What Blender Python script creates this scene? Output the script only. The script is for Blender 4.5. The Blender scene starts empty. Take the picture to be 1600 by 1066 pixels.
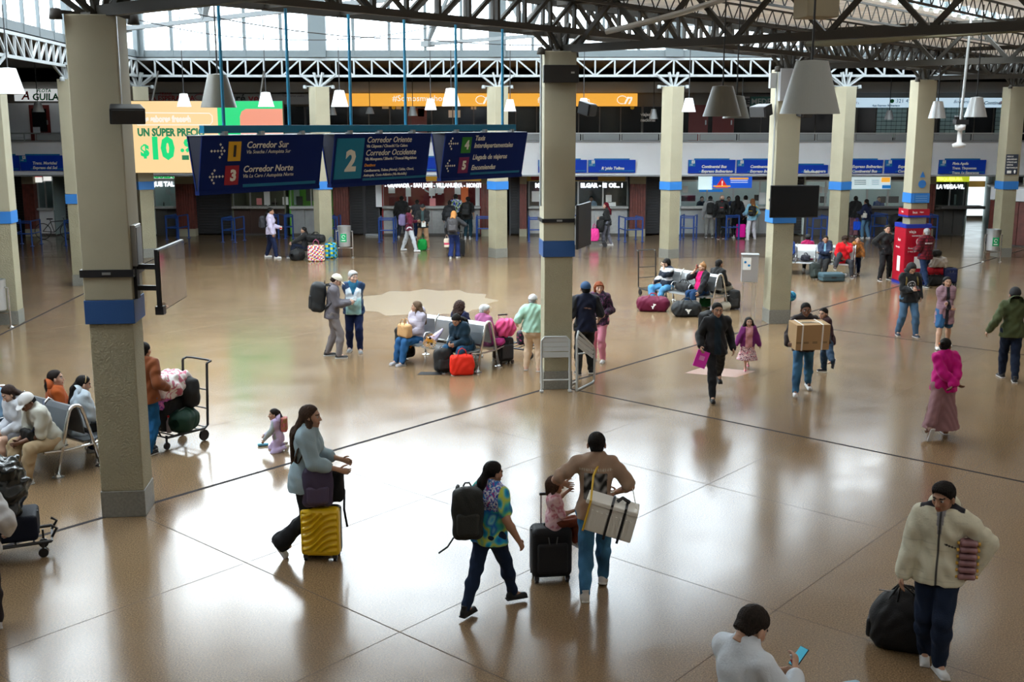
import bpy, math, random
import numpy as np
from math import sin, cos, pi, radians, atan, tan, sqrt
from mathutils import Vector, Matrix
rnd = random.Random(7)
sc = bpy.context.scene
COL = sc.collection
# ------------------------------------------------------------------ camera
FPX, CAMZ, PITCH = 1760.0, 4.9, atan((533 - 190) / 1760.0)
cd = bpy.data.cameras.new('camera'); cam = bpy.data.objects.new('camera', cd); COL.objects.link(cam)
cd.sensor_width = 36; cd.lens = FPX / 1600 * 36; cd.clip_end = 300; cd.clip_start = .05
cam.location = (0, 0, CAMZ); cam.rotation_euler = (pi / 2 - PITCH, 0, 0)
sc.camera = cam
# ------------------------------------------------------------------ world, light, exposure
w = bpy.data.worlds.new('overcast_sky'); sc.world = w; w.use_nodes = True
nt = w.node_tree; bg = nt.nodes['Background']
tc = nt.nodes.new('ShaderNodeTexCoord'); nz = nt.nodes.new('ShaderNodeTexNoise'); rp = nt.nodes.new('ShaderNodeValToRGB')
nz.inputs['Scale'].default_value = 2.2; nz.inputs['Detail'].default_value = 5
rp.color_ramp.elements[0].position = .35; rp.color_ramp.elements[0].color = (.74, .84, .93, 1)
rp.color_ramp.elements[1].position = .6; rp.color_ramp.elements[1].color = (1, 1, 1, 1)
nt.links.new(tc.outputs['Generated'], nz.inputs['Vector']); nt.links.new(nz.outputs['Fac'], rp.inputs['Fac'])
nt.links.new(rp.outputs['Color'], bg.inputs['Color'])
_vm = nt.nodes.new('ShaderNodeVectorMath'); _vm.operation = 'DOT_PRODUCT'; _vm.inputs[1].default_value = (-1, .1, 0)     # the clouds are a little brighter on the left
_mr = nt.nodes.new('ShaderNodeMapRange'); _mr.interpolation_type = 'SMOOTHSTEP'
for _i, _x in ((1, -.35), (2, .4), (3, 8.5), (4, 17.5)): _mr.inputs[_i].default_value = _x
nt.links.new(tc.outputs['Generated'], _vm.inputs[0]); nt.links.new(_vm.outputs['Value'], _mr.inputs[0]); nt.links.new(_mr.outputs[0], bg.inputs['Strength'])
vs = sc.view_settings
sc.display_settings.display_device = 'sRGB'
vs.view_transform = 'Standard'; vs.look = 'None'; vs.exposure = 0.0; vs.gamma = 1.0; vs.use_curve_mapping = False
sc.cycles.max_bounces = 7; sc.cycles.diffuse_bounces = 4; sc.cycles.glossy_bounces = 4
sc.cycles.transparent_max_bounces = 10; sc.cycles.transmission_bounces = 4
sc.cycles.use_denoising = True; sc.cycles.sample_clamp_indirect = 6
sc.cycles.caustics_reflective = False; sc.cycles.caustics_refractive = False

# ------------------------------------------------------------------ helpers
def _ray(u, v):
    x, y = (u - 800) / FPX, (533 - v) / FPX
    return Vector((x, cos(PITCH) + y * sin(PITCH), -sin(PITCH) + y * cos(PITCH)))
def G(u, v, z=0.0):                       # where the photo's pixel meets the level z
    d = _ray(u, v); t = (z - CAMZ) / d.z
    return Vector((d.x * t, d.y * t, z))
def W(u, v, Y):                           # ... meets the upright plane y = Y
    d = _ray(u, v); t = Y / d.y
    return Vector((d.x * t, Y, CAMZ + d.z * t))
_M = {}
def M(name, col, rough=.6, metal=0., bump=None, spec=.5, coat=0., var=None, emit=None, alpha=None):
    """procedural material; bump=(scale, strength); var=(scale, amount) colour variation"""
    if name in _M: return _M[name]
    m = bpy.data.materials.new(name); _M[name] = m; m.use_nodes = True
    t = m.node_tree; b = t.nodes['Principled BSDF']
    b.inputs['Base Color'].default_value = (*col, 1); b.inputs['Roughness'].default_value = rough
    b.inputs['Metallic'].default_value = metal; b.inputs['Specular IOR Level'].default_value = spec
    b.inputs['Coat Weight'].default_value = coat
    if emit:
        b.inputs['Emission Color'].default_value = (*(emit[0] if not isinstance(emit, (int, float)) else col), 1)
        b.inputs['Emission Strength'].default_value = emit[1] if not isinstance(emit, (int, float)) else emit
    if bump or var:
        c = t.nodes.new('ShaderNodeTexCoord')
    if bump:
        n = t.nodes.new('ShaderNodeTexNoise'); n.inputs['Scale'].default_value = bump[0]; n.inputs['Detail'].default_value = 3
        bp = t.nodes.new('ShaderNodeBump'); bp.inputs['Strength'].default_value = bump[1]; bp.inputs['Distance'].default_value = .02
        t.links.new(c.outputs['Object'], n.inputs['Vector']); t.links.new(n.outputs['Fac'], bp.inputs['Height'])
        t.links.new(bp.outputs['Normal'], b.inputs['Normal'])
    if var:
        n = t.nodes.new('ShaderNodeTexNoise'); n.inputs['Scale'].default_value = var[0]; n.inputs['Detail'].default_value = 4
        r = t.nodes.new('ShaderNodeValToRGB'); a = var[1]
        r.color_ramp.elements[0].position = .3; r.color_ramp.elements[1].position = .7
        r.color_ramp.elements[0].color = (*[x * (1 - a) for x in col], 1); r.color_ramp.elements[1].color = (*[min(1, x * (1 + a)) for x in col], 1)
        t.links.new(c.outputs['Object'], n.inputs['Vector']); t.links.new(n.outputs['Fac'], r.inputs['Fac'])
        t.links.new(r.outputs['Color'], b.inputs['Base Color'])
    return m
def Mcol(name, rough=.8, bump=(60, .25), metal=0., spec=.3, sheen=0.):
    """material that takes its print from the mesh's colour layer"""
    if name in _M: return _M[name]
    m = M(name, (.5, .5, .5), rough, metal, bump, spec); t = m.node_tree
    a = t.nodes.new('ShaderNodeAttribute'); a.attribute_name = 'Col'
    t.links.new(a.outputs['Color'], t.nodes['Principled BSDF'].inputs['Base Color'])
    t.nodes['Principled BSDF'].inputs['Sheen Weight'].default_value = sheen
    return m
def tag(o, label=None, cat=None, group=None, kind=None):
    if label: o['label'] = label
    if cat: o['category'] = cat
    if group: o['group'] = group
    if kind: o['kind'] = kind
    return o
def empty(name, loc=(0, 0, 0), rz=0., label=None, cat=None, group=None, kind=None):
    o = bpy.data.objects.new(name, None); COL.objects.link(o); o.location = loc; o.rotation_euler = (0, 0, rz)
    o.empty_display_size = .1
    return tag(o, label, cat, group, kind)
def link(name, me, parent=None, loc=None, rot=None):
    o = bpy.data.objects.new(name, me); COL.objects.link(o)
    if parent is not None: o.parent = parent
    if loc is not None: o.location = loc
    if rot is not None: o.rotation_euler = rot
    return o
def copy_tree(o, parent=None):
    c = o.copy(); COL.objects.link(c)
    if parent is not None: c.parent = parent
    for ch in list(o.children): copy_tree(ch, c)
    return c
class MB:
    def __init__(s): s.v = []; s.f = []; s.smooth = False
    def box(s, c, d, rz=0., rx=0., ry=0.):
        R = Matrix.Rotation(rz, 3, 'Z') @ Matrix.Rotation(ry, 3, 'Y') @ Matrix.Rotation(rx, 3, 'X')
        n = len(s.v); c = Vector(c)
        for x in (-.5, .5):
            for y in (-.5, .5):
                for z in (-.5, .5): s.v.append(c + R @ Vector((x * d[0], y * d[1], z * d[2])))
        s.f += [tuple(n + i for i in q) for q in ((0, 1, 3, 2), (4, 6, 7, 5), (0, 4, 5, 1), (2, 3, 7, 6), (0, 2, 6, 4), (1, 5, 7, 3))]
        return s
    def bar(s, a, b, w, h=None, up=(0, 0, 1)):
        a = Vector(a); b = Vector(b); h = h or w; d = (b - a).normalized(); up = Vector(up)
        if abs(d.dot(up)) > .99: up = Vector((1, 0, 0))
        x = d.cross(up).normalized(); y = x.cross(d); n = len(s.v)
        for p in (a, b):
            for i, j in ((-1, -1), (1, -1), (1, 1), (-1, 1)): s.v.append(p + x * (i * w / 2) + y * (j * h / 2))
        s.f += [tuple(n + i for i in q) for q in ((0, 3, 2, 1), (4, 5, 6, 7), (0, 1, 5, 4), (1, 2, 6, 5), (2, 3, 7, 6), (3, 0, 4, 7))]
        return s
    def tube(s, pts, r, n=8, closed=False):
        pts = [Vector(p) for p in pts]; m = len(pts); rs = r if isinstance(r, (list, tuple)) else [r] * m
        o = len(s.v); prev = None
        for i, p in enumerate(pts):
            if closed: d = pts[(i + 1) % m] - pts[i - 1]
            else: d = pts[min(i + 1, m - 1)] - pts[max(i - 1, 0)]
            if d.length < 1e-9: d = Vector((0, 0, 1))
            d.normalize()
            if prev is None:
                x = d.cross(Vector((0, 0, 1)))
                if x.length < .05: x = d.cross(Vector((1, 0, 0)))
            else: x = prev - d * prev.dot(d)
            x.normalize(); prev = x; y = d.cross(x)
            for k in range(n):
                a = 2 * pi * k / n; s.v.append(p + (x * cos(a) + y * sin(a)) * rs[i])
        for i in range(m if closed else m - 1):
            for k in range(n):
                a = o + i * n; b = o + ((i + 1) % m) * n
                s.f.append((a + k, a + (k + 1) % n, b + (k + 1) % n, b + k))
        if not closed:
            s.f.append(tuple(o + k for k in reversed(range(n)))); s.f.append(tuple(o + (m - 1) * n + k for k in range(n)))
        return s
    def lathe(s, prof, n=20, c=(0, 0, 0)):
        o = len(s.v); c = Vector(c)
        for r, z in prof:
            for k in range(n):
                a = 2 * pi * k / n; s.v.append(c + Vector((max(r, 1e-4) * cos(a), max(r, 1e-4) * sin(a), z)))
        for i in range(len(prof) - 1):
            for k in range(n):
                a = o + i * n; b = a + n; s.f.append((a + k, a + (k + 1) % n, b + (k + 1) % n, b + k))
        s.f.append(tuple(o + k for k in reversed(range(n)))); s.f.append(tuple(o + (len(prof) - 1) * n + k for k in range(n)))
        return s
    def prism(s, poly, z0, z1):
        n = len(poly); o = len(s.v)
        for z in (z0, z1):
            for p in poly: s.v.append(Vector((p[0], p[1], z)))
        s.f.append(tuple(o + k for k in reversed(range(n)))); s.f.append(tuple(o + n + k for k in range(n)))
        for k in range(n): s.f.append((o + k, o + (k + 1) % n, o + n + (k + 1) % n, o + n + k))
        return s
    def extr(s, poly, d):      # poly of 3d points extruded by vector d
        n = len(poly); o = len(s.v); d = Vector(d)
        s.v += [Vector(p) for p in poly] + [Vector(p) + d for p in poly]
        s.f.append(tuple(o + k for k in reversed(range(n)))); s.f.append(tuple(o + n + k for k in range(n)))
        for k in range(n): s.f.append((o + k, o + (k + 1) % n, o + n + (k + 1) % n, o + n + k))
        return s
    def mesh(s, name, mat, smooth=False):
        me = bpy.data.meshes.new(name); me.from_pydata([tuple(v) for v in s.v], [], s.f)
        if mat: me.materials.append(mat)
        if smooth or s.smooth: me.polygons.foreach_set('use_smooth', [True] * len(me.polygons))
        me.update(); return me
    def build(s, name, mat, parent=None, loc=None, rot=None, smooth=False, bevel=0.):
        o = link(name, s.mesh(name, mat, smooth), parent, loc, rot)
        if bevel:
            b = o.modifiers.new('bevel', 'BEVEL'); b.width = bevel; b.segments = 2; b.limit_method = 'ANGLE'
        if smooth:
            pass
        return o
def B(c, d, **k): return MB().box(c, d, **k)
def text(s, size, mat, parent, loc, rot=(pi / 2, 0, 0), align='LEFT', bold=0., shear=0., ext=.002, name='lettering', xs=1.):
    cu = bpy.data.curves.new(name, 'FONT'); cu.body = s; cu.size = size; cu.extrude = ext; cu.offset = bold
    cu.align_x = align; cu.align_y = 'CENTER'; cu.shear = shear; cu.resolution_u = 2; cu.materials.append(mat)
    t_ = bpy.data.objects.new(name, cu); me = bpy.data.meshes.new_from_object(t_); bpy.data.objects.remove(t_); bpy.data.curves.remove(cu)
    me.name = name
    o = bpy.data.objects.new(name, me); COL.objects.link(o); o.parent = parent; o.location = loc; o.rotation_euler = rot
    o.scale = (xs, 1, 1)
    return o
# ------------------------------------------------------------------ materials of the hall
beige = M('beige_paint', (.36, .33, .235), .75, bump=(14, .12), var=(1.2, .06))
rough_beige = M('rough_plaster', (.32, .29, .195), .9, bump=(38, .9), var=(2, .07))
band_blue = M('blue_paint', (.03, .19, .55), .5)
band_blue_dark = M('blue_paint_dark', (.02, .08, .25), .5)  # darker blue for the bands of the two nearest columns
plinth_g = M('plinth_terrazzo', (.2, .195, .17), .5, var=(30, .15))
white_steel = M('white_steel', (.33, .36, .37), .5)
dark_steel = M('dark_brown_steel', (.032, .028, .021), .6)
galv = M('galvanised', (.5, .52, .52), .35, metal=.8)
chrome = M('brushed_steel', (.72, .72, .72), .25, metal=1.)
black_p = M('black_plastic', (.012, .012, .014), .45)
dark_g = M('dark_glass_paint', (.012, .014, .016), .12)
white_w = M('white_wall', (.84, .85, .87), .7, var=(.6, .04))
grey_w = M('grey_wall', (.26, .26, .26), .7)
soffit_m = M('soffit_board', (.33, .32, .3), .8)
redwood = M('red_wood', (.14, .035, .025), .5, var=(6, .25))
sign_blue = M('sign_blue', (.006, .05, .48), .5, spec=.2)
sign_blue_shaded = M('sign_blue_shaded', (.003, .017, .13), .6, spec=.15)  # sign blue with the shade on the hanging boards put into the colour
sign_cyan = M('sign_cyan', (.0, .17, .42), .35)
white_let = M('white_letters', (.82, .82, .78), .5)
rail_blue = M('rail_blue', (.01, .055, .26), .45)
gl = bpy.data.materials.new('clear_glass'); gl.use_nodes = True; _t = gl.node_tree; _t.nodes.clear()
_o = _t.nodes.new('ShaderNodeOutputMaterial'); _a = _t.nodes.new('ShaderNodeBsdfTransparent'); _b = _t.nodes.new('ShaderNodeBsdfGlossy'); _m = _t.nodes.new('ShaderNodeMixShader')
_a.inputs['Color'].default_value = (.93, .97, .98, 1); _b.inputs['Roughness'].default_value = .05; _m.inputs['Fac'].default_value = .07
_t.links.new(_a.outputs[0], _m.inputs[1]); _t.links.new(_b.outputs[0], _m.inputs[2]); _t.links.new(_m.outputs[0], _o.inputs[0])
glass = gl
# terrazzo floor
fm = M('terrazzo_floor', (.30, .2, .11), .16, spec=.5); _t = fm.node_tree; _p = _t.nodes['Principled BSDF']
_c = _t.nodes.new('ShaderNodeTexCoord')
def _tex(kind, scale, det=3):
    n = _t.nodes.new(kind); n.inputs['Scale'].default_value = scale
    if 'Detail' in n.inputs: n.inputs['Detail'].default_value = det
    _t.links.new(_c.outputs['Object'], n.inputs['Vector']); return n
def _ramp(src, stops):
    r = _t.nodes.new('ShaderNodeValToRGB'); cr = r.color_ramp
    while len(cr.elements) < len(stops): cr.elements.new(.5)
    for e, (p, c) in zip(cr.elements, stops): e.position = p; e.color = (*c, 1)
    _t.links.new(src, r.inputs['Fac']); return r
_n1 = _tex('ShaderNodeTexNoise', .35, 5); _n2 = _tex('ShaderNodeTexNoise', 62, 8); _n2.inputs['Roughness'].default_value = .75; _v = _tex('ShaderNodeTexVoronoi', 70)
_r1 = _ramp(_n1.outputs['Fac'], [(.3, (.185, .122, .068)), (.7, (.23, .155, .088))])
_r2 = _ramp(_n2.outputs['Fac'], [(.36, (.22, .2, .18)), (.5, (.9, .9, .9)), (.63, (1.9, 1.75, 1.5))])
_mx = _t.nodes.new('ShaderNodeMix'); _mx.data_type = 'RGBA'; _mx.blend_type = 'MULTIPLY'; _mx.inputs['Factor'].default_value = .8
_t.links.new(_r1.outputs['Color'], _mx.inputs['A']); _t.links.new(_r2.outputs['Color'], _mx.inputs['B'])
_t.links.new(_mx.outputs['Result'], _p.inputs['Base Color'])
_n3 = _tex('ShaderNodeTexNoise', 1.1, 6); _r3 = _ramp(_n3.outputs['Fac'], [(.3, (.14,) * 3), (.7, (.21,) * 3)])
_t.links.new(_r3.outputs['Color'], _p.inputs['Roughness'])
_bp = _t.nodes.new('ShaderNodeBump'); _bp.inputs['Strength'].default_value = .12; _bp.inputs['Distance'].default_value = .004
_n4 = _tex('ShaderNodeTexNoise', 9, 3); _t.links.new(_n4.outputs['Fac'], _bp.inputs['Height']); _t.links.new(_bp.outputs['Normal'], _p.inputs['Normal'])
_p.inputs['IOR'].default_value = 1.5
joint_m = M('joint_strip', (.05, .045, .045), .8, spec=.0)
fine_j = M('fine_joint', (.11, .08, .055), .8, spec=.1)

# ------------------------------------------------------------------ hall plan: a triangle of columns
CA, CE, CL = Vector((-4.92, 13.79, 0)), Vector((18.06, 41.47, 0)), Vector((-13.38, 41.3, 0))
STEP = (CE - CA) / 4; DT = STEP.normalized(); DN = Vector((DT.y, -DT.x, 0))     # along the diagonal row; towards the camera
CX = CA - STEP                                                                    # hidden corner lower left
diag = [CX + STEP * i for i in range(6)]                                          # X A B C D E
back = [CL, Vector((-6.93, 41.4, 0)), Vector((-.52, 41.3, 0)), Vector((5.74, 41.1, 0)), Vector((11.88, 41.1, 0)), CE]
left = [CL, Vector((-13.1, 34.15, 0)), Vector((-12.4, 27.46, 0)), Vector((-11.9, 20.6, 0)), Vector((-11.3, 13.8, 0)), CX]

def kstruct(name, mb, mat, parent=None, **k):
    o = mb.build(name, mat, parent, **k)
    if parent is None: o['kind'] = 'structure'
    return o
X0, X1, Y0, Y1 = -31., 33., -9., 60.
floor = kstruct('floor', B(((X0 + X1) / 2, (Y0 + Y1) / 2, -.1), (X1 - X0, Y1 - Y0, .2)), fm)
def strip(name, a, b, w, mat, z=.0008):
    a = Vector(a); b = Vector(b); d = (b - a).normalized(); n = Vector((d.y, -d.x, 0)) * w / 2
    mb = MB(); mb.prism([(a + n)[:2], (a - n)[:2], (b - n)[:2], (b + n)[:2]][::-1], -.002, z)
    return mb.build(name, mat, floor)
strip('divider_strip', diag[0] - DT * 3, diag[5] + DT * 4, .07, joint_m)
strip('divider_strip', (-20, 41.25, 0), (26, 41.25, 0), .06, joint_m)
strip('divider_strip', left[0] + Vector((0, 5, 0)), left[5], .07, joint_m)
_pd = Vector((.735, -.678, 0))
for i, s, wj in ((1, 12, .014), (2, 14, .055), (3, 13, .055), (4, 10, .02), (5, 8, .02)): strip('divider_strip' if wj > .03 else 'slab_joint', diag[i] + _pd * .3, diag[i] + _pd * s, wj, joint_m if wj > .03 else fine_j)
for k in range(1, 16):      # fine slab joints, parallel to the two directions
    if k % 3 == 0: continue
    o_ = diag[0] + DT * (k * 8.956 / 3)
    strip('slab_joint', o_, o_ + _pd * 13, .009, fine_j, .0006)
for k in range(1, 6):
    o_ = diag[0] + _pd * (k * 2.6)
    strip('slab_joint', o_ - DT * 2, o_ + DT * 34, .009, fine_j, .0006)
for k in range(1, 9):
    o_ = diag[0] + DT * 3 - _pd * (k * 2.6)
    strip('slab_joint', o_, o_ + DT * (26 - k * 2.6), .008, fine_j, .0006)
# pale star and triangle set into the floor
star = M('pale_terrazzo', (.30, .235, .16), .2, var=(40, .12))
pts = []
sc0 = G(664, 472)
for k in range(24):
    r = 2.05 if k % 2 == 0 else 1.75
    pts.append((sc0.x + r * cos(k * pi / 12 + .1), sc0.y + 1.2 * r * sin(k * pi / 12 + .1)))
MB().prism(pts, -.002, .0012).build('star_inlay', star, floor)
p = [G(1070, 583), G(1100, 573), G(1180, 580), G(1150, 590)]
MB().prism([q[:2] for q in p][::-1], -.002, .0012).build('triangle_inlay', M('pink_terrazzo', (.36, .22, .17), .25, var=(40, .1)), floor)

# ------------------------------------------------------------------ outer walls and roofs
dark_w = M('dark_wall', (.09, .085, .08), .7)
kstruct('wall_right', B((X1 + .1, (Y0 + Y1) / 2, 4), (.2, Y1 - Y0, 8)), dark_w)
kstruct('wall_left', B((X0 - .1, (Y0 + Y1) / 2, 4), (.2, Y1 - Y0, 8)), dark_w)
kstruct('wall_front', B(((X0 + X1) / 2, Y0 - .1, 4), (X1 - X0, .2, 8)), dark_w)
kstruct('wall_back', B(((X0 + X1) / 2, Y1 + .1, 4), (X1 - X0, .2, 8)), dark_w)
roof_c = M('cream_roof_sheet', (.84, .77, .66), .7)
roof_d = M('dark_roof_board', (.12, .105, .085), .8)
ZR = 7.08
_t = roof_c.node_tree; _p0 = _t.nodes['Principled BSDF']; _tr = _t.nodes.new('ShaderNodeBsdfTranslucent'); _tr.inputs['Color'].default_value = (.92, .89, .84, 1); _mm = _t.nodes.new('ShaderNodeMixShader'); _mm.inputs['Fac'].default_value = .042      # thin plastic sheets let a little daylight through
_t.links.new(_p0.outputs[0], _mm.inputs[1]); _t.links.new(_tr.outputs[0], _mm.inputs[2]); _t.links.new(_mm.outputs[0], _t.nodes['Material Output'].inputs['Surface'])
# near roof: a polygon right of the diagonal made of strips parallel to it, with ribbed sheets and two rooflight strips
def strip_poly(a, b, s0, s1):      # strip parallel to DT between offsets a, b along DN, from s0 to s1 along DT
    o = diag[0]
    return [o + DN * a + DT * s0, o + DN * b + DT * s0, o + DN * b + DT * s1, o + DN * a + DT * s1]
ceil_near = empty('ceiling', (0, 0, 0)); ceil_near['kind'] = 'structure'
offs = [0.25, 4.0, 4.9, 8.8, 10.2, 13.6, 15.0, 24, 33]
glz = {1: [(19, 30)]}
sky_m = M('rooflight_sheet', (.8, .84, .86), .5)
for i in range(len(offs) - 1):
    a, b = offs[i], offs[i + 1]
    zr = ZR
    if i in glz:
        cuts = [-25] + [x_ for g2 in glz[i] for x_ in g2] + [58]
        for k in range(len(cuts) - 1):
            q = strip_poly(a, b, cuts[k], cuts[k + 1]); mb = MB(); mb.prism([x[:2] for x in q], zr + .02, zr + (.035 if k % 2 else .1)); mb.build('rooflight_pane' if k % 2 else 'roof_board', glass if k % 2 else roof_c, ceil_near)
        continue
    # ribbed sheet: zigzag across DT
    mb = MB(); n = 150; s0, s1 = -25, 58
    for k in range(n):
        sA = s0 + (s1 - s0) * k / n; sB = s0 + (s1 - s0) * (k + 1) / n
        o = len(mb.v)
        for s_, dz in ((sA, 0), (sA + (sB - sA) * .35, 0), (sA + (sB - sA) * .5, .07), (sA + (sB - sA) * .85, .07), (sB, 0)):
            for off in (a, b): mb.v.append(diag[0] + DN * off + DT * s_ + Vector((0, 0, zr + dz)))
        for j in range(4): mb.f.append((o + 2 * j, o + 2 * j + 1, o + 2 * j + 3, o + 2 * j + 2))
    mb.build('roof_sheet', roof_c, ceil_near)
    for k in range(34):
        s_ = s0 + (s1 - s0) * k / 34; MB().bar(diag[0] + DN * a + DT * s_ + Vector((0, 0, zr + .1)), diag[0] + DN * b + DT * s_ + Vector((0, 0, zr + .1)), .08, .05).build('purlin', roof_d, ceil_near)
# roof behind the back row and left of the left row
kstruct('ceiling_back', MB().prism([(X0, 41.6), (X1, 41.6), (X1, Y1), (X0, Y1)], 7.2, 7.4), roof_d)
kstruct('ceiling_left', MB().prism([(X0, -9), (-12, -9), (CX.x - .3, CX.y), (-11.6, 13.8), (-12.2, 20.6), (-12.7, 27.46), (-13.4, 34.15), (CL.x - .3, 41.6), (X0, 41.6)], 7.2, 7.4), roof_d)
kstruct('ceiling_right', MB().prism([(CE.x + .3, 41.6), (X1, 41.6), (X1, 52), (CE.x + .3, 52)], 7.42, 7.5), roof_d)
# lantern over the triangle: glazed walls and a pale roof with an added skylight
ZC0, ZC1 = 7.15, 15.0
lan = M('lantern_roof', (.42, .44, .44), .8)
cx_ = (CX + CE + CL) / 3
def grow(p, d): v = (p - cx_); return p + v.normalized() * d
_tri = [grow(CX, .8), grow(CE, .8), grow(CL, .8)]; _cc = Vector((-1.2, 29.0, 0)); _in = [_cc + (p_ - _cc) * .50 for p_ in _tri]  # unseen skylight opening, added to bring top light onto the hall floor
lanr = empty('ceiling_lantern', (0, 0, 0), kind='structure')
for i in range(3):
    j = (i + 1) % 3; MB().prism([q[:2] for q in (_tri[i], _tri[j], _in[j], _in[i])], ZC1, ZC1 + .25).build('roof_board', lan, lanr)
for i in range(3):
    j = (i + 1) % 3; MB().bar(_in[i] + Vector((0, 0, ZC1 + .1)), _in[j] + Vector((0, 0, ZC1 + .1)), .2, .3).build('added_skylight_kerb', white_steel, lanr)
for k in range(9):
    a0 = _in[0].lerp(_in[1], k / 9); a1 = _in[0].lerp(_in[1], (k + 1) / 9); b0 = _in[0].lerp(_in[2], k / 9); b1 = _in[0].lerp(_in[2], (k + 1) / 9)
    MB().prism([q[:2] for q in (a0, a1, b1, b0)], ZC1 + .2, ZC1 + .215).build('added_skylight_pane', glass, lanr); MB().bar(a1 + Vector((0, 0, ZC1 + .15)), b1 + Vector((0, 0, ZC1 + .15)), .08, .12).build('added_skylight_bar', white_steel, lanr)
pane_m = bpy.data.materials.new('milky_panes'); pane_m.use_nodes = True; _t = pane_m.node_tree; _t.nodes.clear()
_o = _t.nodes.new('ShaderNodeOutputMaterial'); _a = _t.nodes.new('ShaderNodeBsdfTransparent'); _b = _t.nodes.new('ShaderNodeBsdfTranslucent'); _m = _t.nodes.new('ShaderNodeMixShader')
_a.inputs['Color'].default_value = (.92, .96, .98, 1); _b.inputs['Color'].default_value = (.85, .88, .9, 1); _m.inputs['Fac'].default_value = .22
_t.links.new(_a.outputs[0], _m.inputs[1]); _t.links.new(_b.outputs[0], _m.inputs[2]); _t.links.new(_m.outputs[0], _o.inputs[0])
lantern_m = M('lantern_frame', (.13, .155, .165), .6, spec=.2)
lan_steel = M('lantern_steel', (.15, .165, .17), .55, spec=.2)
def glazing(cols, wname, npan):
    root = empty(wname, (0, 0, 0), kind='structure')
    for i in range(len(cols) - 1):
        a, b = cols[i].copy(), cols[i + 1].copy(); d = (b - a); L = d.length; d.normalize()
        rz = math.atan2(d.y, d.x)
        # sill, head, mid rail
        for z, h in ((ZC0 + .12, .24), (ZC1 - .1, .2), (ZC0 + 2.35, .09)):
            MB().bar(a + Vector((0, 0, z)), b + Vector((0, 0, z)), .14, h).build('rail', lantern_m, root)
        MB().box((a.x, a.y, (ZC0 + ZC1) / 2), (.62, .3, ZC1 - ZC0), rz=rz).build('pilaster', lantern_m, root)
        for k in range(npan):
            p0 = a + d * (L * k / npan); p1 = a + d * (L * (k + 1) / npan)
            if k: MB().box((p0.x, p0.y, (ZC0 + ZC1) / 2), (.1, .16, ZC1 - ZC0), rz=rz).build('mullion', lantern_m, root)
            for z0, z1 in ((ZC0 + .24, ZC0 + 2.3), (ZC0 + 2.4, ZC1 - .2)):
                mb = MB(); mb.bar((p0 + p1) / 2 + Vector((0, 0, z0)), (p0 + p1) / 2 + Vector((0, 0, z1)), L / npan - .1, .012, up=(d.y, -d.x, 0))
                mb.build('pane', pane_m, root)
    return root
glazing(back, 'window_1', 5)
glazing(left, 'window_2', 5)
glazing(diag, 'window_3', 6)
# upstand between truss top and near roof
kstruct('trim_1', MB().bar(diag[0] + Vector((0, 0, 7.2)), diag[5] + Vector((0, 0, 7.2)), .12, .2), dark_steel)

# ------------------------------------------------------------------ columns
ordn = ['first', 'second', 'third', 'fourth', 'fifth', 'sixth']
def column(p, rz, label, s=.52, ztop=6.12, dark=False, group=None):
    r = empty('column', p, rz, label, 'column', group)
    B((0, 0, .17), (s + .02, s + .02, .34)).build('plinth', plinth_g, r, bevel=.006)
    B((0, 0, 1.41), (s, s, 2.14)).build('lower_shaft', rough_beige, r, bevel=.012)
    B((0, 0, 2.625), (s + .07, s + .07, .29)).build('painted_band', band_blue_dark if dark else band_blue, r, bevel=.004)
    B((0, 0, (2.77 + ztop) / 2), (s + .055, s + .055, ztop - 2.77)).build('upper_shaft', beige, r, bevel=.012)
    return r
names_d = ['X', 'square column holding the screen on an arm, largest at left', 'square column with the grey folding panels leaning at its foot',
           'square column carrying a black television on its near face', 'square column wrapped in the red advertising kiosk', 'square column by the wood curved counter with a pictogram plate']
dcol = {}
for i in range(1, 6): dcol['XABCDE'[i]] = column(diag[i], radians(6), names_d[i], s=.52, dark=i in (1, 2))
names_b = ['square column at the back left, half behind the bright advertising screen', 'back row column beside the pile of checked bags',
           'back row column right of the counter with the destinations board', 'back row column behind the luggage trolley and steel bench', 'back row column behind the occupied bench with the red jacket']
for i in range(5): column(back[i], radians(34), names_b[i], s=.5)
for i, l in ((1, 'slim square column half hidden left of the big near column'), (2, 'square column with a blue band cut by the left picture edge')):
    column(left[i], radians(8), l, s=.5)

# ------------------------------------------------------------------ trusses
def webset(L, panel, h):
    """list of (kind, x) web pieces for a lattice"""
    n = max(2, int(round(L / panel))); return n, L / n
def truss(a, b, z0, z1, panel, mat, label, cw=.09, ww=.05, double=0., group=None, alt=True):
    a = Vector(a); b = Vector(b); d = b - a; L = d.length; rz = math.atan2(d.y, d.x)
    r = empty('roof_truss', (a.x, a.y, z0), rz, label, 'truss', group)
    h = z1 - z0; n, st = webset(L, panel, h)
    rows = (0,) if not double else (-double / 2, double / 2)
    for y in rows:
        for z in (0, h): MB().bar((0, y, z), (L, y, z), cw, cw).build('chord', mat, r)
    k1 = MB().bar((0, 0, 0), (0, 0, h), ww, ww).mesh('web_post', mat)
    k2 = MB().bar((0, 0, h), (st, 0, 0), ww, ww).mesh('web_brace', mat)
    k3 = MB().bar((0, 0, 0), (st, 0, h), ww, ww).mesh('web_brace', mat)
    for y in rows:
        for i in range(n + 1):
            link('web_post', k1, r, (i * st, y, 0))
            if i < n:
                up = (i % 2 == 0) if not alt else (i < n / 2)
                link('web_brace', k2 if up else k3, r, (i * st, y, 0))
    if double:
        k4 = MB().bar((0, -double / 2, 0), (0, double / 2, 0), ww, ww).mesh('cross_tie', mat)
        for i in range(0, n + 1, 2): link('cross_tie', k4, r, (i * st, 0, 0))
    return r
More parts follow.
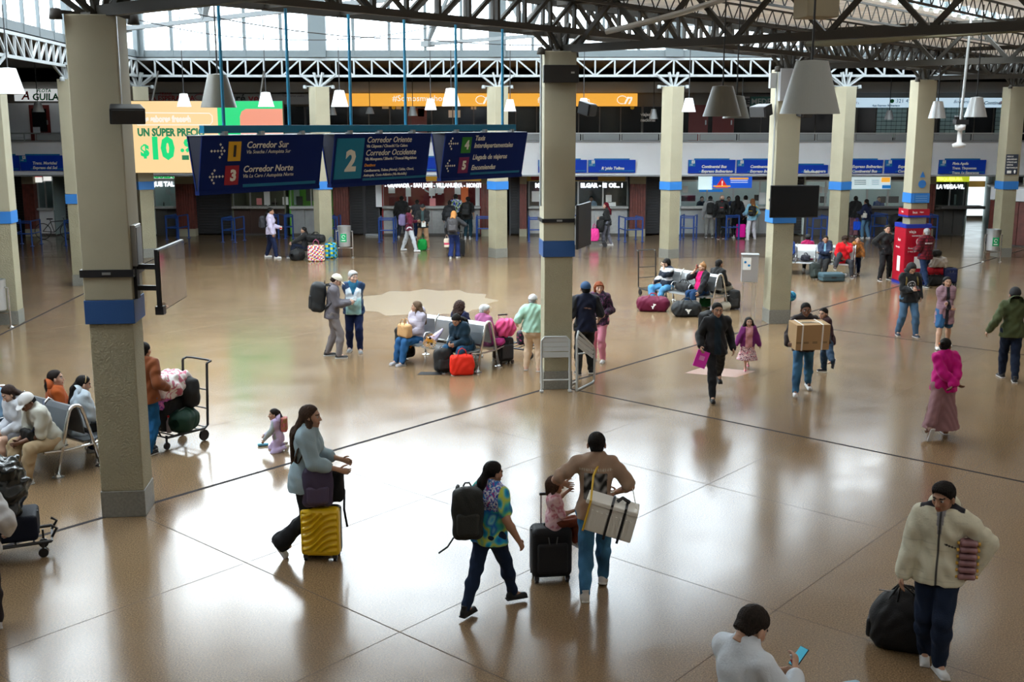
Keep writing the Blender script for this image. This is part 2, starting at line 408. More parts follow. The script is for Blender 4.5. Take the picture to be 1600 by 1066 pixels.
for i in range(5):
    truss(back[i], back[i + 1], 6.5, 7.08, .66, white_steel, f'white lattice truss along the back of the hall, {ordn[i]} span from the left', .085, .055)
for i in range(5):
    lab = f'lattice truss over the left row of columns, {ordn[i]} span from the far corner'
    truss(left[i], left[i + 1], 6.5, 7.08, .66, white_steel, lab, .085, .055)
for i in range(5):
    if i == 0: continue
    lab = ['', 'dark double truss above the hanging direction signs', 'dark double truss running back from the near right column, above the round clamp',
           'dark double truss between the television column and the kiosk column', 'dark double truss ending at the far right column'][i]
    truss(diag[i] , diag[i + 1], 6.46, 7.0, .68, dark_steel, lab, .1, .06, double=.7)
truss(diag[0], diag[1], 6.46, 7.0, .68, dark_steel, 'dark double truss above the upper left edge, beyond the near column', .1, .06, double=.7)
# main trusses running from the diagonal columns back over the camera side
_q = Vector((.772, -.635, 0))
for i, l, Lm in ((1, 'dark main truss leaving the large left column toward the upper edge', 10), (2, 'dark main truss with wide W braces crossing above the big grey lamps', 16),
             (3, 'dark main truss under the cream roof sheets, from the television column', 16), (4, 'dark main truss from the kiosk column to the right edge', 14), (5, 'dark main truss at the far right corner under the roof', 10)):
    a = diag[i]; r = empty('roof_truss', (a.x, a.y, 6.17), math.atan2(_q.y, _q.x), l, 'truss')
    n = int(Lm / 1.55)
    MB().bar((0, 0, 0), (Lm, 0, 0), .13, .13).build('chord', dark_steel, r); MB().bar((0, 0, .8), (Lm, 0, .8), .11, .11).build('chord', dark_steel, r)
    m1 = MB().bar((0, 0, 0), (.775, 0, .8), .075, .075).mesh('web_brace', dark_steel); m2 = MB().bar((.775, 0, .8), (1.55, 0, 0), .075, .075).mesh('web_brace', dark_steel)
    for k in range(n): link('web_brace', m1, r, (.4 + k * 1.55, 0, 0)); link('web_brace', m2, r, (.4 + k * 1.55, 0, 0))
# light bar joists under the sheets, parallel to the diagonal
for k, off in enumerate((2.0, 3.9, 5.8, 7.7, 9.6, 11.5, 13.4)):
    a = diag[0] + DN * off - DT * 2 + Vector((0, 0, 0)); Lj = 46
    r = empty('bar_joist', (a.x, a.y, 6.72), math.atan2(DT.y, DT.x), f'thin zigzag bar joist under the cream roof, {["first","second","third","fourth","fifth","sixth","seventh"][k]} from the daylit side', 'joist')
    for z in (0, .3): MB().bar((0, 0, z), (Lj, 0, z), .035, .035).build('chord', dark_steel, r)
    z1 = MB().bar((0, 0, .3), (.22, 0, 0), .016).bar((.22, 0, 0), (.44, 0, .3), .016)
    n = int(Lj / .44)
    pc = z1.mesh('zigzag_bar', dark_steel)
    for i in range(12, n): link('zigzag_bar', pc, r, (i * .44, 0, 0))
# white trusses inside the lantern
for i, l, Lw in ((1, 'white lantern truss above the advertising screen', 9), (2, 'white lantern truss over the direction signs', 13.5), (3, 'white lantern truss in the middle of the skylight', 11.5), (4, 'white lantern truss at the right of the skylight', 6)):
    a = diag[i] - _q * .3; r = empty('roof_truss', (a.x, a.y, 7.2), math.atan2(-_q.y, -_q.x), l, 'truss')
    MB().bar((0, 0, .15), (Lw, 0, 0), .1).build('chord', lan_steel, r); MB().bar((0, 0, 3.4), (Lw, 0, 4.2), .1).build('chord', lan_steel, r)
    n = max(2, int(Lw / 3.3)); st = Lw / n
    for k in range(n):
        for yy in (-.45, .45):
            MB().bar((k * st, 0, .1), (k * st + st / 2, yy, 3.6), .09).build('web_brace', lan_steel, r); MB().bar((k * st + st / 2, yy, 3.6), ((k + 1) * st, 0, .05), .09).build('web_brace', lan_steel, r)
    B((Lw, 0, 0), (.3, .3, .16)).build('node_plate', lan_steel, r)
# column heads: splayed brackets with small spotlights
def head(p, rz, mat, label):
    r = empty('splayed_bracket', (p.x, p.y, 6.12), rz, label, 'bracket')
    mb = MB(); mb.box((0, 0, .02), (.3, .3, .04)); mb.build('base_plate', mat, r)
    k = 0
    for sx in (-1, 1):
        for sy in (-1, 1):
            MB().bar((sx * .1, sy * .1, .03), (sx * .62, sy * .2, .42), .06).build('strut', mat, r)
            MB().bar((sx * .05, sy * .1, .03), (sx * .16, sy * .12, .5), .06).build('strut', mat, r)
    for sx in (-1, 1):
        MB().bar((sx * .2, 0, .02), (sx * .5, 0, .02), .04).build('arm', mat, r)
        l = MB().lathe([(.03, .06), (.06, .05), (.075, -.06), (.07, -.065)], 10, c=(sx * .5, 0, 0)).build('spotlight', mat, r, smooth=True)
    return r
for i in range(5): head(back[i], 0, white_steel, f'white splayed bracket with spotlights on the {ordn[i]} back column from left')
for i in (1, 2): head(left[i], pi / 2, white_steel, f'white splayed bracket on the {ordn[i]} left column')
for i in range(1, 6): head(diag[i], math.atan2(DT.y, DT.x), dark_steel, f'dark splayed bracket with spotlights, {ordn[i-1]} along the near row of columns')
# ------------------------------------------------------------------ back of the hall: fascia, gallery, shops
YF, YB, YM = 47.5, 49.3, 51.0
def wx(u, Y): return W(u, 300, Y).x
kstruct('wall_gallery', B((0, YF + .1, 3.37), (62, .2, 1.40)), white_w)
kstruct('trim_2', B((0, YF - .03, 2.68), (62, .1, .06)), M('grey_trim', (.3, .31, .32), .5))
kstruct('trim_3', B((0, YF - .02, 4.09), (62, .14, .06)), M('grey_trim', (.3, .31, .32), .5))
kstruct('floor_gallery', B((0, YF + 3.3, 3.98), (62, 6.4, .14)), grey_w)
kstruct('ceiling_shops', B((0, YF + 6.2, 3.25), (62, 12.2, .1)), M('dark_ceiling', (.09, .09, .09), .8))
# gallery balustrade: one glass film panel after another
bal = empty('gallery_balustrade', (0, YF + .02, 4.12), 0, 'low grey balustrade of panels running along the whole upper gallery', 'balustrade')
MB().bar((-30, 0, .30), (30, 0, .30), .06, .05).build('handrail', galv, bal)
film = M('grey_rail_panel', (.30, .32, .33), .3)
pm = B((0, 0, .14), (1.5, .02, .25)).mesh('rail_panel', film); ps = B((0, 0, .15), (.035, .04, .3)).mesh('post', galv)
x = -29.5; gaps = [(-27.2, -19.8), (20.6, 24.0)]
while x < 29.5:
    if not any(a < x + .8 < b for a, b in gaps): link('rail_panel', pm, bal, (x + .8, 0, 0))
    else:
        for q in range(2): link('post', ps, bal, (x + .4 + q * .75, 0, 0))
    link('post', ps, bal, (x, 0, 0)); x += 1.62
# gallery shop fronts
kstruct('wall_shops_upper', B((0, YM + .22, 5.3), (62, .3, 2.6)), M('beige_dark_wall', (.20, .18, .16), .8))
kstruct('trim_4', B((0, YM - .3, 6.37), (62, .7, .46)), soffit_m)
kstruct('wall_left_upper', B((-22.4, YM - .02, 4.9), (6.3, .06, 1.6)), white_w)
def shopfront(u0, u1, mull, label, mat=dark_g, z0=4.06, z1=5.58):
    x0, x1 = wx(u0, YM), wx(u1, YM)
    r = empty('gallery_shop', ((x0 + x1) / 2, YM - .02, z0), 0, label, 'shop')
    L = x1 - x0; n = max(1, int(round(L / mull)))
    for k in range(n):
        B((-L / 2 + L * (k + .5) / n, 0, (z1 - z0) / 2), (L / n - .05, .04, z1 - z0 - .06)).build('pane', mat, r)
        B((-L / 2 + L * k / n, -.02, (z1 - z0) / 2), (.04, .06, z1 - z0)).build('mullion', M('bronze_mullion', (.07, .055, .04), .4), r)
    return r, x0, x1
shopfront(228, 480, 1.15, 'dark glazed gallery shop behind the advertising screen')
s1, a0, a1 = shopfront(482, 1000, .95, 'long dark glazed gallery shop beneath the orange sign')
for u, v, w_, h_, c in ((602, 166, 10, 8, (.75, .75, .72)), (623, 167, 8, 7, (.75, .75, .72)), (710, 178, 18, 11, (.75, .74, .7)), (740, 168, 8, 6, (.7, .7, .7)), (658, 176, 10, 12, (.75, .25, .2))):
    q = W(u, v, YM - .08); B((q.x - s1.location.x, -.04, q.z - 4.06), (w_ * .029, .01, h_ * .029)).build('paper_notice', M('notice' + str(c[1]), c, .7), s1)
q = W(652, 190, YM - .06); B((q.x - s1.location.x, -.03, .72), (.85, .03, 1.4)).build('red_panel', M('dull_red', (.16, .045, .04), .6), s1, None)
for u in (615, 988):
    q = W(u, 168, YM - .08); MB().lathe([(.001, 0), (.09, 0), (.09, .01), (.001, .01)], 14).build('yellow_disc', M('yellow_disc', (.75, .6, .05), .5), s1, (q.x - s1.location.x, -.05, q.z - 4.06), (pi / 2, 0, 0))
s2, b0, b1 = shopfront(1002, 1036, 1.0, 'narrow dark shop window with two lines of white writing')
q = W(1001, 179, YM - .08); text('viajes', .2, white_let, s2, (q.x - s2.location.x, -.06, q.z - 4.06), bold=.006); text('nacional', .2, white_let, s2, (q.x - s2.location.x, -.06, q.z - 4.30), bold=.006)
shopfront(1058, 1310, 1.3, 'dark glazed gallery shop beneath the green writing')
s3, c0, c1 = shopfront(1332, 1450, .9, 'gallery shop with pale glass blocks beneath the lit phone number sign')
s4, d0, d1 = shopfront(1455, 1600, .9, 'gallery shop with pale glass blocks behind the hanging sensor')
blk = M('green_glass_block', (.33, .45, .42), .4)
for rr, ua, ub in ((s3, 1362, 1408), (s4, 1460, 1500), (s4, 1545, 1575)):
    x0, x1 = wx(ua, YM), wx(ub, YM); nx = max(2, int((x1 - x0) / .22))
    mb = B((0, 0, 0), ((x1 - x0) / nx - .02, .03, .16)).mesh('glass_block', blk)
    for i in range(nx):
        for j in range(8): link('glass_block', mb, rr, (x0 + (x1 - x0) * (i + .5) / nx - rr.location.x, -.05, .22 + .18 * j))
for u0, u1, l in ((1072, 1102, 'dark red gallery door right of the fourth back column'), (1109, 1142, 'dark red gallery door beneath the green writing, right one of two'), (57, 88, 'red framed gallery doorway on the white wall at far left')):
    x0, x1 = wx(u0, YM), wx(u1, YM)
    r = empty('gallery_door', ((x0 + x1) / 2, YM - .09, 4.06), 0, l, 'door')
    B((0, 0, .78), (x1 - x0, .05, 1.56)).build('door_leaf', M('door_red', (.17, .018, .015), .45), r)
    B((x1 - x0, 0, 1.0), (.05, .06, .2)).build('handle', galv, r, (-(x1 - x0) * .62, -.03, -.2))
    if u0 == 57:
        B((0, -.04, .9), ((x1 - x0) * .7, .03, 1.0)).build('door_pane', dark_g, r); B((-.15, -.07, .45), (.3, .05, .3)).build('counter_box', white_w, r)
# lit and unlit shop signs in the gallery
def signbox(u0, u1, v0, v1, label, mat, Y=YM - .75, d=.14, name='shop_sign', cat='sign'):
    a = W(u0, v1, Y); b = W(u1, v0, Y)
    r = empty(name, ((a.x + b.x) / 2, Y, (a.z + b.z) / 2), 0, label, cat)
    B((0, 0, 0), (b.x - a.x, d, b.z - a.z)).build('panel', mat, r)
    for s_ in (-.4, .4): MB().bar((s_ * (b.x - a.x), d / 2, 0), (s_ * (b.x - a.x), .72, 0), .05).build('bracket', dark_steel, r)
    return r, b.x - a.x, b.z - a.z
def on(r, u, v, Y=None):      # local point of a sign for a photo pixel
    q = W(u, v, (Y or r.location.y) - .09); return (q.x - r.location.x, -.075 if Y is None else Y - r.location.y - .02, q.z - r.location.z)
org = M('orange_lightbox', (.25, .12, .02), .5, emit=((.95, .44, .05), .9))
wl = M('lit_white_letters', (.9, .9, .85), .5, emit=((1, 1, .95), .8))
r, L, H = signbox(540, 996, 146, 166, 'long lit orange shop sign in the gallery', org)
text('#Somosmuchomás', .36, wl, r, on(r, 613, 154)); text('flo', .34, wl, r, on(r, 840, 157)); text('n', .34, wl, r, on(r, 916, 157))
for u in (757, 978):
    p = on(r, u, 156); text('n', .62, wl, r, (p[0] - .1, p[1], p[2] + .02), bold=.012, shear=.5)
    MB().tube([(p[0] - .16 + .22 * cos(a), p[1], p[2] + .17 * sin(a)) for a in [k * .5 for k in range(1, 11)]], .014, 5).build('logo_swoosh', wl, r)
unlit = M('unlit_sign', (.36, .36, .37), .5)
r, L, H = signbox(228, 484, 147, 163, 'long unlit grey sign with red and dark lettering above the screen', unlit)
redl = M('red_letters', (.35, .02, .03), .5); dkl = M('dark_letters', (.03, .035, .04), .5)
text('TRANS.', .17, redl, r, on(r, 249, 147)); text('LA ESPERANZA', .3, redl, r, on(r, 231, 154), bold=.008)
text('ré', .5, dkl, r, on(r, 368, 154), bold=.01); text('ve', .5, redl, r, on(r, 388, 154), bold=.01)
text('Transportes unidos', .12, dkl, r, on(r, 441, 150))
MB().tube([(on(r, 312, 152)[0] + .22 * cos(a), -.08, on(r, 312, 152)[2] + .13 * sin(a)) for a in [k * .55 for k in range(10)]], .016, 5).build('logo_swoosh', redl, r)
grl = M('green_letters', (.0, .28, .07), .5)
wlb = M('white_lightbox', (.85, .87, .86), .5, emit=((.85, .9, .9), .55))
r, L, H = signbox(24, 103, 139, 158, 'lit white sign with green lettering at far left of the gallery', wlb)
text('FLOTA', .2, grl, r, on(r, 57, 142), shear=.25, bold=.006); text('A', .5, M('sign_red', (.5, .02, .02), .5), r, on(r, 33, 150), bold=.012, shear=.3); text('GUILA', .4, grl, r, on(r, 50, 152), bold=.014, shear=.1)
teal = M('teal_board', (.03, .13, .11), .5)
r, L, H = signbox(1172, 1320, 151, 167, 'dark green sign lettered with a city name behind the big lamp', teal)
text('MEDELLIN', .34, M('grey_letters', (.45, .5, .48), .5), r, on(r, 1174, 159), bold=.006)
r, L, H = signbox(1154, 1171, 151, 167, 'small grey sign with black letters left of the green one', M('mid_grey', (.3, .3, .3), .5))
text('ITE', .34, dkl, r, on(r, 1155, 159), bold=.02)
lbx = M('blue_white_lightbox', (.7, .82, .9), .5, emit=((.55, .75, .9), .8))
r, L, H = signbox(1332, 1428, 153, 168, 'lit pale blue sign with a phone number, between two right columns', lbx)
navyl = M('navy_letters', (.01, .02, .12), .5)
text('321 456', .24, navyl, r, on(r, 1400, 158)); text('App Expreso Bolivariano', .12, navyl, r, on(r, 1363, 165), bold=.003)
text('Ya.', .15, redl, r, on(r, 1337, 161)); MB().lathe([(.001, 0), (.09, 0), (.09, .02), (.001, .02)], 14).build('green_dot', grl, r, on(r, 1394, 158), (pi / 2, 0, 0))
r, L, H = signbox(1460, 1572, 153, 168, 'lit pale blue sign at the right with two company names', lbx)
text('Bolivariano', .2, navyl, r, on(r, 1490, 159), shear=.3); text('Continental', .22, navyl, r, on(r, 1537, 161), shear=.3, bold=.004); text('Bus', .2, redl, r, on(r, 1561, 161), shear=.3, bold=.004)

# blue route boards on the white fascia
def routeboard(u0, u1, v0, v1, label, lines, badge='2', num='150', yl=None):
    Y = YF - .1; a = W(u0, v1, Y); b = W(u1, v0, Y); r = empty('route_board', ((a.x + b.x) / 2, Y, (a.z + b.z) / 2), 0, label, 'sign', 'blue route boards on the fascia')
    L, H = b.x - a.x, b.z - a.z
    MB().extr([(-L / 2, 0, -H / 2), (L / 2, 0, -H / 2), (L / 2, 0, H / 2), (-L / 2, 0, H / 2)], (0, .05, 0)).build('board', sign_blue, r, rot=(radians(4), 0, 0))
    B((0, .03, H / 2 + .03), (L * .75, .03, .06)).build('top_plate', sign_cyan, r)
    B((L * .1, -.02, -H / 2 + .08), (L * .74, .012, .045)).build('stripe', sign_cyan, r)
    if badge:
        B((-L / 2 + .15, -.02, H / 2 - .14), (.28, .015, .26)).build('cyan_square', sign_cyan, r)
        B((-L / 2 + .2, -.03, H / 2 - .08), (.13, .01, .13)).build('white_square', white_let, r)
        text(badge, .12, navyl, r, (-L / 2 + .165, -.04, H / 2 - .08)); text(num, .09, white_let, r, (-L / 2 + .05, -.035, H / 2 - .2))
    for i, t in enumerate(lines): text(t, .16 if len(lines) < 3 else .14, white_let, r, (-L * .22, -.03, (.14 - .19 * i) if len(lines) > 2 else (-.0 - .19 * i if len(lines) > 1 else -.08)), shear=.2, bold=.007)
    return r
routeboard(-12, 29, 243, 267, 'blue route board cut by the left picture edge', ['', ''], None)
routeboard(32, 102, 243, 267, 'blue route board reading Trans. Morichal at far left', ['Trans. Morichal', 'Expreso del Sol'], '4', '145')
routeboard(104, 170, 243, 267, 'blue route board hidden mostly by the big left column', ['', ''], '5', '146')
routeboard(655, 695, 246, 268, 'blue route board seen between two hanging signs', [''], None)
routeboard(841, 917, 250, 270, 'blue route board half behind the near right column', [''], '1', '134')
routeboard(919, 993, 250, 270, 'blue route board reading Rápido Tolima', ['Rápido Tolima'], '2', '135')
routeboard(1075, 1149, 250, 271, 'blue route board reading Continental Bus, left one of two', ['Continental Bus', 'Expreso Bolivariano'], '2', '136')
routeboard(1151, 1225, 250, 271, 'blue route board reading Continental Bus, right one of two', ['Continental Bus', 'Expreso Bolivariano'], '2', '138')
routeboard(1312, 1380, 250, 271, 'blue route board reading Expreso Bolivariano behind a back column', ['Expreso Bolivariano', 'Continental Bus'], None)
routeboard(1382, 1455, 250, 271, 'blue route board left of the kiosk column', ['Expreso', 'Continental'], '1', '139')
routeboard(1466, 1541, 250, 272, 'blue route board with three lines starting Flota Aguila', ['Flota Aguila', 'Trans. Tisquesusa', 'Trans. La Esperanza'], '2', '1400')
r = routeboard(1240, 1294, 258, 271, 'small blue board reading Sala de espera with an arrow', ['Sala de espera'], None)
MB().bar((-.25, -.04, -.12), (.2, -.04, -.12), .02, .05).extr([(.2, -.05, -.18), (.34, -.05, -.12), (.2, -.05, -.06)], (0, .02, 0)).build('arrow', white_let, r)

# ------------------------------------------------------------------ ticket booths and shutters at floor level
concrete = M('counter_stone', (.42, .42, .41), .5, var=(8, .1)); base_g = M('counter_panel', (.33, .34, .34), .5, var=(3, .08)); base_d = M('dark_counter_panel', (.09, .085, .08), .45)
lamp_m = M('booth_lamp', (1, 1, 1), .5, emit=((.95, 1, .98), 7))
led = M('led_letters', (.9, .95, 1), .5, emit=((.85, .93, 1), 2.2))
def booth(u0, u1, label, wall, base, npan, ledge=1.23, wt=2.38, lit=True, ledge_m=concrete, nbase=4, top=None, kick=True, depth=2.4, lamp=.5):
    x0, x1 = wx(u0, YB), wx(u1, YB); L = x1 - x0
    r = empty('ticket_booth', ((x0 + x1) / 2, YB, 0), 0, label, 'ticket booth')
    for k in range(nbase): B((-L / 2 + L * (k + .5) / nbase, .1, ledge / 2 + .03), (L / nbase - .015, .12, ledge - .12)).build('base_panel', base, r)
    if kick: B((0, .12, .06), (L, .1, .12)).build('kick_board', base_d, r)
    B((0, .02, ledge), (L + .04, .42, .1)).build('ledge', ledge_m, r, bevel=.01)
    for k in range(npan + 1): B((-L / 2 + L * k / npan, .08, (ledge + wt) / 2), (.06, .07, wt - ledge)).build('window_post', galv, r)
    B((0, .08, wt), (L, .08, .07)).build('window_head', galv, r)
    for k in range(npan): B((-L / 2 + L * (k + .5) / npan, .08, (ledge + wt) / 2), (L / npan - .07, .012, wt - ledge - .08)).build('pane', glass, r)
    B((0, depth, 1.6), (L, .06, 3.1)).build('rear_wall', wall, r)
    for s in (-1, 1): B((s * (L / 2 + .02), depth / 2, 1.6), (.06, depth, 3.1)).build('side_wall', wall, r)
    B((0, .1, (wt + 2.98) / 2 + .02), (L, .1, 2.98 - wt)).build('header', top or grey_w, r)
    if lit: B((0, depth * .5, 2.98), (L * lamp, .18, .04)).build('light_tube', lamp_m, r)
    return r, L, x0
def put(r, u, v, w_, h_, mat, name, d=.02, dy=.02, Y=YB):
    q = W(u, v, Y + dy); return B((q.x - r.location.x, dy + (Y - r.location.y), q.z - r.location.z), (w_ * .0285, d, h_ * .0285)).build(name, mat, r)
paper = M('paper', (.72, .73, .7), .8); scr = M('monitor_black', (.01, .01, .012), .3)
redint = M('red_interior', (.28, .02, .02), .6); whint = M('pale_interior', (.62, .72, .70), .6); grint = M('green_interior', (.12, .45, .05), .6); dkint = M('dark_interior', (.07, .08, .08), .6)
bA, L, _ = booth(598, 750, 'ticket booth with red back wall and a lit line of town names', redint, concrete, 4, nbase=6)
put(bA, 675, 279, 150, 7, M('yellow_header', (.75, .42, .05), .5, emit=((.8, .45, .05), .25)), 'yellow_header', dy=-.02)
put(bA, 592, 300, 9, 45, white_w, 'end_post', d=.2)
for u, v, w_, h_, c in ((612, 298, 10, 8, 0), (638, 300, 8, 14, 0), (675, 300, 9, 12, 0), (687, 298, 12, 8, 0), (715, 298, 9, 12, 0), (746, 306, 6, 30, 0), (726, 307, 11, 28, 1), (676, 316, 9, 12, 2)):
    put(bA, u, v, w_, h_, [paper, M('orange_poster', (.75, .16, .03), .6), M('pink_poster', (.7, .25, .25), .6)][c], 'poster', dy=.05)
text('- GRANADA - SAN JOSE - VILLANUEVA - MONTERREY -', .245, led, bA, (-L * .478, -.02, W(600, 290, YB).z), bold=.011, name='led_line', xs=.80)
MB().tube([(-.1 + .35 * cos(a), 1.9, 1.95 + .2 * sin(a)) for a in [k * .5 + .6 for k in range(10)]], .03, 5).build('wall_logo', paper, bA); text('n', 1.0, paper, bA, (-.15, 1.9, 2.0), bold=.04, shear=.5)
bB, L, _ = booth(826, 981, 'ticket booth with a lit town line, behind the near right column', dkint, concrete, 4, nbase=6, lamp=.2)
put(bB, 900, 279, 150, 8, M('stripe_header', (.45, .30, .06), .5), 'striped_header', dy=-.02); put(bB, 893, 279, 80, 5, M('navy_header', (.03, .03, .16), .5), 'header_letters', dy=-.04); put(bB, 842, 278, 24, 6, M('red_header', (.4, .04, .03), .5), 'header_logo', dy=-.04)
text('MAN', .25, led, bB, (wx(836, YB) - bB.location.x, -.02, W(600, 290, YB).z), bold=.014, name='led_line'); text('ELGAR - IE', .25, led, bB, (wx(907, YB) - bB.location.x, -.02, W(600, 290, YB).z), bold=.014, name='led_line', xs=.98); text('OS... !', .25, led, bB, (wx(951, YB) - bB.location.x, -.02, W(600, 290, YB).z), bold=.014, name='led_line', xs=.98)
for u, v, w_, h_ in ((838, 307, 14, 16), (951, 311, 9, 12), (956, 320, 12, 8)): put(bB, u, v, w_, h_, paper, 'poster', dy=.05)
put(bB, 975, 312, 14, 10, scr, 'monitor', dy=.6)
bC, L, _ = booth(1064, 1229, 'bright white ticket booth beneath two Continental boards', whint, base_g, 4, nbase=4, lamp=.85, top=M('taupe_header', (.13, .11, .1), .7))
put(bC, 1102, 286, 21, 20, M('pale_screen', (.7, .9, .92), .4, emit=((.7, .92, .95), .9)), 'notice_screen', dy=-.1)
put(bC, 1143, 285, 62, 17, M('blue_screen', (.02, .12, .6), .3, emit=((.01, .1, .65), .8)), 'advert_screen', dy=-.1)
q = W(1128, 286, YB - .16); o_ = bC.location
MB().extr([(q.x - o_.x - .28, -.16, q.z - .2), (q.x - o_.x + .28, -.16, q.z - .2), (q.x - o_.x, -.16, q.z + .22)], (0, .02, 0)).build('warning_triangle', M('bright_red', (.7, .02, .03), .5, emit=((.8, .03, .04), .6)), bC)
text('!', .3, wl, bC, (q.x - o_.x - .03, -.18, q.z - .03), bold=.01); put(bC, 1155, 279, 28, 2.5, org, 'orange_line', dy=-.13)
for v in (282, 285): put(bC, 1155, v, 26, .8, wl, 'text_line', dy=-.13)
put(bC, 1128, 291, 26, 2, org, 'ribbon', dy=-.18); put(bC, 1111, 298, 36, 4, M('blue_strip', (.02, .2, .6), .5, emit=((.02, .25, .7), .5)), 'blue_strip', dy=.3)
put(bC, 1071, 296, 8, 10, paper, 'poster', dy=.05); put(bC, 1191, 310, 10, 18, paper, 'poster', dy=.05)
for u, v in ((1070, 310), (1080, 310), (1185, 309)): put(bC, u, v, 13, 9, scr, 'monitor', dy=.5)
bD, L, _ = booth(1258, 1421, 'white ticket booth with three bright notices, behind two right columns', whint, base_d, 5, nbase=4, lamp=.85, top=M('taupe_header', (.13, .11, .1), .7), ledge_m=M('dark_ledge', (.12, .12, .12), .4))
nm = M('notice_lit', (.7, .85, .88), .4, emit=((.7, .88, .92), .7))
put(bD, 1344, 286, 29, 18, nm, 'notice_screen', dy=-.1); put(bD, 1368, 286, 17, 18, nm, 'notice_screen', dy=-.1); put(bD, 1384, 286, 14, 18, nm, 'notice_screen', dy=-.1); put(bD, 1384, 281, 13, 7, org, 'orange_block', dy=-.13); put(bD, 1385, 292, 13, 5, M('blue_strip', (.02, .2, .6), .5), 'blue_block', dy=-.13)
for v in (282, 285, 288): put(bD, 1344, v, 18, .9, dkl, 'text_line', dy=-.13); put(bD, 1368, v, 11, .6, sign_cyan, 'text_line', dy=-.13)
for u, v, w_ in ((1286, 312, 10), (1396, 312, 16), (1380, 312, 8)): put(bD, u, v, w_, 10, scr, 'monitor', dy=.5)
for u in (1282, 1290): put(bD, u, 297, 6, 9, paper, 'poster', dy=.05)
bE, L, _ = booth(1462, 1508, 'dark ticket booth with lit La Vega line beside the corridor', dkint, base_d, 2, nbase=3, ledge=1.2, lamp=.2, ledge_m=base_d)
put(bE, 1488, 280, 52, 8, M('lime_header', (.5, .55, .05), .5, emit=((.55, .65, .03), .8)), 'lime_header', dy=-.05); text('TISQUESUSA', .2, M('yellow_lit', (.9, .85, .2), .5, emit=((.9, .9, .2), 1)), bE, (-.68, -.1, W(600, 280, YB).z), bold=.012)
text('LA VEGA-VIL', .25, led, bE, (-.64, -.05, W(600, 292, YB).z), bold=.01, name='led_line', xs=.86)
B((.42, -.15, 1.25), (1.9, .7, .12)).build('counter_top', base_d, bE); put(bE, 1497, 312, 12, 16, M('pale_desk', (.5, .6, .58), .6), 'desk_front', dy=.9)
bF, L, _ = booth(363, 444, 'ticket booth with pinned papers and a microphone, left of the green one', M('olive_int', (.14, .15, .1), .7), M('brown_panel', (.06, .03, .022), .5), 3, nbase=3, ledge_m=M('speckled_ledge', (.33, .32, .3), .5, var=(20, .3)), lamp=.25)
for u, v, w_, h_, c in ((417, 306, 9, 28, 0), (446, 314, 9, 12, 0), (405, 315, 8, 10, 1)): put(bF, u, v, w_, h_, [paper, M('pink_poster', (.7, .25, .25), .6)][c], 'poster', dy=.05)
put(bF, 429, 318, 8, 3, scr, 'microphone_base', dy=-.05); MB().bar((wx(430, YB) - bF.location.x, -.06, 1.3), (wx(430, YB) - bF.location.x, -.06, 1.62), .02).build('microphone_stem', galv, bF)
bG, L, _ = booth(453, 518, 'ticket booth with vivid green interior behind a back column', grint, base_g, 2, nbase=3, ledge_m=M('white_ledge', (.6, .6, .58), .4), lamp=.5)
put(bG, 462, 300, 12, 40, whint, 'white_side_panel', dy=.8); put(bG, 485, 302, 14, 24, dkint, 'dark_shelf', dy=1.2); put(bG, 468, 314, 10, 14, dkint, 'chair_back', dy=.7)
bH, L, _ = booth(240, 276, 'pale ticket booth with a clerk under the QUE TAL line', whint, base_d, 1, nbase=2, ledge_m=concrete, lamp=.5)
text('QUE TAL', .27, led, bH, (-.6, -.03, W(600, 288, YB).z), bold=.014, name='led_line', xs=.92); put(bH, 255, 275, 46, 8, wlb, 'white_header', dy=-.06); text('AGUILA', .3, M('green_lit', (.0, .5, .1), .5, emit=((0, .5, .1), .6)), bH, (-.62, -.1, W(600, 274.5, YB).z), bold=.02)
for u, v, w_, h_ in ((263, 300, 8, 8), (270, 308, 8, 12)): put(bH, u, v, w_, h_, paper, 'poster', dy=1.0)
bI, L, _ = booth(58, 82, 'small lit booth window at far left behind the bicycle', M('pale_dim', (.3, .38, .38), .6), white_w, 2, nbase=1, lamp=.5, ledge=1.15)
put(bI, 60, 281, 11, 8, wl, 'lit_letters', dy=-.1); put(bI, 74, 279, 12, 7, wl, 'lit_letters', dy=-.1); put(bI, 60, 274, 10, 5, M('bright_red', (.7, .02, .03), .5), 'red_letters', dy=-.1); put(bI, 75, 273, 9, 5, M('bright_red', (.7, .02, .03), .5), 'red_letters', dy=-.1)
# timber and tiled piers between the booths
def pier(u0, u1, label, mat, rb=True, Y=YB - .15):
    x0, x1 = wx(u0, Y), wx(u1, Y); r = empty('pier', ((x0 + x1) / 2, Y, 0), 0, label, 'pier')
    B((0, 0, .16), (x1 - x0 + .02, .44, .32)).build('plinth', beige, r); n = max(2, int((x1 - x0) / .1)); L = x1 - x0
    for k in range(n): B((-L / 2 + L * (k + .5) / n, 0, 1.29), (L / n - .008, .42, 1.94)).build('board', mat, r)
    B((0, 0, 2.45), (L, .44, .38)).build('beige_top', beige, r)
pier(276, 304, 'reddish boarded pier right of the QUE TAL booth', redwood); pier(521, 545, 'red timber pier behind the litter bin', redwood)
pier(752, 768, 'red pier right of the booth with the town names', redwood); pier(984, 1008, 'brown boarded pier beside the open dark passage', redwood)
pier(1442, 1459, 'dull red pier behind the kiosk column', redwood); pier(38, 56, 'dark red pier at far left', redwood); pier(812, 823, 'narrow red pier left of the booth behind the near column', redwood)
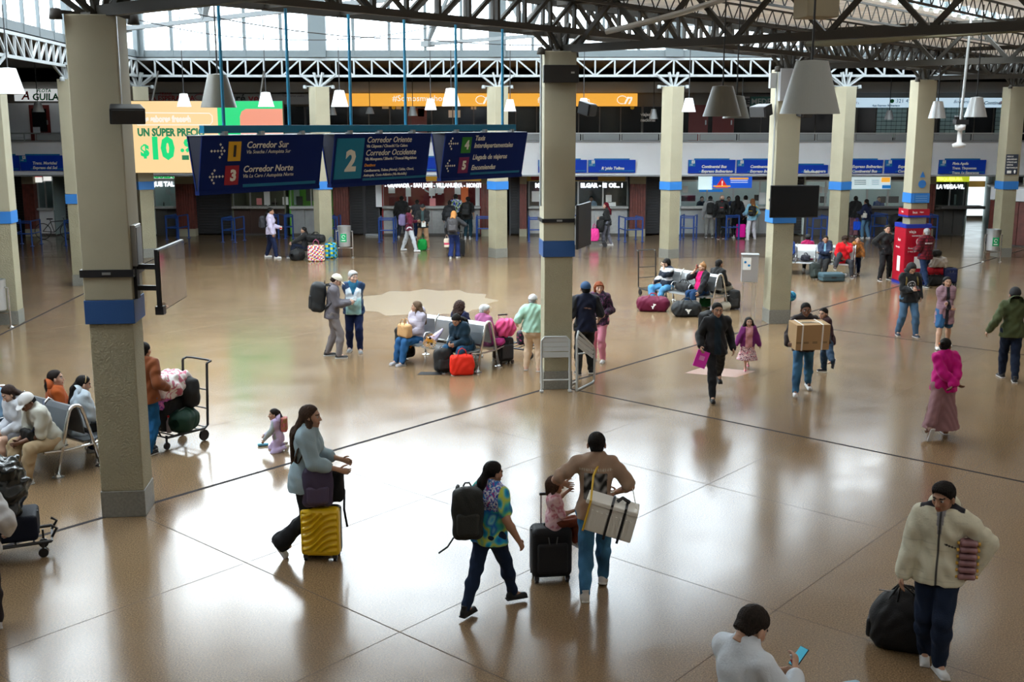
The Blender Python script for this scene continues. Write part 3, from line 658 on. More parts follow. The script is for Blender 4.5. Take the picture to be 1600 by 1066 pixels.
# dark roller shutters
def shutter(u0, u1, label, Y=YB + .2, bright=False):
    x0, x1 = wx(u0, Y), wx(u1, Y); r = empty('roller_shutter', ((x0 + x1) / 2, Y, 0), 0, label, 'shutter'); L = x1 - x0
    sl = B((0, 0, 0), (L, .05, .11)).mesh('slat', M('shutter_slat', (.02, .02, .022), .5))
    for k in range(23): link('slat', sl, r, (0, 0, .12 + .118 * k))
    for s in (-1, 1): B((s * L / 2, -.02, 1.4), (.07, .1, 2.8)).build('guide', M('dark_guide', (.06, .06, .065), .4), r)
    if bright: B((0, -.25, .05), (L * .9, .3, .08)).build('step', galv, r)
shutter(305, 361, 'dark roller shutter left of the papered booth'); shutter(546, 568, 'dark roller shutter beside the red timber pier'); shutter(570, 592, 'dark roller shutter with a bright step at its foot', bright=True)
shutter(797, 812, 'narrow dark shutter right of the third back column'); shutter(1009, 1060, 'dark shutter left of the bright white booth'); shutter(1233, 1256, 'dark shutter behind the television column'); shutter(1425, 1441, 'narrow dark shutter behind the kiosk column')
shutter(86, 235, 'wide dark shutter behind the big left column', Y=YB + 1.2); shutter(-20, 37, 'dark shutter at the far left corner', Y=YB + .4)
# corridor to the street with daylight at its end, and the curved timber counter
x0 = wx(1511, YB); x1 = wx(1532, YB)
def _cw(u0, u1): p_, q_ = W(u0, 300, YB + .1), W(u1, 300, 57.4); return MB().bar((p_.x, p_.y, 1.6), (q_.x, q_.y, 1.6), .1, 3.2)
kstruct('wall_corridor', _cw(1511, 1506), whint); kstruct('wall_corridor', _cw(1552, 1540), whint)
r = empty('window_4', (W(1523, 300, 57.4).x, 57.5, 1.6), 0, kind='structure'); B((0, 0, 0), (1.3, .04, 2.8)).build('pane', M('daylight_pane', (.4, .45, .45), .5, emit=((.75, .85, .9), 1.6)), r); B((0, -.06, .2), (1.3, .04, .3)).build('banner', M('orange_banner', (.8, .35, .05), .5), r)
r = empty('curved_counter', (21.4, 46.2, 0), 0, 'curved dark red timber counter with a white lettered band, far right', 'counter')
cn = 15; R_ = 1.9
for k in range(cn):
    a = pi + .15 + k * (pi - .3) / cn; B((R_ * cos(a), R_ * sin(a), .92), (.06, R_ * (pi - .3) / cn - .015, 1.7), rz=a).build('stave', redwood, r)
    B((R_ * 1.01 * cos(a), R_ * 1.01 * sin(a), 2.05), (.04, R_ * (pi - .3) / cn + .01, .5), rz=a).build('white_band', white_w, r)
for a in [pi + .3 + k * .28 for k in range(9)]: MB().bar((R_ * cos(a), R_ * sin(a), 2.3), (R_ * cos(a), R_ * sin(a), 2.75), .04).build('bar', galv, r)
MB().lathe([(.001, 0), (R_ - .06, 0), (R_ - .06, .07), (.001, .07)], 24).build('kick_board', base_d, r); MB().lathe([(.001, 2.3), (R_ + .05, 2.3), (R_ + .05, 2.36), (.001, 2.36)], 24).build('rim', galv, r)
text('AYUDA CONDUCTORES', .16, dkl, r, (-1.25, -1.76, 2.14), bold=.006, rot=(pi / 2, 0, radians(-22))); text('CAPACITACION', .14, dkl, r, (-1.25, -1.76, 1.9), bold=.006, rot=(pi / 2, 0, radians(-22)))
r = empty('glass_partition', (24.6, 47.6, 0), 0, 'dark red lower wall with tall glass strips behind the last column at right', 'partition')
for k in range(4): B((-.4 + k * 1.0, 0, 1.0), (.96, .08, 2.0)).build('panel', redwood, r)
for k in range(2): B((-1.2 + .22 * k, -.1, .85), (.14, .04, 1.7)).build('glass_strip', M('green_strip', (.35, .5, .48), .3), r)
B((1.2, 0, 2.3), (4.4, .08, .6)).build('white_panel', white_w, r)

# ------------------------------------------------------------------ advertising screen
Y = 40.3; a = W(208, 270, Y); b = W(441, 158, Y)
r = empty('advertising_screen', ((a.x + b.x) / 2, Y, (a.z + b.z) / 2), 0, 'large lit advertising screen in peach and green at upper left', 'screen'); L, H = b.x - a.x, b.z - a.z
B((0, .08, 0), (L + .04, .14, H + .04)).build('casing', black_p, r)
pch = M('screen_peach', (.02, .02, .02), .4, spec=.2, emit=((.99, .70, .34), 1.0)); grn = M('screen_green', (.02, .02, .02), .4, spec=.2, emit=((0, .72, .21), 1.0)); dgr = M('screen_dark_green', (.02, .02, .02), .4, spec=.2, emit=((.01, .20, .08), 1.0))
sp = -L / 2 + L * (342 - 208) / 233
B(((-L / 2 + sp) / 2, 0, 0), (sp + L / 2, .03, H)).build('peach_half', pch, r); B(((L / 2 + sp) / 2, 0, 0), (L / 2 - sp, .03, H)).build('green_half', grn, r)
wsc = M('screen_white', (.02, .02, .02), .4, spec=.2, emit=((.97, .90, .78), 1.0))
def os(u, v): return (-L / 2 + L * (u - 208) / 233, -.03, H / 2 - H * (v - 158) / 112)
p = os(221, 186); text('Dos sabores freeesh', .30, wsc, r, p, bold=.018, xs=.74)
MB().tube([os(218, 176), os(330, 177), os(334, 181), os(334, 190), os(330, 195), os(220, 195), os(216, 191), os(216, 180)], .018, 5, closed=True).build('white_frame', wsc, r)
text('UN SÚPER PRECIO', .36, dgr, r, os(219, 207), bold=.018, xs=.80); text('$', .55, grn, r, os(222, 236), bold=.03); text('10', 1.0, grn, r, os(235, 233), bold=.06, xs=.88); text('.9', .6, grn, r, os(283, 228), bold=.03)
B(os(290, 246), (.24, .02, .16)).build('coupon', dgr, r)
bun = M('screen_salmon', (.02, .02, .02), .4, spec=.2, emit=((.90, .32, .20), 1.0)); q0, q1 = os(378, 170), os(441, 196)
MB().extr([os(376, 196), os(441, 196), os(441, 170), os(386, 170), os(379, 174), os(376, 182)], (0, .02, 0)).build('bread_roll', bun, r); MB().extr([os(376, 197), os(441, 197), os(441, 212), os(376, 212)], (0, .02, 0)).build('bread_crumb', M('screen_pink', (.02, .02, .02), .4, spec=.2, emit=((.95, .55, .45), 1.0)), r)
for s in (-1, 1): MB().bar((s * L * .35, .08, H / 2), (s * L * .35, .95, H / 2 + 1.05), .05).build('hanger', dark_steel, r)

# ------------------------------------------------------------------ hanging direction signs (V-shaped boxes)
def dpt(s, n, z): return diag[1] + DT * s + DN * n + Vector((0, 0, z))
rz_d = math.atan2(DT.y, DT.x)
ZS0, ZS1 = 3.98, 4.72
def vsign(s0, s1, label):
    o = dpt((s0 + s1) / 2, 0, ZS1); r = empty('direction_sign', o, rz_d, label, 'sign', 'hanging direction signs'); L = s1 - s0; h = ZS1 - ZS0; wd = .17
    for sy in (-1, 1):      # two leaning faces
        MB().extr([(-L / 2, sy * .03, -h), (L / 2, sy * .03, -h), (L / 2, sy * wd, 0), (-L / 2, sy * wd, 0)], (0, -sy * .02, 0)).build('face_board', sign_blue_shaded, r)
    MB().bar((-L / 2, 0, -h), (L / 2, 0, -h), .09, .05).build('bottom_edge', sign_blue_shaded, r)
    for sx in (-1, 1): MB().extr([(sx * (L / 2 - .01), -.03, -h), (sx * (L / 2 - .01), .03, -h), (sx * (L / 2 - .01), wd - .02, 0), (sx * (L / 2 - .01), -wd + .02, 0)], (.008, 0, 0)).build('end_cap', M('sign_end', (.01, .012, .03), .5), r)
    B((0, 0, .0), (L, .3, .015)).build('top_plate', galv, r)
    face = empty('print_face', (0, -wd - .004, 0), 0); face.parent = r
    face.rotation_euler = (-math.atan2(wd - .03, h) , 0, 0)   # front face, local z up the board
    return r, L, h / cos(math.atan2(wd - .03, h))
def fx(r, L, mb, name, mat):
    # puts flat print on the leaning front face
    wd = .17; th = math.atan2(wd - .03, ZS1 - ZS0)
    return mb.build(name, mat, r, (0, -wd - .004, 0), (th, 0, 0))
def ft(r, s, size, x, z, mat, bold=.0, shear=.0, al='LEFT', dx=0.):
    wd = .17; th = math.atan2(wd - .03, ZS1 - ZS0)
    zz = z; return text(s, size, mat, r, (x, -wd - .010 - sin(th) * zz * -1 * 1.0 if False else -wd - .008 + (-zz) * tan(th) * 1.0 - .004, zz), (pi / 2 + th * 1.0, 0, 0), al, bold, shear)
def dots(mb, x, z, sgn):
    for dx, dz in [(0, 0), (.05, 0), (.1, 0), (.15, 0), (.2, 0), (.165, .042), (.135, .084), (.165, -.042), (.135, -.084)]:
        mb.box((x + sgn * (dx - .1), -.004, z + dz), (.026, .006, .026), ry=pi / 4)
grey_let = M('sign_letters', (.8, .8, .74), .6)
cy2 = M('sign_teal', (.0, .16, .32), .4)
# panel 1
r1, L, h = vsign(1.28, 3.32, 'hanging blue sign numbered 1 and 3, left of the three')
sq = MB(); sq.box((-L * .245, 0, -.21), (.2, .008, .26)); fx(r1, L, sq, 'yellow_square', M('sq_yellow', (.75, .42, .02), .5)); fx(r1, L, MB().box((-L * .255, 0, -.53), (.22, .008, .26)), 'red_square', M('sq_red', (.38, .01, .03), .5))
ft(r1, '1', .2, -L * .245, -.21, M('black_letters', (.01, .01, .01), .5), .01, al='CENTER'); ft(r1, '3', .2, -L * .245, -.53, grey_let, .01, al='CENTER')
ft(r1, 'Corredor Sur', .125, -L * .155, -.13, grey_let, .002, .15); ft(r1, 'Vía Soacha / Autopista Sur', .07, -L * .155, -.22, grey_let, 0, .2)
ft(r1, 'Corredor Norte', .125, -L * .17, -.45, grey_let, .002, .15); ft(r1, 'Vía La Caro / Autopista Norte', .07, -L * .17, -.54, grey_let, 0, .2)
m = MB(); dots(m, -L * .375, -.2, 1); fx(r1, L, m, 'dotted_arrow', grey_let); m = MB(); dots(m, -L * .375, -.54, -1); fx(r1, L, m, 'dotted_arrow', grey_let)
fx(r1, L, MB().box((L * .15, 0, -.68), (L * .62, .006, .04)), 'teal_stripe', cy2)
# panel 2
r2, L, h = vsign(3.54, 5.52, 'hanging blue sign numbered 2, middle of the three')
fx(r2, L, MB().box((-L * .345, 0, -.36), (L * .27, .008, .6)), 'teal_square', M('sq_teal', (0, .2, .36), .5)); ft(r2, '2', .42, -L * .33, -.4, grey_let, .018, al='CENTER')
for t_, s_, z_ in (('Corredor Oriente', .125, -.09), ('Vía Cáqueza / Choachí / La Calera', .062, -.18), ('Corredor Occidente', .125, -.28), ('Vía Mosquera / Siberia / Troncal Magdalena', .062, -.37), ('Cundinamarca, Tolima (Norte), Caldas, Chocó,', .055, -.54), ('Antioquia, Costa Atlántica (Vía Medellín)', .055, -.61)): ft(r2, t_, s_, -L * .19, z_, grey_let, .001, .18)
ft(r2, 'Destinos', .062, -L * .19, -.46, M('orange_letters', (.75, .3, .03), .5), .001, .18); fx(r2, L, MB().box((L * .15, 0, -.68), (L * .68, .006, .035)), 'teal_stripe', cy2)
# panel 3
r3, L, h = vsign(5.86, 7.92, 'hanging blue sign numbered 4 and 5, right of the three')
fx(r3, L, MB().box((-L * .25, 0, -.2), (.23, .008, .26)), 'green_square', M('sq_green', (.02, .22, .02), .5)); fx(r3, L, MB().box((-L * .255, 0, -.53), (.24, .008, .26)), 'purple_square', M('sq_purple', (.2, .01, .09), .5))
ft(r3, '4', .19, -L * .245, -.2, grey_let, .01, al='CENTER'); ft(r3, '5', .19, -L * .25, -.53, grey_let, .01, al='CENTER')
for t_, z_ in (('Taxis', -.09), ('Interdepartamentales', -.21), ('Llegada de viajeros', -.4), ('Encomiendas', -.57)): ft(r3, t_, .115, -L * .16, z_, grey_let, .002, .18)
m = MB(); dots(m, -L * .405, -.17, -1); fx(r3, L, m, 'dotted_arrow', grey_let); m = MB(); dots(m, -L * .41, -.53, -1); fx(r3, L, m, 'dotted_arrow', grey_let)
fx(r3, L, MB().box((L * .15, 0, -.68), (L * .62, .006, .035)), 'teal_stripe', cy2)
for o in list(bpy.data.objects):
    if o.name.startswith('print_face'): bpy.data.objects.remove(o)
tb = M('teal_tube', (.01, .19, .34), .35)
o = dpt(4.5, 0, 4.8); r = empty('sign_rail', o, rz_d, 'teal tube rail with thin rods hanging the three direction signs', 'sign rail')
MB().bar((-3.1, 0, 0), (3.25, 0, 0), .1, .1).build('rail', tb, r)
for s in (1.75, 2.85, 4.0, 5.13, 6.29, 7.45): MB().tube([(s - 4.5, 0, 0), (s - 4.5, 0, 1.62)], .022, 8).build('rod', tb, r)
for s in (1.7, 2.3, 3.0, 3.9, 4.5, 5.2, 6.2, 6.9, 7.6): B((s - 4.5, -.06, -.05), (.06, .1, .05)).build('clip', galv, r)

# ------------------------------------------------------------------ pendant lamps
def lamp(u, vb, Y, wpx, htpx, label, m, topr=.53, ztop=6.6, bulb=False):
    ztop = 7.2 if Y > 41.5 else (15.02 if m is sh_w and not (Y == 22) else (7.06 if Y < 35 and wpx > 26 else 7.06))
    c = W(u, vb, Y); dep = Y * cos(PITCH); R0 = wpx / 2 * dep / FPX; h = htpx * dep / FPX
    r = empty('pendant_lamp', c, 0, label, 'lamp', 'conical pendant lamps')
    t = .02; R1 = R0 * topr
    MB().lathe([(R0, 0), (R1, h), (R1 * .3, h + .01), (R1 * .3, h - .02), (R1 - t, h - .03), (R0 - t, .01)], 56).build('shade', m, r, smooth=False)
    MB().tube([(0, 0, h), (0, 0, ztop - c.z)], .012 if Y < 30 else .016, 6).build('cable', black_p, r)
    MB().lathe([(.03, h * .35), (.05, h * .35), (.05, h), (.03, h)], 10).build('socket', black_p, r)
    return r
sh_w = M('shade_white', (.82, .84, .86), .4); sh_g = M('shade_grey', (.11, .104, .08), .4); sh_s = M('shade_silver', (.45, .47, .48), .35, metal=.3)
lamp(1265, 178, 12, 92, 80, 'biggest grey conical pendant lamp, upper right', M('shade_grey_big', (.40, .44, .43), .35), ztop=7.9); lamp(342, 168, 15.6, 55, 50, 'grey pendant lamp above the left direction sign', sh_g, ztop=7.4)
lamp(1128, 182, 17, 60, 46, 'olive grey pendant lamp left of the biggest one', sh_g, ztop=7.9); lamp(1150, 185, 19.5, 42, 34, 'grey pendant lamp tucked behind the olive grey one', sh_g, ztop=7.9)
lamp(1464, 185, 30, 27, 26, 'small silver pendant lamp against the kiosk column', sh_s, ztop=7.4); lamp(1524, 183, 22, 34, 30, 'silver pendant lamp beside the hanging sensor', sh_s, ztop=7.9)
for u, vb, Y, wp, hp, l in ((531, 167, 38, 27, 25, 'white pendant lamp right of the second back column'), (705, 166, 36, 29, 27, 'white pendant lamp above the middle direction sign, largest white one'), (416, 167, 38, 25, 22, 'white pendant lamp against the green half of the screen'),
    (288, 167, 39, 22, 20, 'white pendant lamp against the peach half of the screen'), (797, 174, 40, 19, 18, 'small white pendant lamp right of the third back column'), (673, 172, 40, 19, 17, 'small white pendant lamp left of the largest white one'), (912, 172, 40, 19, 18, 'white pendant lamp beside the near column speaker'),
    (1076, 175, 39, 22, 21, 'white pendant lamp by the fourth back column'), (1159, 179, 43, 14, 16, 'small white pendant lamp just behind the olive grey ones'), (15, 147, 22, 46, 39, 'large white pendant lamp cut by the left picture edge'),
    (645, 181, 46, 15, 14, 'dim small lamp hanging in the gallery beneath the orange sign'), (1021, 186, 46, 14, 15, 'dim small lamp hanging before the narrow gallery shop'), (1389, 187, 46, 15, 14, 'dim small lamp before the green glass blocks'), (60, 175, 44, 18, 16, 'small silver lamp in front of the red gallery doorway'),
    (578, 178, 47, 14, 10, 'dim small lamp in the gallery left part of the orange sign'), (520, 180, 47, 12, 12, 'dim small lamp beside the second back column in the gallery')):
    lamp(u, vb, Y, wp, hp, l, sh_s if 'dim' in l or 'silver' in l else sh_w, ztop=6.55)

# ------------------------------------------------------------------ things fixed to the columns
def local(c, p, rz=radians(6)): return c
A_, B_, C_, D_, E_ = diag[1], diag[2], diag[3], diag[4], diag[5]
def speaker(loc, rz, tilt, label, s=1.):
    r = empty('loudspeaker', loc, rz, label, 'speaker')
    MB().extr([(-.28 * s, -.12 * s, -.14 * s), (.28 * s, -.12 * s, -.14 * s), (.24 * s, .14 * s, -.11 * s), (-.24 * s, .14 * s, -.11 * s)], (0, 0, .26 * s)).build('cabinet', black_p, r, rot=(tilt, 0, 0), bevel=.015)
    B((0, -.135 * s, -.01), (.5 * s, .02, .22 * s)).build('grille', M('dark_grille', (.03, .03, .03), .7), r, rot=(tilt, 0, 0)); MB().bar((0, .1 * s, 0), (0, .28 * s, 0), .05).build('bracket', dark_steel, r)
speaker((A_.x + .43, A_.y - .40, 4.98), radians(25), radians(12), 'black loudspeaker on the near left column', .72); speaker((B_.x + .52, B_.y - .1, 5.12), radians(70), radians(10), 'black loudspeaker on the near right column', .85); speaker((C_.x + .4, C_.y - .1, 5.15), radians(50), radians(10), 'black loudspeaker behind the biggest lamp'); speaker((C_.x - .62, C_.y - .2, 5.15), radians(-60), radians(10), 'loudspeaker on the left side of the television column')
speaker((14.0, 36, 5.0), 0, .2, 'small dark dome speaker beneath the silver lamp', .5); MB().tube([(0, 0, .05), (0, 0, 2.1)], .012, 6).build('rod', dark_steel, [o for o in COL.objects if o.name.startswith('loudspeaker')][-1])
r = empty('column_clamp', (A_.x, A_.y, 3.10), radians(6), 'black strap clamp around the big near left column', 'clamp')
for x, y, sx, sy in ((0, -.305, .63, .02), (0, .305, .63, .02), (.305, 0, .02, .6), (-.305, 0, .02, .6)): B((x, y, 0), (sx, sy, .09)).build('strap', black_p, r)
B((0, -.32, 0), (.1, .02, .03)).build('buckle', galv, r)
r = empty('column_clamp', (B_.x, B_.y, 3.14), radians(6), 'thin black strap clamp around the near right column', 'clamp')
for x, y, sx, sy in ((0, -.305, .63, .02), (0, .305, .63, .02), (.305, 0, .02, .6), (-.305, 0, .02, .6)): B((x, y, 0), (sx, sy, .07)).build('strap', black_p, r)
B((0, -.32, 0), (.1, .02, .03)).build('buckle', galv, r)
# glossy screen on an arm, seen nearly edge-on
r = empty('wall_television', (-4.27, 14.0, 3.02), radians(2), 'flat television on an arm beside the big left column, mirroring the floor', 'television')
B((.0, 0, 0), (.05, 1.22, .76)).build('casing', black_p, r, bevel=.008); B((.03, 0, 0), (.008, 1.18, .72)).build('screen', M('mirror_screen', (.05, .05, .05), .03, metal=0, spec=1., coat=1.), r); B((.0, -.55, -.36), (.1, .12, .1)).build('speaker_box', black_p, r)
_t = _M['mirror_screen'].node_tree.nodes['Principled BSDF']; _t.inputs['Metallic'].default_value = 1; _t.inputs['Base Color'].default_value = (.20, .185, .16, 1)
for z in (-.12, .14): MB().bar((0, -.35, z), (-.36, -.3, z), .05, .06).build('arm', black_p, r)
B((-.34, -.3, 0), (.04, .12, .5)).build('wall_plate', black_p, r)
r = empty('meter_box', (A_.x + .32, A_.y - .02, 3.42), radians(6), 'grey electrical box on the side of the near left column', 'electrical box'); B((0, 0, 0), (.06, .3, .5)).build('box', galv, r, bevel=.008); B((.035, 0, 0), (.01, .26, .44)).build('lid', M('grey_lid', (.33, .34, .35), .5), r)
tag(MB().tube([(A_.x + .3, A_.y - .2, 4.9), (A_.x + .3, A_.y - .2, 6.2)], .02, 6).build('conduit', galv), 'thin grey conduit up the side of the near left column', 'pipe')
tag(MB().tube([(B_.x - .31, B_.y - .22, 3.4), (B_.x - .31, B_.y - .22, 6.2)], .025, 6).build('conduit', white_steel), 'white conduit up the left side of the near right column', 'pipe')
tag(MB().tube([(C_.x - .3, C_.y - .25, 3.3), (C_.x - .3, C_.y - .25, 6.1)], .02, 6).build('conduit', galv), 'grey conduit down the television column', 'pipe')
r = empty('display_box', (B_.x + .02, B_.y - .28, 5.72), radians(4), 'black dot display box at the top of the near right column', 'display'); B((0, -.15, 0), (.62, .2, .3)).build('casing', M('display_black', (.012, .01, .008), .6), r, bevel=.01); B((.2, -.26, .02), (.06, .01, .03)).build('maker_plate', galv, r)
# television seen from behind on the near right column
p = W(912, 352, 20.6); r = empty('wall_television', p, radians(72), 'television seen from behind on the near right column', 'television')
B((0, 0, 0), (.95, .05, .8)).build('casing', black_p, r, bevel=.01); B((0, .04, -.08), (.8, .05, .5)).build('back_cover', M('silver_plastic', (.32, .33, .34), .4), r, bevel=.015); B((0, .09, -.1), (.3, .05, .4)).build('mount', black_p, r); MB().bar((0, .1, -.1), (.1, .4, -.1), .05).build('arm', black_p, r)
for k in range(5): B((-.36 + .18 * k, .068, .1), (.1, .01, .12)).build('vent', black_p, r)
p = W(1241, 315, 26.6); r = empty('wall_television', p, radians(4), 'black television on the front of the third near column', 'television'); B((0, 0, 0), (1.16, .06, .76)).build('casing', black_p, r, bevel=.008); B((0, -.035, 0), (1.12, .008, .71)).build('screen', M('tv_glass', (.006, .007, .008), .12), r); MB().bar((-.3, .05, 0), (-.4, .6, 0), .06).build('arm', black_p, r)
r = empty('cable_box', (C_.x - .12, C_.y - .38, 5.75), radians(6), 'grey cabinet high on the television column beside the biggest lamp', 'electrical box'); B((0, 0, 0), (.3, .16, .75)).build('box', M('grey_lid', (.33, .34, .35), .5), r, bevel=.01); B((-.3, .05, .1), (.14, .12, .35)).build('side_box', galv, r)
r = empty('pictogram_sign', (E_.x - .02, E_.y - .33, 3.38), radians(6), 'dark pictogram plate with white lettering on the last right column', 'sign'); B((0, 0, 0), (.46, .02, .72)).build('plate', M('slate_plate', (.04, .05, .08), .5), r)
for k, t_ in enumerate(('POR SU', 'SEGURIDAD', 'UTILICE LAS', 'CINTAS', 'PEATONALES')): text(t_, .07, white_let, r, (-.2, -.02, .28 - .1 * k), bold=.002)
B((-.08, -.015, -.27), (.16, .01, .1)).build('pictogram', white_let, r); MB().lathe([(.02, 0), (.04, .08), (.015, .12)], 8, c=(.13, -.02, -.32)).build('pictogram', white_let, r)
# hanging sensor
p = W(1500, 205, 24); r = empty('hanging_sensor', (p.x, p.y, p.z - .35), 0, 'white sensor hanging on a long rod at upper right', 'sensor')
MB().lathe([(.02, 0), (.12, .02), (.14, .08), (.05, .12), (.045, .36), (.1, .38), (.11, .48), (.03, .5)], 16).build('body', white_w, r, smooth=True); B((0, 0, .54), (.26, .2, .1)).build('junction_box', black_p, r); MB().tube([(0, 0, .58), (.06, 0, 2.9)], .03, 8).build('rod', galv, r)
# cream box under the roof
p = W(1275, 18, 14.5); r = empty('roof_housing', (p.x, p.y, p.z), radians(10), 'pale box housing hanging under the roof above the biggest lamp', 'housing'); B((0, 0, .1), (.42, .42, .36)).build('box', beige, r, bevel=.01); B((0, 0, .36), (.3, .3, .2)).build('neck', beige, r)
# cables and pipes in the roof
for k, (pts, rad, m, l) in enumerate(((((1.6, 19.8, 6.4), (3.5, 18.5, 6.85), (6, 16.3, 6.95), (9, 13.9, 6.95)), .05, galv, 'grey pipe rising through the dark trusses'), (((7.0, 27.5, 6.7), (8.5, 24, 6.65), (11.5, 20.5, 6.75), (14, 18, 6.8)), .07, M('cable_bundle', (.14, .13, .08), .8), 'bundle of yellowish cables beneath the right roof'),
        (((8, 17.3, 7.0), (14, 15.0, 6.7)), .09, M('red_pipe', (.2, .02, .03), .45), 'dark red fire pipe at the top right corner'), (((-6, 22, 6.9), (-2, 26, 6.7), (3, 30, 6.95)), .012, black_p, 'thin loose cable sagging across the skylight'), (((-9, 28, 7.3), (-5.5, 29, 6.9), (-2, 30, 7.3)), .012, black_p, 'thin loose cable looping above the signs'))):
    P_ = [Vector(q) for q in pts]; out = []
    for i in range(len(P_) - 1):
        for j in range(5):
            t_ = j / 5; q = P_[i].lerp(P_[i + 1], t_); q.z -= .12 * sin(pi * t_) * (1 if m is black_p else .3); out.append(q)
    out.append(P_[-1]); tag(MB().tube(out, rad, 8).build('roof_pipe' if rad > .03 else 'loose_cable', m), l, 'pipe' if rad > .03 else 'cable')
def railing(u, v, label, dx=.0, L=.85, rz=0., D=.9):
    g = G(u, v); r = empty('queue_rail', (g.x, g.y, 0), rz, label, 'railing', 'blue queue rails at the counters')
    for x in (-L / 2, L / 2):
        for y in (0, D): MB().tube([(x, y, 0), (x, y, 1.0)], .035, 8).build('post', rail_blue, r)
    for z in (.5, 1.0, .93): MB().tube([(-L / 2, 0, z), (L / 2, 0, z)], .025, 8).build('rail', rail_blue, r)
    for z in (.5, 1.0):
        for x in (-L / 2, L / 2): MB().tube([(x, 0, z), (x, D, z)], .025, 8).build('rail', rail_blue, r)
    for x in (-L / 2, L / 2):
        for y in (0, D): B((x, y, .01), (.12, .12, .02)).build('foot_plate', rail_blue, r)
for u, v, l, LL, rz in ((604, 379, 'blue queue rail left of the counter with the town names', .6, 0), (756, 376, 'blue queue rail against the third back column', .6, 0), (836, 378, 'blue queue rail just left of the near right column', .5, 0), (990, 378, 'blue queue rail before the brown boarded pier', .75, .2), (1073, 375, 'blue queue rail right of the fourth back column', .55, -.3),
        (1144, 374, 'blue queue rail among the queue at the white booth', .6, .3), (1280, 376, 'blue queue rail behind the plaid shirt', .6, 0), (1372, 372, 'blue queue rail behind the woman on the phone', .8, .3), (1452, 374, 'blue queue rail behind the kiosk', .6, 0), (358, 379, 'blue queue rail in front of the dark shutter at left', .55, -.2), (270, 375, 'blue queue rail under the QUE TAL booth', .55, -.2),
        (452, 373, 'tall blue queue rail behind the seated woman', .35, .5), (523, 376, 'blue queue rail behind the litter bin', .25, 0), (35, 385, 'blue queue rail at the far left edge', .8, 0), (115, 384, 'blue queue rail left of the big column', .6, 0), (912, 376, 'blue queue rail right of the near column television', .3, .3), (430, 373, 'blue queue rail behind the lilac hoodie', .3, .4)):
    railing(u, v, l, L=LL, rz=rz)
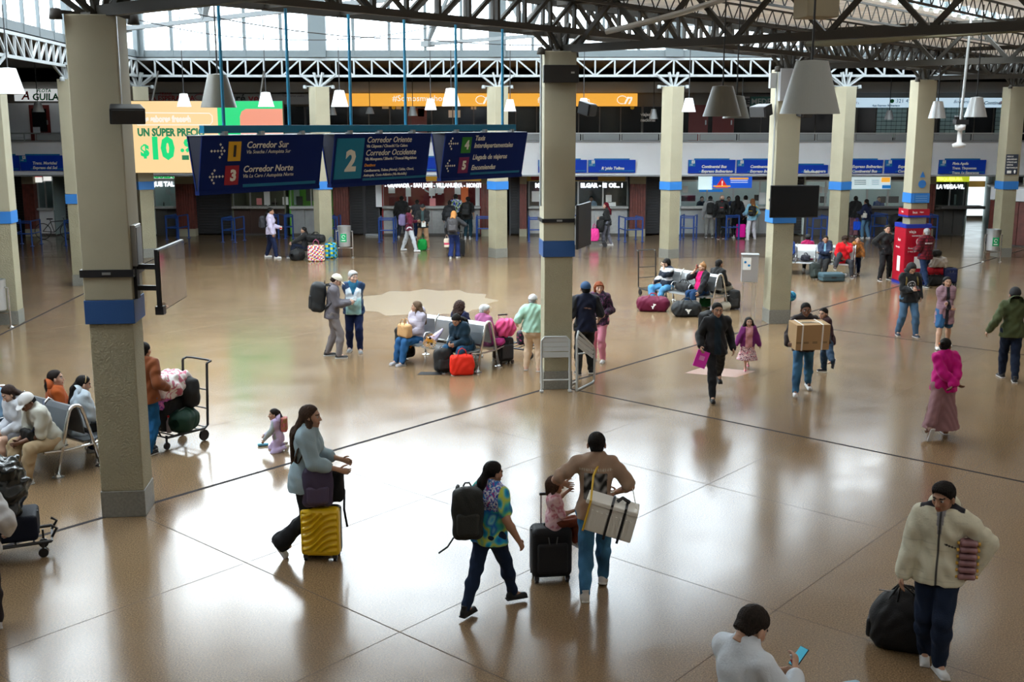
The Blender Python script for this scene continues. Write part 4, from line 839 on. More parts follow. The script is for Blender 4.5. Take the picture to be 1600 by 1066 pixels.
# ------------------------------------------------------------------ smooth-union surface engine (numpy)
F32 = np.float32
def nrm(v): v = np.asarray(v, float); return v / max(1e-9, np.linalg.norm(v))
class SDF:
    def __init__(s, lo, hi, h):
        s.h = h; s.lo = np.array(lo, float); n = np.ceil((np.array(hi, float) - s.lo) / h).astype(int) + 2
        s.n = n; s.d = np.full(tuple(n), .6, F32)
        s.ax = [(s.lo[i] + h * np.arange(n[i])).astype(F32) for i in range(3)]
    def _sub(s, lo, hi):
        i0 = [max(0, int((lo[i] - s.lo[i]) / s.h)) for i in range(3)]; i1 = [min(int(s.n[i]), int((hi[i] - s.lo[i]) / s.h) + 2) for i in range(3)]
        if any(i1[i] <= i0[i] for i in range(3)): return None
        sl = tuple(slice(i0[i], i1[i]) for i in range(3))
        return sl, s.ax[0][sl[0]][:, None, None], s.ax[1][sl[1]][None, :, None], s.ax[2][sl[2]][None, None, :]
    def _u(s, sl, d, k):
        a = s.d[sl]
        if k > 0:
            h = np.maximum(k - np.abs(a - d), 0) / k; s.d[sl] = np.minimum(a, d) - h * h * (k * .25)
        else: s.d[sl] = np.minimum(a, d)
    def cap(s, a, b, ra, rb, k=.02, n=None, f=1., sub=False):
        a = np.asarray(a, float); b = np.asarray(b, float); m = max(ra, rb) + k + 2.5 * s.h
        q = s._sub(np.minimum(a, b) - m, np.maximum(a, b) + m)
        if q is None: return s
        sl, X, Y, Z = q; ba = b - a; L2 = float(ba @ ba) + 1e-9
        x, y, z = X - a[0], Y - a[1], Z - a[2]
        t = np.clip((x * ba[0] + y * ba[1] + z * ba[2]) / L2, 0, 1).astype(F32)
        dx, dy, dz = x - t * ba[0], y - t * ba[1], z - t * ba[2]
        if n is not None:
            n = nrm(n); e = (dx * n[0] + dy * n[1] + dz * n[2]) * (1 / f - 1); dx = dx + e * n[0]; dy = dy + e * n[1]; dz = dz + e * n[2]
        d = np.sqrt(dx * dx + dy * dy + dz * dz) - (ra + t * (rb - ra))
        if sub: s.d[sl] = np.maximum(s.d[sl], -d)
        else: s._u(sl, d, k)
        return s
    def ell(s, c, r, k=.02, R=None, sub=False):
        c = np.asarray(c, float); r = np.asarray(r, float); m = max(r) + k + 2.5 * s.h
        q = s._sub(c - m, c + m)
        if q is None: return s
        sl, X, Y, Z = q; x, y, z = X - c[0], Y - c[1], Z - c[2]
        if R is not None: x, y, z = (R[0][0] * x + R[0][1] * y + R[0][2] * z), (R[1][0] * x + R[1][1] * y + R[1][2] * z), (R[2][0] * x + R[2][1] * y + R[2][2] * z)
        l = np.sqrt((x / r[0]) ** 2 + (y / r[1]) ** 2 + (z / r[2]) ** 2); g = np.sqrt((x / r[0] ** 2) ** 2 + (y / r[1] ** 2) ** 2 + (z / r[2] ** 2) ** 2) + 1e-6
        d = l * (l - 1) / g
        if sub:
            a = s.d[sl]; kk = max(k, 1e-4); h = np.maximum(kk - np.abs(a + d), 0) / kk; s.d[sl] = np.maximum(a, -d) + h * h * (kk * .25)
        else: s._u(sl, d.astype(F32), k)
        return s
    def rbox(s, c, b, r, k=.0, R=None, sub=False):
        c = np.asarray(c, float); m = sqrt(sum(x * x for x in b)) + k + 2.5 * s.h
        q = s._sub(c - m, c + m)
        if q is None: return s
        sl, X, Y, Z = q; x, y, z = X - c[0], Y - c[1], Z - c[2]
        if R is not None: x, y, z = (R[0][0] * x + R[0][1] * y + R[0][2] * z), (R[1][0] * x + R[1][1] * y + R[1][2] * z), (R[2][0] * x + R[2][1] * y + R[2][2] * z)
        qx, qy, qz = np.abs(x) - b[0] + r, np.abs(y) - b[1] + r, np.abs(z) - b[2] + r
        d = np.sqrt(np.maximum(qx, 0) ** 2 + np.maximum(qy, 0) ** 2 + np.maximum(qz, 0) ** 2) + np.minimum(np.maximum(np.maximum(qx, qy), qz), 0) - r
        if sub: s.d[sl] = np.maximum(s.d[sl], -d)
        else: s._u(sl, d.astype(F32), k)
        return s
    def cut(s, p, n):      # remove what lies on the +n side
        n = nrm(n); s.d = np.maximum(s.d, ((s.ax[0] - p[0]) * n[0])[:, None, None] + ((s.ax[1] - p[1]) * n[1])[None, :, None] + ((s.ax[2] - p[2]) * n[2])[None, None, :]).astype(F32); return s
    def mesh(s):
        d = s.d; h = s.h; I = d < 0
        c = np.zeros(tuple(s.n - 1), np.int8)
        cs = [(i, j, k) for i in (0, 1) for j in (0, 1) for k in (0, 1)]
        N = s.n - 1
        for i, j, k in cs: c += I[i:i + N[0], j:j + N[1], k:k + N[2]]
        act = (c > 0) & (c < 8); ci = np.argwhere(act)
        if len(ci) == 0: return np.zeros((0, 3)), np.zeros((0, 4), int)
        idx = np.full(act.shape, -1, np.int64); idx[act] = np.arange(len(ci))
        V = {o: d[ci[:, 0] + o[0], ci[:, 1] + o[1], ci[:, 2] + o[2]] for o in cs}
        acc = np.zeros((len(ci), 3)); cnt = np.zeros(len(ci))
        for a in cs:
            for ax in range(3):
                if a[ax]: continue
                b = list(a); b[ax] = 1; b = tuple(b); va, vb = V[a], V[b]; m = (va < 0) != (vb < 0)
                t = np.where(m, va / np.where(m, va - vb, 1), 0)
                for q in range(3): acc[:, q] += np.where(m, a[q] + (t if q == ax else 0), 0)
                cnt += m
        P = (ci + acc / cnt[:, None]) * h + s.lo
        quads = []
        for ax in range(3):
            u, v = (ax + 1) % 3, (ax + 2) % 3
            A = I; sl0 = [slice(1, N[q]) for q in range(3)]; sl0[ax] = slice(0, N[ax]); sl1 = list(sl0); sl1[ax] = slice(1, N[ax] + 1)
            a = A[tuple(sl0)]; b = A[tuple(sl1)]; e = np.argwhere(a != b)
            if len(e) == 0: continue
            off = np.array([1, 1, 1]); off[ax] = 0; e = e + off
            fl = A[e[:, 0], e[:, 1], e[:, 2]]
            def cell(du, dv):
                q = e.copy(); q[:, u] -= du; q[:, v] -= dv; return idx[q[:, 0], q[:, 1], q[:, 2]]
            q = np.stack([cell(1, 1), cell(0, 1), cell(0, 0), cell(1, 0)], 1)
            q[~fl] = q[~fl][:, ::-1]
            quads.append(q[(q >= 0).all(1)])
        Q = np.concatenate(quads)
        return P, Q
def smooth_np(P, Q, it=1, lam=.5):
    e = np.concatenate([Q[:, [0, 1]], Q[:, [1, 2]], Q[:, [2, 3]], Q[:, [3, 0]]]); e = np.concatenate([e, e[:, ::-1]])
    for _ in range(it):
        S = np.zeros_like(P); n = np.bincount(e[:, 0], minlength=len(P)).astype(float)
        for q in range(3): S[:, q] = np.bincount(e[:, 0], weights=P[e[:, 1], q], minlength=len(P))
        ok = n > 0; P = P.copy(); P[ok] = P[ok] * (1 - lam) + lam * S[ok] / n[ok][:, None]
    return P
def normals(P, Q):
    N = np.cross(P[Q[:, 2]] - P[Q[:, 0]], P[Q[:, 3]] - P[Q[:, 1]]); V = np.zeros_like(P)
    for j in range(4):
        for q in range(3): V[:, q] += np.bincount(Q[:, j], weights=N[:, q], minlength=len(P))
    return V / (np.linalg.norm(V, axis=1, keepdims=True) + 1e-12)
def folds(P, Q, amp, seed=0., fz=1.):
    if amp <= 0: return P
    N = normals(P, Q); x, y, z = P.T * fz
    f = np.sin(26 * z + 9 * np.sin(7 * x + seed) + 7 * y) * .5 + np.sin(19 * x + 23 * z + 5 * np.sin(11 * y + seed * 2)) * .35 + np.sin(41 * z - 31 * x + 27 * y + seed) * .25
    return P + N * (amp * f)[:, None]
def mk(name, P, Q, mat, parent=None, col=None, loc=None, rot=None):
    me = bpy.data.meshes.new(name); n = len(P); 
    me.vertices.add(n); me.vertices.foreach_set('co', np.asarray(P, F32).ravel())
    Q = np.asarray(Q); tri = [q for q in Q] if Q.dtype == object else Q
    m = len(tri); me.loops.add(m * 4); me.loops.foreach_set('vertex_index', np.asarray(tri).astype(np.int32).ravel())
    me.polygons.add(m); me.polygons.foreach_set('loop_start', np.arange(m, dtype=np.int32) * 4); me.polygons.foreach_set('use_smooth', np.ones(m, bool))
    me.update(calc_edges=True); me.validate()
    if mat: me.materials.append(mat)
    if col is not None:
        a = me.color_attributes.new('Col', 'FLOAT_COLOR', 'POINT'); c = np.ones((len(me.vertices), 4), F32)
        c[:, :3] = np.asarray(col, F32) if np.ndim(col) == 2 else np.tile(np.asarray(col, F32), (n, 1)); a.data.foreach_set('color', c.ravel())
    return link(name, me, parent, loc, rot)
def npmesh_tube(pts, rs, n=6):
    mb = MB(); mb.tube([tuple(p) for p in pts], list(rs), n)
    V = np.array([tuple(v) for v in mb.v]); Fq = []
    for f in mb.f:
        if len(f) == 4: Fq.append(f)
        else:
            for i in range(1, len(f) - 1, 2):
                Fq.append((f[0], f[i], f[i + 1], f[min(i + 2, len(f) - 1)] if i + 2 < len(f) else f[i + 1]))
    Fq = [f for f in Fq if len(set(f)) == 4]
    return V, np.array(Fq)
class Acc:
    def __init__(s): s.P = []; s.Q = []; s.C = []; s.n = 0
    def add(s, P, Q, C=None):
        s.P.append(P); s.Q.append(Q + s.n); s.n += len(P)
        if C is not None: s.C.append(C if np.ndim(C) == 2 else np.tile(np.asarray(C, float), (len(P), 1)))
    def out(s): return np.concatenate(s.P), np.concatenate(s.Q), (np.concatenate(s.C) if s.C else None)
def rotm(yaw=0., pitch=0., roll=0.):     # yaw left +, pitch nose down +, for a frame whose front is +Y
    return np.array(Matrix.Rotation(yaw, 3, 'Z') @ Matrix.Rotation(-pitch, 3, 'X') @ Matrix.Rotation(roll, 3, 'Y'))

# ------------------------------------------------------------------ heads, hair, shoes: built once in their own frame
_C = {}
def head_mesh(fine, fem):
    key = ('head', fine, fem)
    if key in _C: return _C[key]
    S = SDF((-.105, -.125, -.20), (.105, .135, .125), .006 if fine else .0095); j = .92 if fem else 1.
    S.ell((0, -.012, .02), (.074, .094, .088), 0).ell((0, .022, -.042), (.056 * j, .064, .076), .03).ell((0, .064, -.1), (.022 * j, .019, .017), .025)
    S.ell((-.04, .05, -.03), (.024, .026, .026), .02).ell((.04, .05, -.03), (.024, .026, .026), .02)
    S.cap((-.034, .079, .02), (.034, .079, .02), .010, .010, .015)
    for s in (-1, 1): S.ell((s * .031, .1, .0), (.019, .017, .0125), .008, sub=True)
    S.cap((0, .086, .0), (0, .103, -.036), .007, .012, .012); S.ell((-.012, .093, -.042), (.008, .009, .008), .008).ell((.012, .093, -.042), (.008, .009, .008), .008)
    S.cap((-.019, .083, -.066), (.019, .083, -.066), .006, .006, .006).cap((-.015, .083, -.077), (.015, .083, -.077), .007, .007, .004)
    for s in (-1, 1): S.ell((s * .082, -.006, -.016), (.013, .018, .031), .008)
    S.cap((0, -.022, -.07), (0, -.026, -.13), .05, .052, .03); S.cut((0, 0, -.118), (0, 0, -1))
    P, Q = S.mesh(); P = smooth_np(P, Q, 1, .3); _C[key] = (P, Q); return _C[key]
def head_colors(P, skin, hair):
    C = np.tile(np.array(skin, float), (len(P), 1)); x, y, z = P.T; ax = np.abs(x)
    lips = (ax < .023) & (y > .075) & (z < -.059) & (z > -.084); C[lips] = np.array(skin) * np.array([.95, .62, .62])
    br = (ax > .012) & (ax < .05) & (z > .017) & (z < .029) & (y > .055); C[br] = hair
    ch = (ax > .02) & (y > .03) & (z < 0) & (z > -.05) & ~lips; C[ch] *= np.array([1.04, .96, .94])
    return np.clip(C, 0, 1)
def eye_mesh():
    if 'eye' in _C: return _C['eye']
    mb = MB(); prof = [(.0145 * sin(t), .0145 * cos(t)) for t in [pi * k / 9 for k in range(10)]]; mb.lathe(prof, 12)
    me = mb.mesh('eye', Mcol('eye_surface', .15, None), True); a = me.color_attributes.new('Col', 'FLOAT_COLOR', 'POINT')
    for i, v in enumerate(me.vertices): a.data[i].color = (.015, .01, .008, 1) if v.co.z > .0112 else (.42, .4, .38, 1)
    _C['eye'] = me; return me
def hair_mesh(style, fine):
    key = ('hair', style, fine)
    if key in _C: return _C[key]
    h = .0075 if fine else .012
    long_ = style in ('long', 'verylong', 'curly', 'wavy', 'ponytail', 'braid', 'straightmid', 'lowpony')
    S = SDF((-.16, -.22, -.62 if style == 'verylong' else (-.5 if long_ else -.16)), (.16, .13, .15), h)
    S.ell((0, -.018, .03), (.084, .102, .092), 0)
    n = (0, .75, -.66)
    if not long_ and style != 'bob': S.ell((0, -.055, -.045), (.06, .06, .05), .03)
    if style == 'thick': S.ell((0, .01, .075), (.075, .085, .05), .03)
    if style == 'fringe': S.ell((0, .05, .06), (.07, .05, .045), .03)
    S.cut((0, .062 if style in ('fringe', 'thick') else .052, .05 if style != 'fringe' else .03), n); S.cut((0, 0, -.075), (0, -.2, -1))
    if style in ('short', 'thick', 'fade', 'grey', 'fringe') or not long_:
        pass
    if style == 'bob' or style == 'redbob':
        S.ell((0, -.03, .0), (.094, .098, .11), .02); S.cap((-.075, -.02, 0), (-.07, -.03, -.10), .03, .025, .02).cap((.075, -.02, 0), (.07, -.03, -.10), .03, .025, .02).cap((0, -.08, 0), (0, -.075, -.12), .05, .04, .03); S.cap((-.045, .07, .06), (.05, .07, .055), .02, .018, .02); S.ell((0, .09, -.05), (.058, .09, .085), .01, sub=True)
    if style in ('long', 'verylong', 'straightmid', 'wavy'):
        L = {'long': -.30, 'verylong': -.5, 'straightmid': -.2, 'wavy': -.3}[style]
        S.cap((0, -.06, .0), (0, -.12, -.12), .085, .085, .04, n=(0, 1, 0), f=.5); S.cap((0, -.12, -.12), (0, -.165, -.2), .085, .09, .04, n=(0, 1, 0), f=.4); S.cap((0, -.175, -.2), (0, -.19, L), .095, .06, .04, n=(0, 1, 0), f=.45)
        
        for s in (-1, 1): S.cap((s * .065, -.015, .03), (s * .075, -.01, L * .62), .026, .022, .03, n=(0, 1, 0), f=.8)
    if style == 'wavy':
        for s in (-1, 1): S.cap((s * .07, .0, .0), (s * .12, .0, -.14), .04, .045, .03).cap((s * .12, .0, -.14), (s * .11, .03, -.24), .045, .03, .03)
    if style == 'curly':
        S.ell((0, -.04, .0), (.12, .11, .12), .03); S.ell((0, -.07, -.13), (.14, .08, .13), .05); S.ell((0, .1, -.04), (.062, .09, .09), .01, sub=True)
    if style == 'ponytail':
        S.ell((0, -.115, .04), (.025, .025, .025), .02); S.cap((0, -.12, .035), (0, -.15, -.08), .03, .04, .02).cap((0, -.15, -.08), (0, -.135, -.32), .04, .018, .03)
    if style == 'lowpony':
        S.cap((0, -.09, -.03), (0, -.12, -.1), .045, .045, .02).cap((0, -.12, -.1), (0.01, -.13, -.36), .048, .02, .03)
    if style == 'braid':
        S.ell((0, -.11, .05), (.022, .022, .022), .02)
        for k in range(9): S.ell((.012 * (-1) ** k, -.13 - .012 * min(k, 4), .03 - .034 * k), (.02, .018, .022), .01)
    if style == 'verylong': S.cap((.06, .0, -.05), (.125, -.03, -.2), .035, .05, .03).cap((.125, -.03, -.2), (.14, -.12, -.42), .05, .035, .03)
    if style == 'bun': S.ell((0, -.115, .03), (.042, .038, .042), .015)
    if style == 'topbun': S.ell((0, -.05, .13), (.03, .03, .025), .012)
    if style == 'afro': S.ell((0, -.01, .055), (.1, .1, .085), .03); S.ell((0, .1, -.04), (.07, .1, .085), .01, sub=True)
    P, Q = S.mesh(); P = smooth_np(P, Q, 1, .4)
    x, y, z = P.T; N = normals(P, Q)
    if style in ('curly', 'afro'): P = P + N * (.007 * (np.sin(90 * x) * np.sin(95 * y + 1) * np.sin(85 * z)))[:, None] * 1.6
    else:
        ang = np.arctan2(x, -(y + .02)); P = P + N * (.0022 * np.sin(ang * 34 + 3 * np.sin(z * 20)))[:, None]
    _C[key] = (P, Q); return _C[key]
def hat_mesh(style):
    key = ('hat', style)
    if key in _C: return _C[key]
    S = SDF((-.13, -.15, -.12), (.13, .22, .16), .007)
    if style in ('cap', 'capback'):
        S.ell((0, -.012, .03), (.09, .108, .098), 0); S.cut((0, 0, .022), (0, .1, -1)); f = 1 if style == 'cap' else -1
        S.ell((0, .09 * f, .030), (.066, .085, .009), .008, R=np.array(Matrix.Rotation(-.18 * f, 3, 'X')).T); S.ell((0, -.012, .128), (.012, .012, .008), .004)
    if style == 'beanie': S.ell((0, -.014, .035), (.09, .11, .1), 0); S.cut((0, .02, .0), (0, .35, -1)); S.ell((0, -.01, .022), (.094, .112, .02), .008); 
    if style == 'hood': S.ell((0, -.03, .0), (.10, .115, .125), 0); S.ell((0, -.05, -.12), (.11, .09, .06), .04); S.ell((0, .1, .0), (.068, .11, .105), .02, sub=True); 
    if style == 'hooddown': S.ell((0, -.115, -.085), (.12, .075, .09), 0); S.ell((0, -.02, -.16), (.115, .085, .035), .03); S.ell((0, .02, -.10), (.065, .08, .07), .02, sub=True)
    P, Q = S.mesh(); P = smooth_np(P, Q, 1, .4); _C[key] = (P, Q); return _C[key]
def shoe_mesh(kind):
    key = ('shoe', kind)
    if key in _C: return _C[key]
    S = SDF((-.07, -.12, -.09), (.07, .22, .12), .0085)     # origin at the ankle, toe +Y, sole at z=-.075
    S.cap((0, -.035, -.05), (0, .13, -.053), .036, .042, 0, n=(0, 0, 1), f=.9); S.cap((0, -.04, -.03), (0, .06, -.04), .038, .034, .02); S.cap((0, -.02, -.02), (0, -.015, .03), .04, .043, .02)
    if kind == 'sandal': S.ell((0, .02, .0), (.045, .05, .035), .01, sub=True)
    S.rbox((0, .045, -.068), (.043, .125, .012), .012, .004)
    S.cut((0, 0, -.078), (0, 0, -1)); S.cut((0, 0, .05), (0, 0, 1))
    P, Q = S.mesh(); P = smooth_np(P, Q, 1, .3); _C[key] = (P, Q); return _C[key]

def ik(a, t, l1, l2, pole):
    a = np.asarray(a, float); t = np.asarray(t, float); d = t - a; L = np.linalg.norm(d); mx = (l1 + l2) * .998
    if L > mx: t = a + d / L * mx; d = t - a; L = mx
    u = d / L; x = (l1 * l1 - l2 * l2 + L * L) / (2 * L); hh = sqrt(max(l1 * l1 - x * x, 0)); p = np.asarray(pole, float); p = p - u * (p @ u); p = nrm(p)
    return a + u * x + p * hh, t
HB, HK, HD, HG, HR, HW, HY = (.008, .006, .005), (.03, .015, .009), (.018, .009, .006), (.30, .30, .30), (.09, .02, .015), (.6, .6, .6), (.28, .16, .07)
SK = {'d': (.17, .08, .048), 'm': (.40, .22, .14), 't': (.50, .30, .205), 'l': (.60, .38, .28)}
def lin(*c): return tuple(((x / 255) ** 2.2) for x in c)
PEOPLE = []
def person(loc, face, H, label, top=(.1, .1, .1), bot=(.05, .05, .07), skin='m', hair='short', hc=HB, fem=False, g=1., lean=0., side=0., seat=None, hand=None, feet=None, foot_pitch=(0, 0), foot_yaw=(0, 0),
           head=(0, 0, 0), sleeve=2., leg=2., shoe=(.5, .5, .5), sole=(.6, .6, .6), hat=None, hatc=HW, hem=.0, loose=0., coat=None, skirt=None, flare=0., tcol=None, bcol=None, res=None, curl=.55, hands_dir=None, shoulders=1., eyes=False,
           topname='jacket', botname='trousers', hood=None, hs=1., fold=.010, group=None, knee_out=.0, drop=0., shkind='trainer', elbow_out=.35, elbow=None, pelvis=None, thmat='cloth_print', collar=None, kneep=None):
    """one figure; loc = ground point, face = heading in degrees (0 looks away from the camera, 90 looks left), H = height"""
    s = H / 1.7; R = 1.0
    dist = Vector(loc[:2]).length
    h = res or (.0095 if dist < 16 else (.0125 if dist < 30 else .018)); fine = dist < 26
    h = h * (1 if H > 1.3 else .8)
    root = empty('person', (loc[0], loc[1], loc[2] if len(loc) > 2 else 0), radians(face), label, 'person', group)
    up = nrm((sin(radians(side)), sin(radians(lean)), cos(radians(lean)))); fw = nrm(np.cross(up, (1, 0, 0))); fw = -fw if fw[1] < 0 else fw; rt = nrm(np.cross(fw, up))
    Pz = (.525 * H - drop) if seat is None else seat + .085 * s
    Pv = np.array(pelvis if pelvis is not None else (0, 0, Pz), float)
    mid = Pv + up * .15 * s; ch = Pv + up * .36 * s; nk = Pv + up * .53 * s; shz = Pv + up * .462 * s; sw = (.150 if fem else .170) * s * shoulders
    sh = [shz - rt * sw, shz + rt * sw]; hp = [Pv + np.array((-.085 * s, 0, -.01)), Pv + np.array((.085 * s, 0, -.01))]
    yaw, pit, rol = [radians(a) for a in head]; RH = rotm(yaw, pit, rol); lx = np.array((0, sin(radians(lean)) * .5, 1)); hc0 = nk + nrm(up + np.array((0, 0, .8))) * .122 * s * (1 if hs == 1 else hs * .98) + fw * (.025 + .055 * max(0, sin(radians(head[1])))) * s - up * .02 * s * max(0, sin(radians(head[1])))
    k_ = s * hs * 1.04
    # limbs
    if feet is None: feet = ((-.11 * s, 0, 0), (.11 * s, .02, 0)) if seat is None else ((-.12 * s, .45 * s, 0), (.12 * s, .43 * s, 0))
    ank, kne = [], []
    for i in (0, 1):
        f = np.array(feet[i], float); f[2] += .085 * s * (1 if True else 0)
        kp = np.array(((-1, 1)[i] * knee_out, 1., .12)) if kneep is None else np.array(kneep[i], float)
        kk, aa = ik(hp[i], f, .42 * s, .41 * s, kp); kne.append(kk); ank.append(aa)
    if hand is None: hand = ((-.27 * s, .02, Pv[2] - .05 * s), (.27 * s, .02, Pv[2] - .05 * s)) if seat is None else ((-.12 * s, .3 * s, Pv[2] + .12 * s), (.12 * s, .3 * s, Pv[2] + .12 * s))
    wri, elb = [], []
    for i in (0, 1):
        ep = np.array(((-1, 1)[i] * elbow_out, -.8, -.6)) if elbow is None else np.array(elbow[i], float)
        e, w_ = ik(sh[i], hand[i], .29 * s, .26 * s, ep); elb.append(e); wri.append(w_)
    allp = np.array([*sh, *hp, *ank, *kne, *wri, *elb, nk, Pv]); lo = allp.min(0) - .2 * s - .05 * (g - 1); hi = allp.max(0) + .2 * s
    gg = g
    def legs(S, e, f, fl=0.):
        for i in (0, 1):
            th = .077 * s * (1 + (gg - 1) * .7); kn = .054 * s; an = .036 * s
            S.cap(hp[i] + np.array((0, 0, -.02)), kne[i], th + e, kn + e * 1.1, .03)
            v = ank[i] - kne[i]; ff = min(1., f - 1) if f > 1 else 0
            if f <= 1: continue
            if ff > 0: S.cap(kne[i], kne[i] + v * min(.35, ff), kn + e * 1.1, .056 * s + e, .025)
            if ff > .35: S.cap(kne[i] + v * .35, kne[i] + v * ff, .055 * s + e, (an + (.055 * s - an) * (1 - ff) / .65) + e + fl * .5, .03); 
            if fl and ff > .6: S.cap(kne[i] + v * .6, kne[i] + v * ff, .045 * s + e, .045 * s + e + fl, .02); S.ell(kne[i] + v * ff + nrm(v) * .085, (.1, .1, .1), .005, sub=True)
    def shorts(S, e, f):
        for i in (0, 1): S.cap(hp[i] + np.array((0, 0, -.02)), hp[i] + (kne[i] - hp[i]) * f, .08 * s * (1 + (gg - 1) * .7) + e, .066 * s + e, .03)
    def pelv(S, e):
        S.cap(hp[0], hp[1], .098 * s * gg + e, .098 * s * gg + e, .03, n=(0, 1, 0), f=.95)
        S.cap(hp[0] + np.array((.02, -.035 * s, -.03)), hp[1] + np.array((-.02, -.035 * s, -.03)), .08 * s * gg + e, .08 * s * gg + e, .03)
    def tors(S, e, low=True):
        wst = (.098 if fem else .112) * s * gg
        S.cap(Pv + up * .02, mid + up * .03, .12 * s * gg + e if low else wst, wst + e, .05, n=fw, f=.80)
        S.cap(mid, ch, wst + e, (.115 if fem else .13) * s * (1 + (gg - 1) * .6) + e, .05, n=fw, f=.76)
        S.cap(ch - rt * .055 * s + up * .02 * s, ch + rt * .055 * s + up * .02 * s, .1 * s + e, .1 * s + e, .05, n=fw, f=.9)
        S.cap(sh[0] + rt * .02, sh[1] - rt * .02, .046 * s + e, .046 * s + e, .06); S.cap(sh[0] + rt * .05 * s, nk - rt * .02 * s, .038 * s + e, .04 * s + e, .06); S.cap(sh[1] - rt * .05 * s, nk + rt * .02 * s, .038 * s + e, .04 * s + e, .06); S.cap(shz - up * .01, nk + up * .03, .07 * s + e, .05 * s + e * .5, .05)
        if gg > 1.1: S.ell(mid - up * .02 + fw * .05 * s, np.array((.14, .12, .14)) * s * (gg - .05) + e, .05)
        if fem:
            for q in (-1, 1): S.ell(ch + rt * q * .065 * s + fw * .075 * s - up * .035 * s, np.array((.062, .055, .06)) * s * (1 + (gg - 1) * .5) + e, .04)
    def arms(S, e, f):
        for i in (0, 1):
            a_, b_, c_ = sh[i], elb[i], wri[i]; f1 = min(1., f); gr = (1 + (gg - 1) * .6)
            S.cap(a_, a_ + (b_ - a_) * f1, .05 * s * gr + e, (.05 + (.04 - .05) * f1) * s * gr + e * 1.15, .03)
            if f > 1:
                f2 = f - 1; S.cap(b_, b_ + (c_ - b_) * f2 * .35, .04 * s * gr + e * 1.15, .041 * s * gr + e, .02)
                if f2 > .35: S.cap(b_ + (c_ - b_) * .35, b_ + (c_ - b_) * f2, .041 * s * gr + e, (.041 - .014 * (f2 - .35) / .65) * s * gr + e, .02)
    # ---- body: torso, limbs, hands, head as one mesh
    skc = SK[skin]; A = Acc(); S = SDF(lo, hi, h)
    thin = -.007 if True else 0
    tors(S, -.012); pelv(S, -.012); legs(S, -.006, 2.); arms(S, -.005 if sleeve > 1.2 else 0, 2.)
    if leg < 1.9: legs(S, 0, 2.)
    for i in (0, 1):
        py = radians((foot_yaw[i])); S.cap(ank[i], ank[i] + np.array((-sin(py) * .08, cos(py) * .08, -.045)) * s, .034 * s, .028 * s, .02)
        dirf = nrm(wri[i] - elb[i]); hd = dirf if hands_dir is None or hands_dir[i] is None else nrm(hands_dir[i]); inw = rt * (1, -1)[i]; pn = nrm(inw - hd * (inw @ hd)) if abs(inw @ hd) < .93 else nrm(-up - hd * ((-up) @ hd)); sd = nrm(np.cross(hd, pn))
        if sd[1] < 0 and abs(sd[1]) > .2: sd = -sd
        S.cap(wri[i], wri[i] + hd * .07 * s, .027 * s, .036 * s, .015, n=pn, f=.5)
    S.cap(nk - up * .03, hc0 + RH @ (np.array((0, -.026, -.085)) * k_), .06 * s, .049 * k_, .03)
    P, Q = S.mesh(); P = smooth_np(P, Q, 1, .4); A.add(P, Q, skc)
    hands = []
    for i in (0, 1):
        dirf = nrm(wri[i] - elb[i]); hd = dirf if hands_dir is None or hands_dir[i] is None else nrm(hands_dir[i]); inw = rt * (1, -1)[i]; pn = nrm(inw - hd * (inw @ hd)) if abs(inw @ hd) < .93 else nrm(-up - hd * ((-up) @ hd)); sd = nrm(np.cross(hd, pn))
        if sd[1] < 0 and abs(sd[1]) > .2: sd = -sd
        b0 = wri[i] + hd * .075 * s; rr = .0085 * s * (1.2 if not fine else 1)
        for fi, (off, Lf) in enumerate(((.027, .072), (.009, .08), (-.009, .075), (-.026, .058))):
            p = b0 + sd * off * s; pts = [p - hd * .02 * s, p]; dd = hd.copy(); 
            for q in range(3):
                dd = nrm(dd + pn * curl * (.8 + .25 * q)); p = p + dd * Lf * s * (.45, .33, .25)[q]; pts.append(p.copy())
            V_, Q_ = npmesh_tube(pts, [rr * 1.1, rr * 1.1, rr, rr * .9, rr * .6], 6 if fine else 5); A.add(V_, Q_, skc)
        p = wri[i] + hd * .02 * s + sd * .022 * s; dd = nrm(hd * .6 + sd * .7 + pn * .35); pts = [p, p + dd * .034 * s]; dd = nrm(dd + hd * .7 + pn * .3); pts.append(pts[-1] + dd * .03 * s); dd = nrm(dd + hd * .4 + pn * .3); pts.append(pts[-1] + dd * .022 * s)
        V_, Q_ = npmesh_tube(pts, [rr * 1.3, rr * 1.2, rr * 1.05, rr * .7], 6 if fine else 5); A.add(V_, Q_, skc); hands.append(b0 + pn * .025 * s)
    hP, hQ = head_mesh(fine, fem); A.add(hP @ RH.T * k_ + hc0, hQ, head_colors(hP, skc, hc))
    P, Q, Cc = A.out(); mk('body', P, Q, Mcol('skin', .5, (90, .08), spec=.4), root, Cc)
    # ---- clothes
    J = dict(P=Pv, sh=sh, mid=mid, ch=ch, nk=nk, elb=elb, wri=wri, kne=kne, ank=ank, up=up, fw=fw, rt=rt, s=s, hd=hc0, RH=RH)
    e0 = .008 + .35 * h; cm = Mcol(thmat, .85, (50, .16), sheen=.1); seed = len(PEOPLE) * 1.7
    S = SDF(lo, hi, h); 
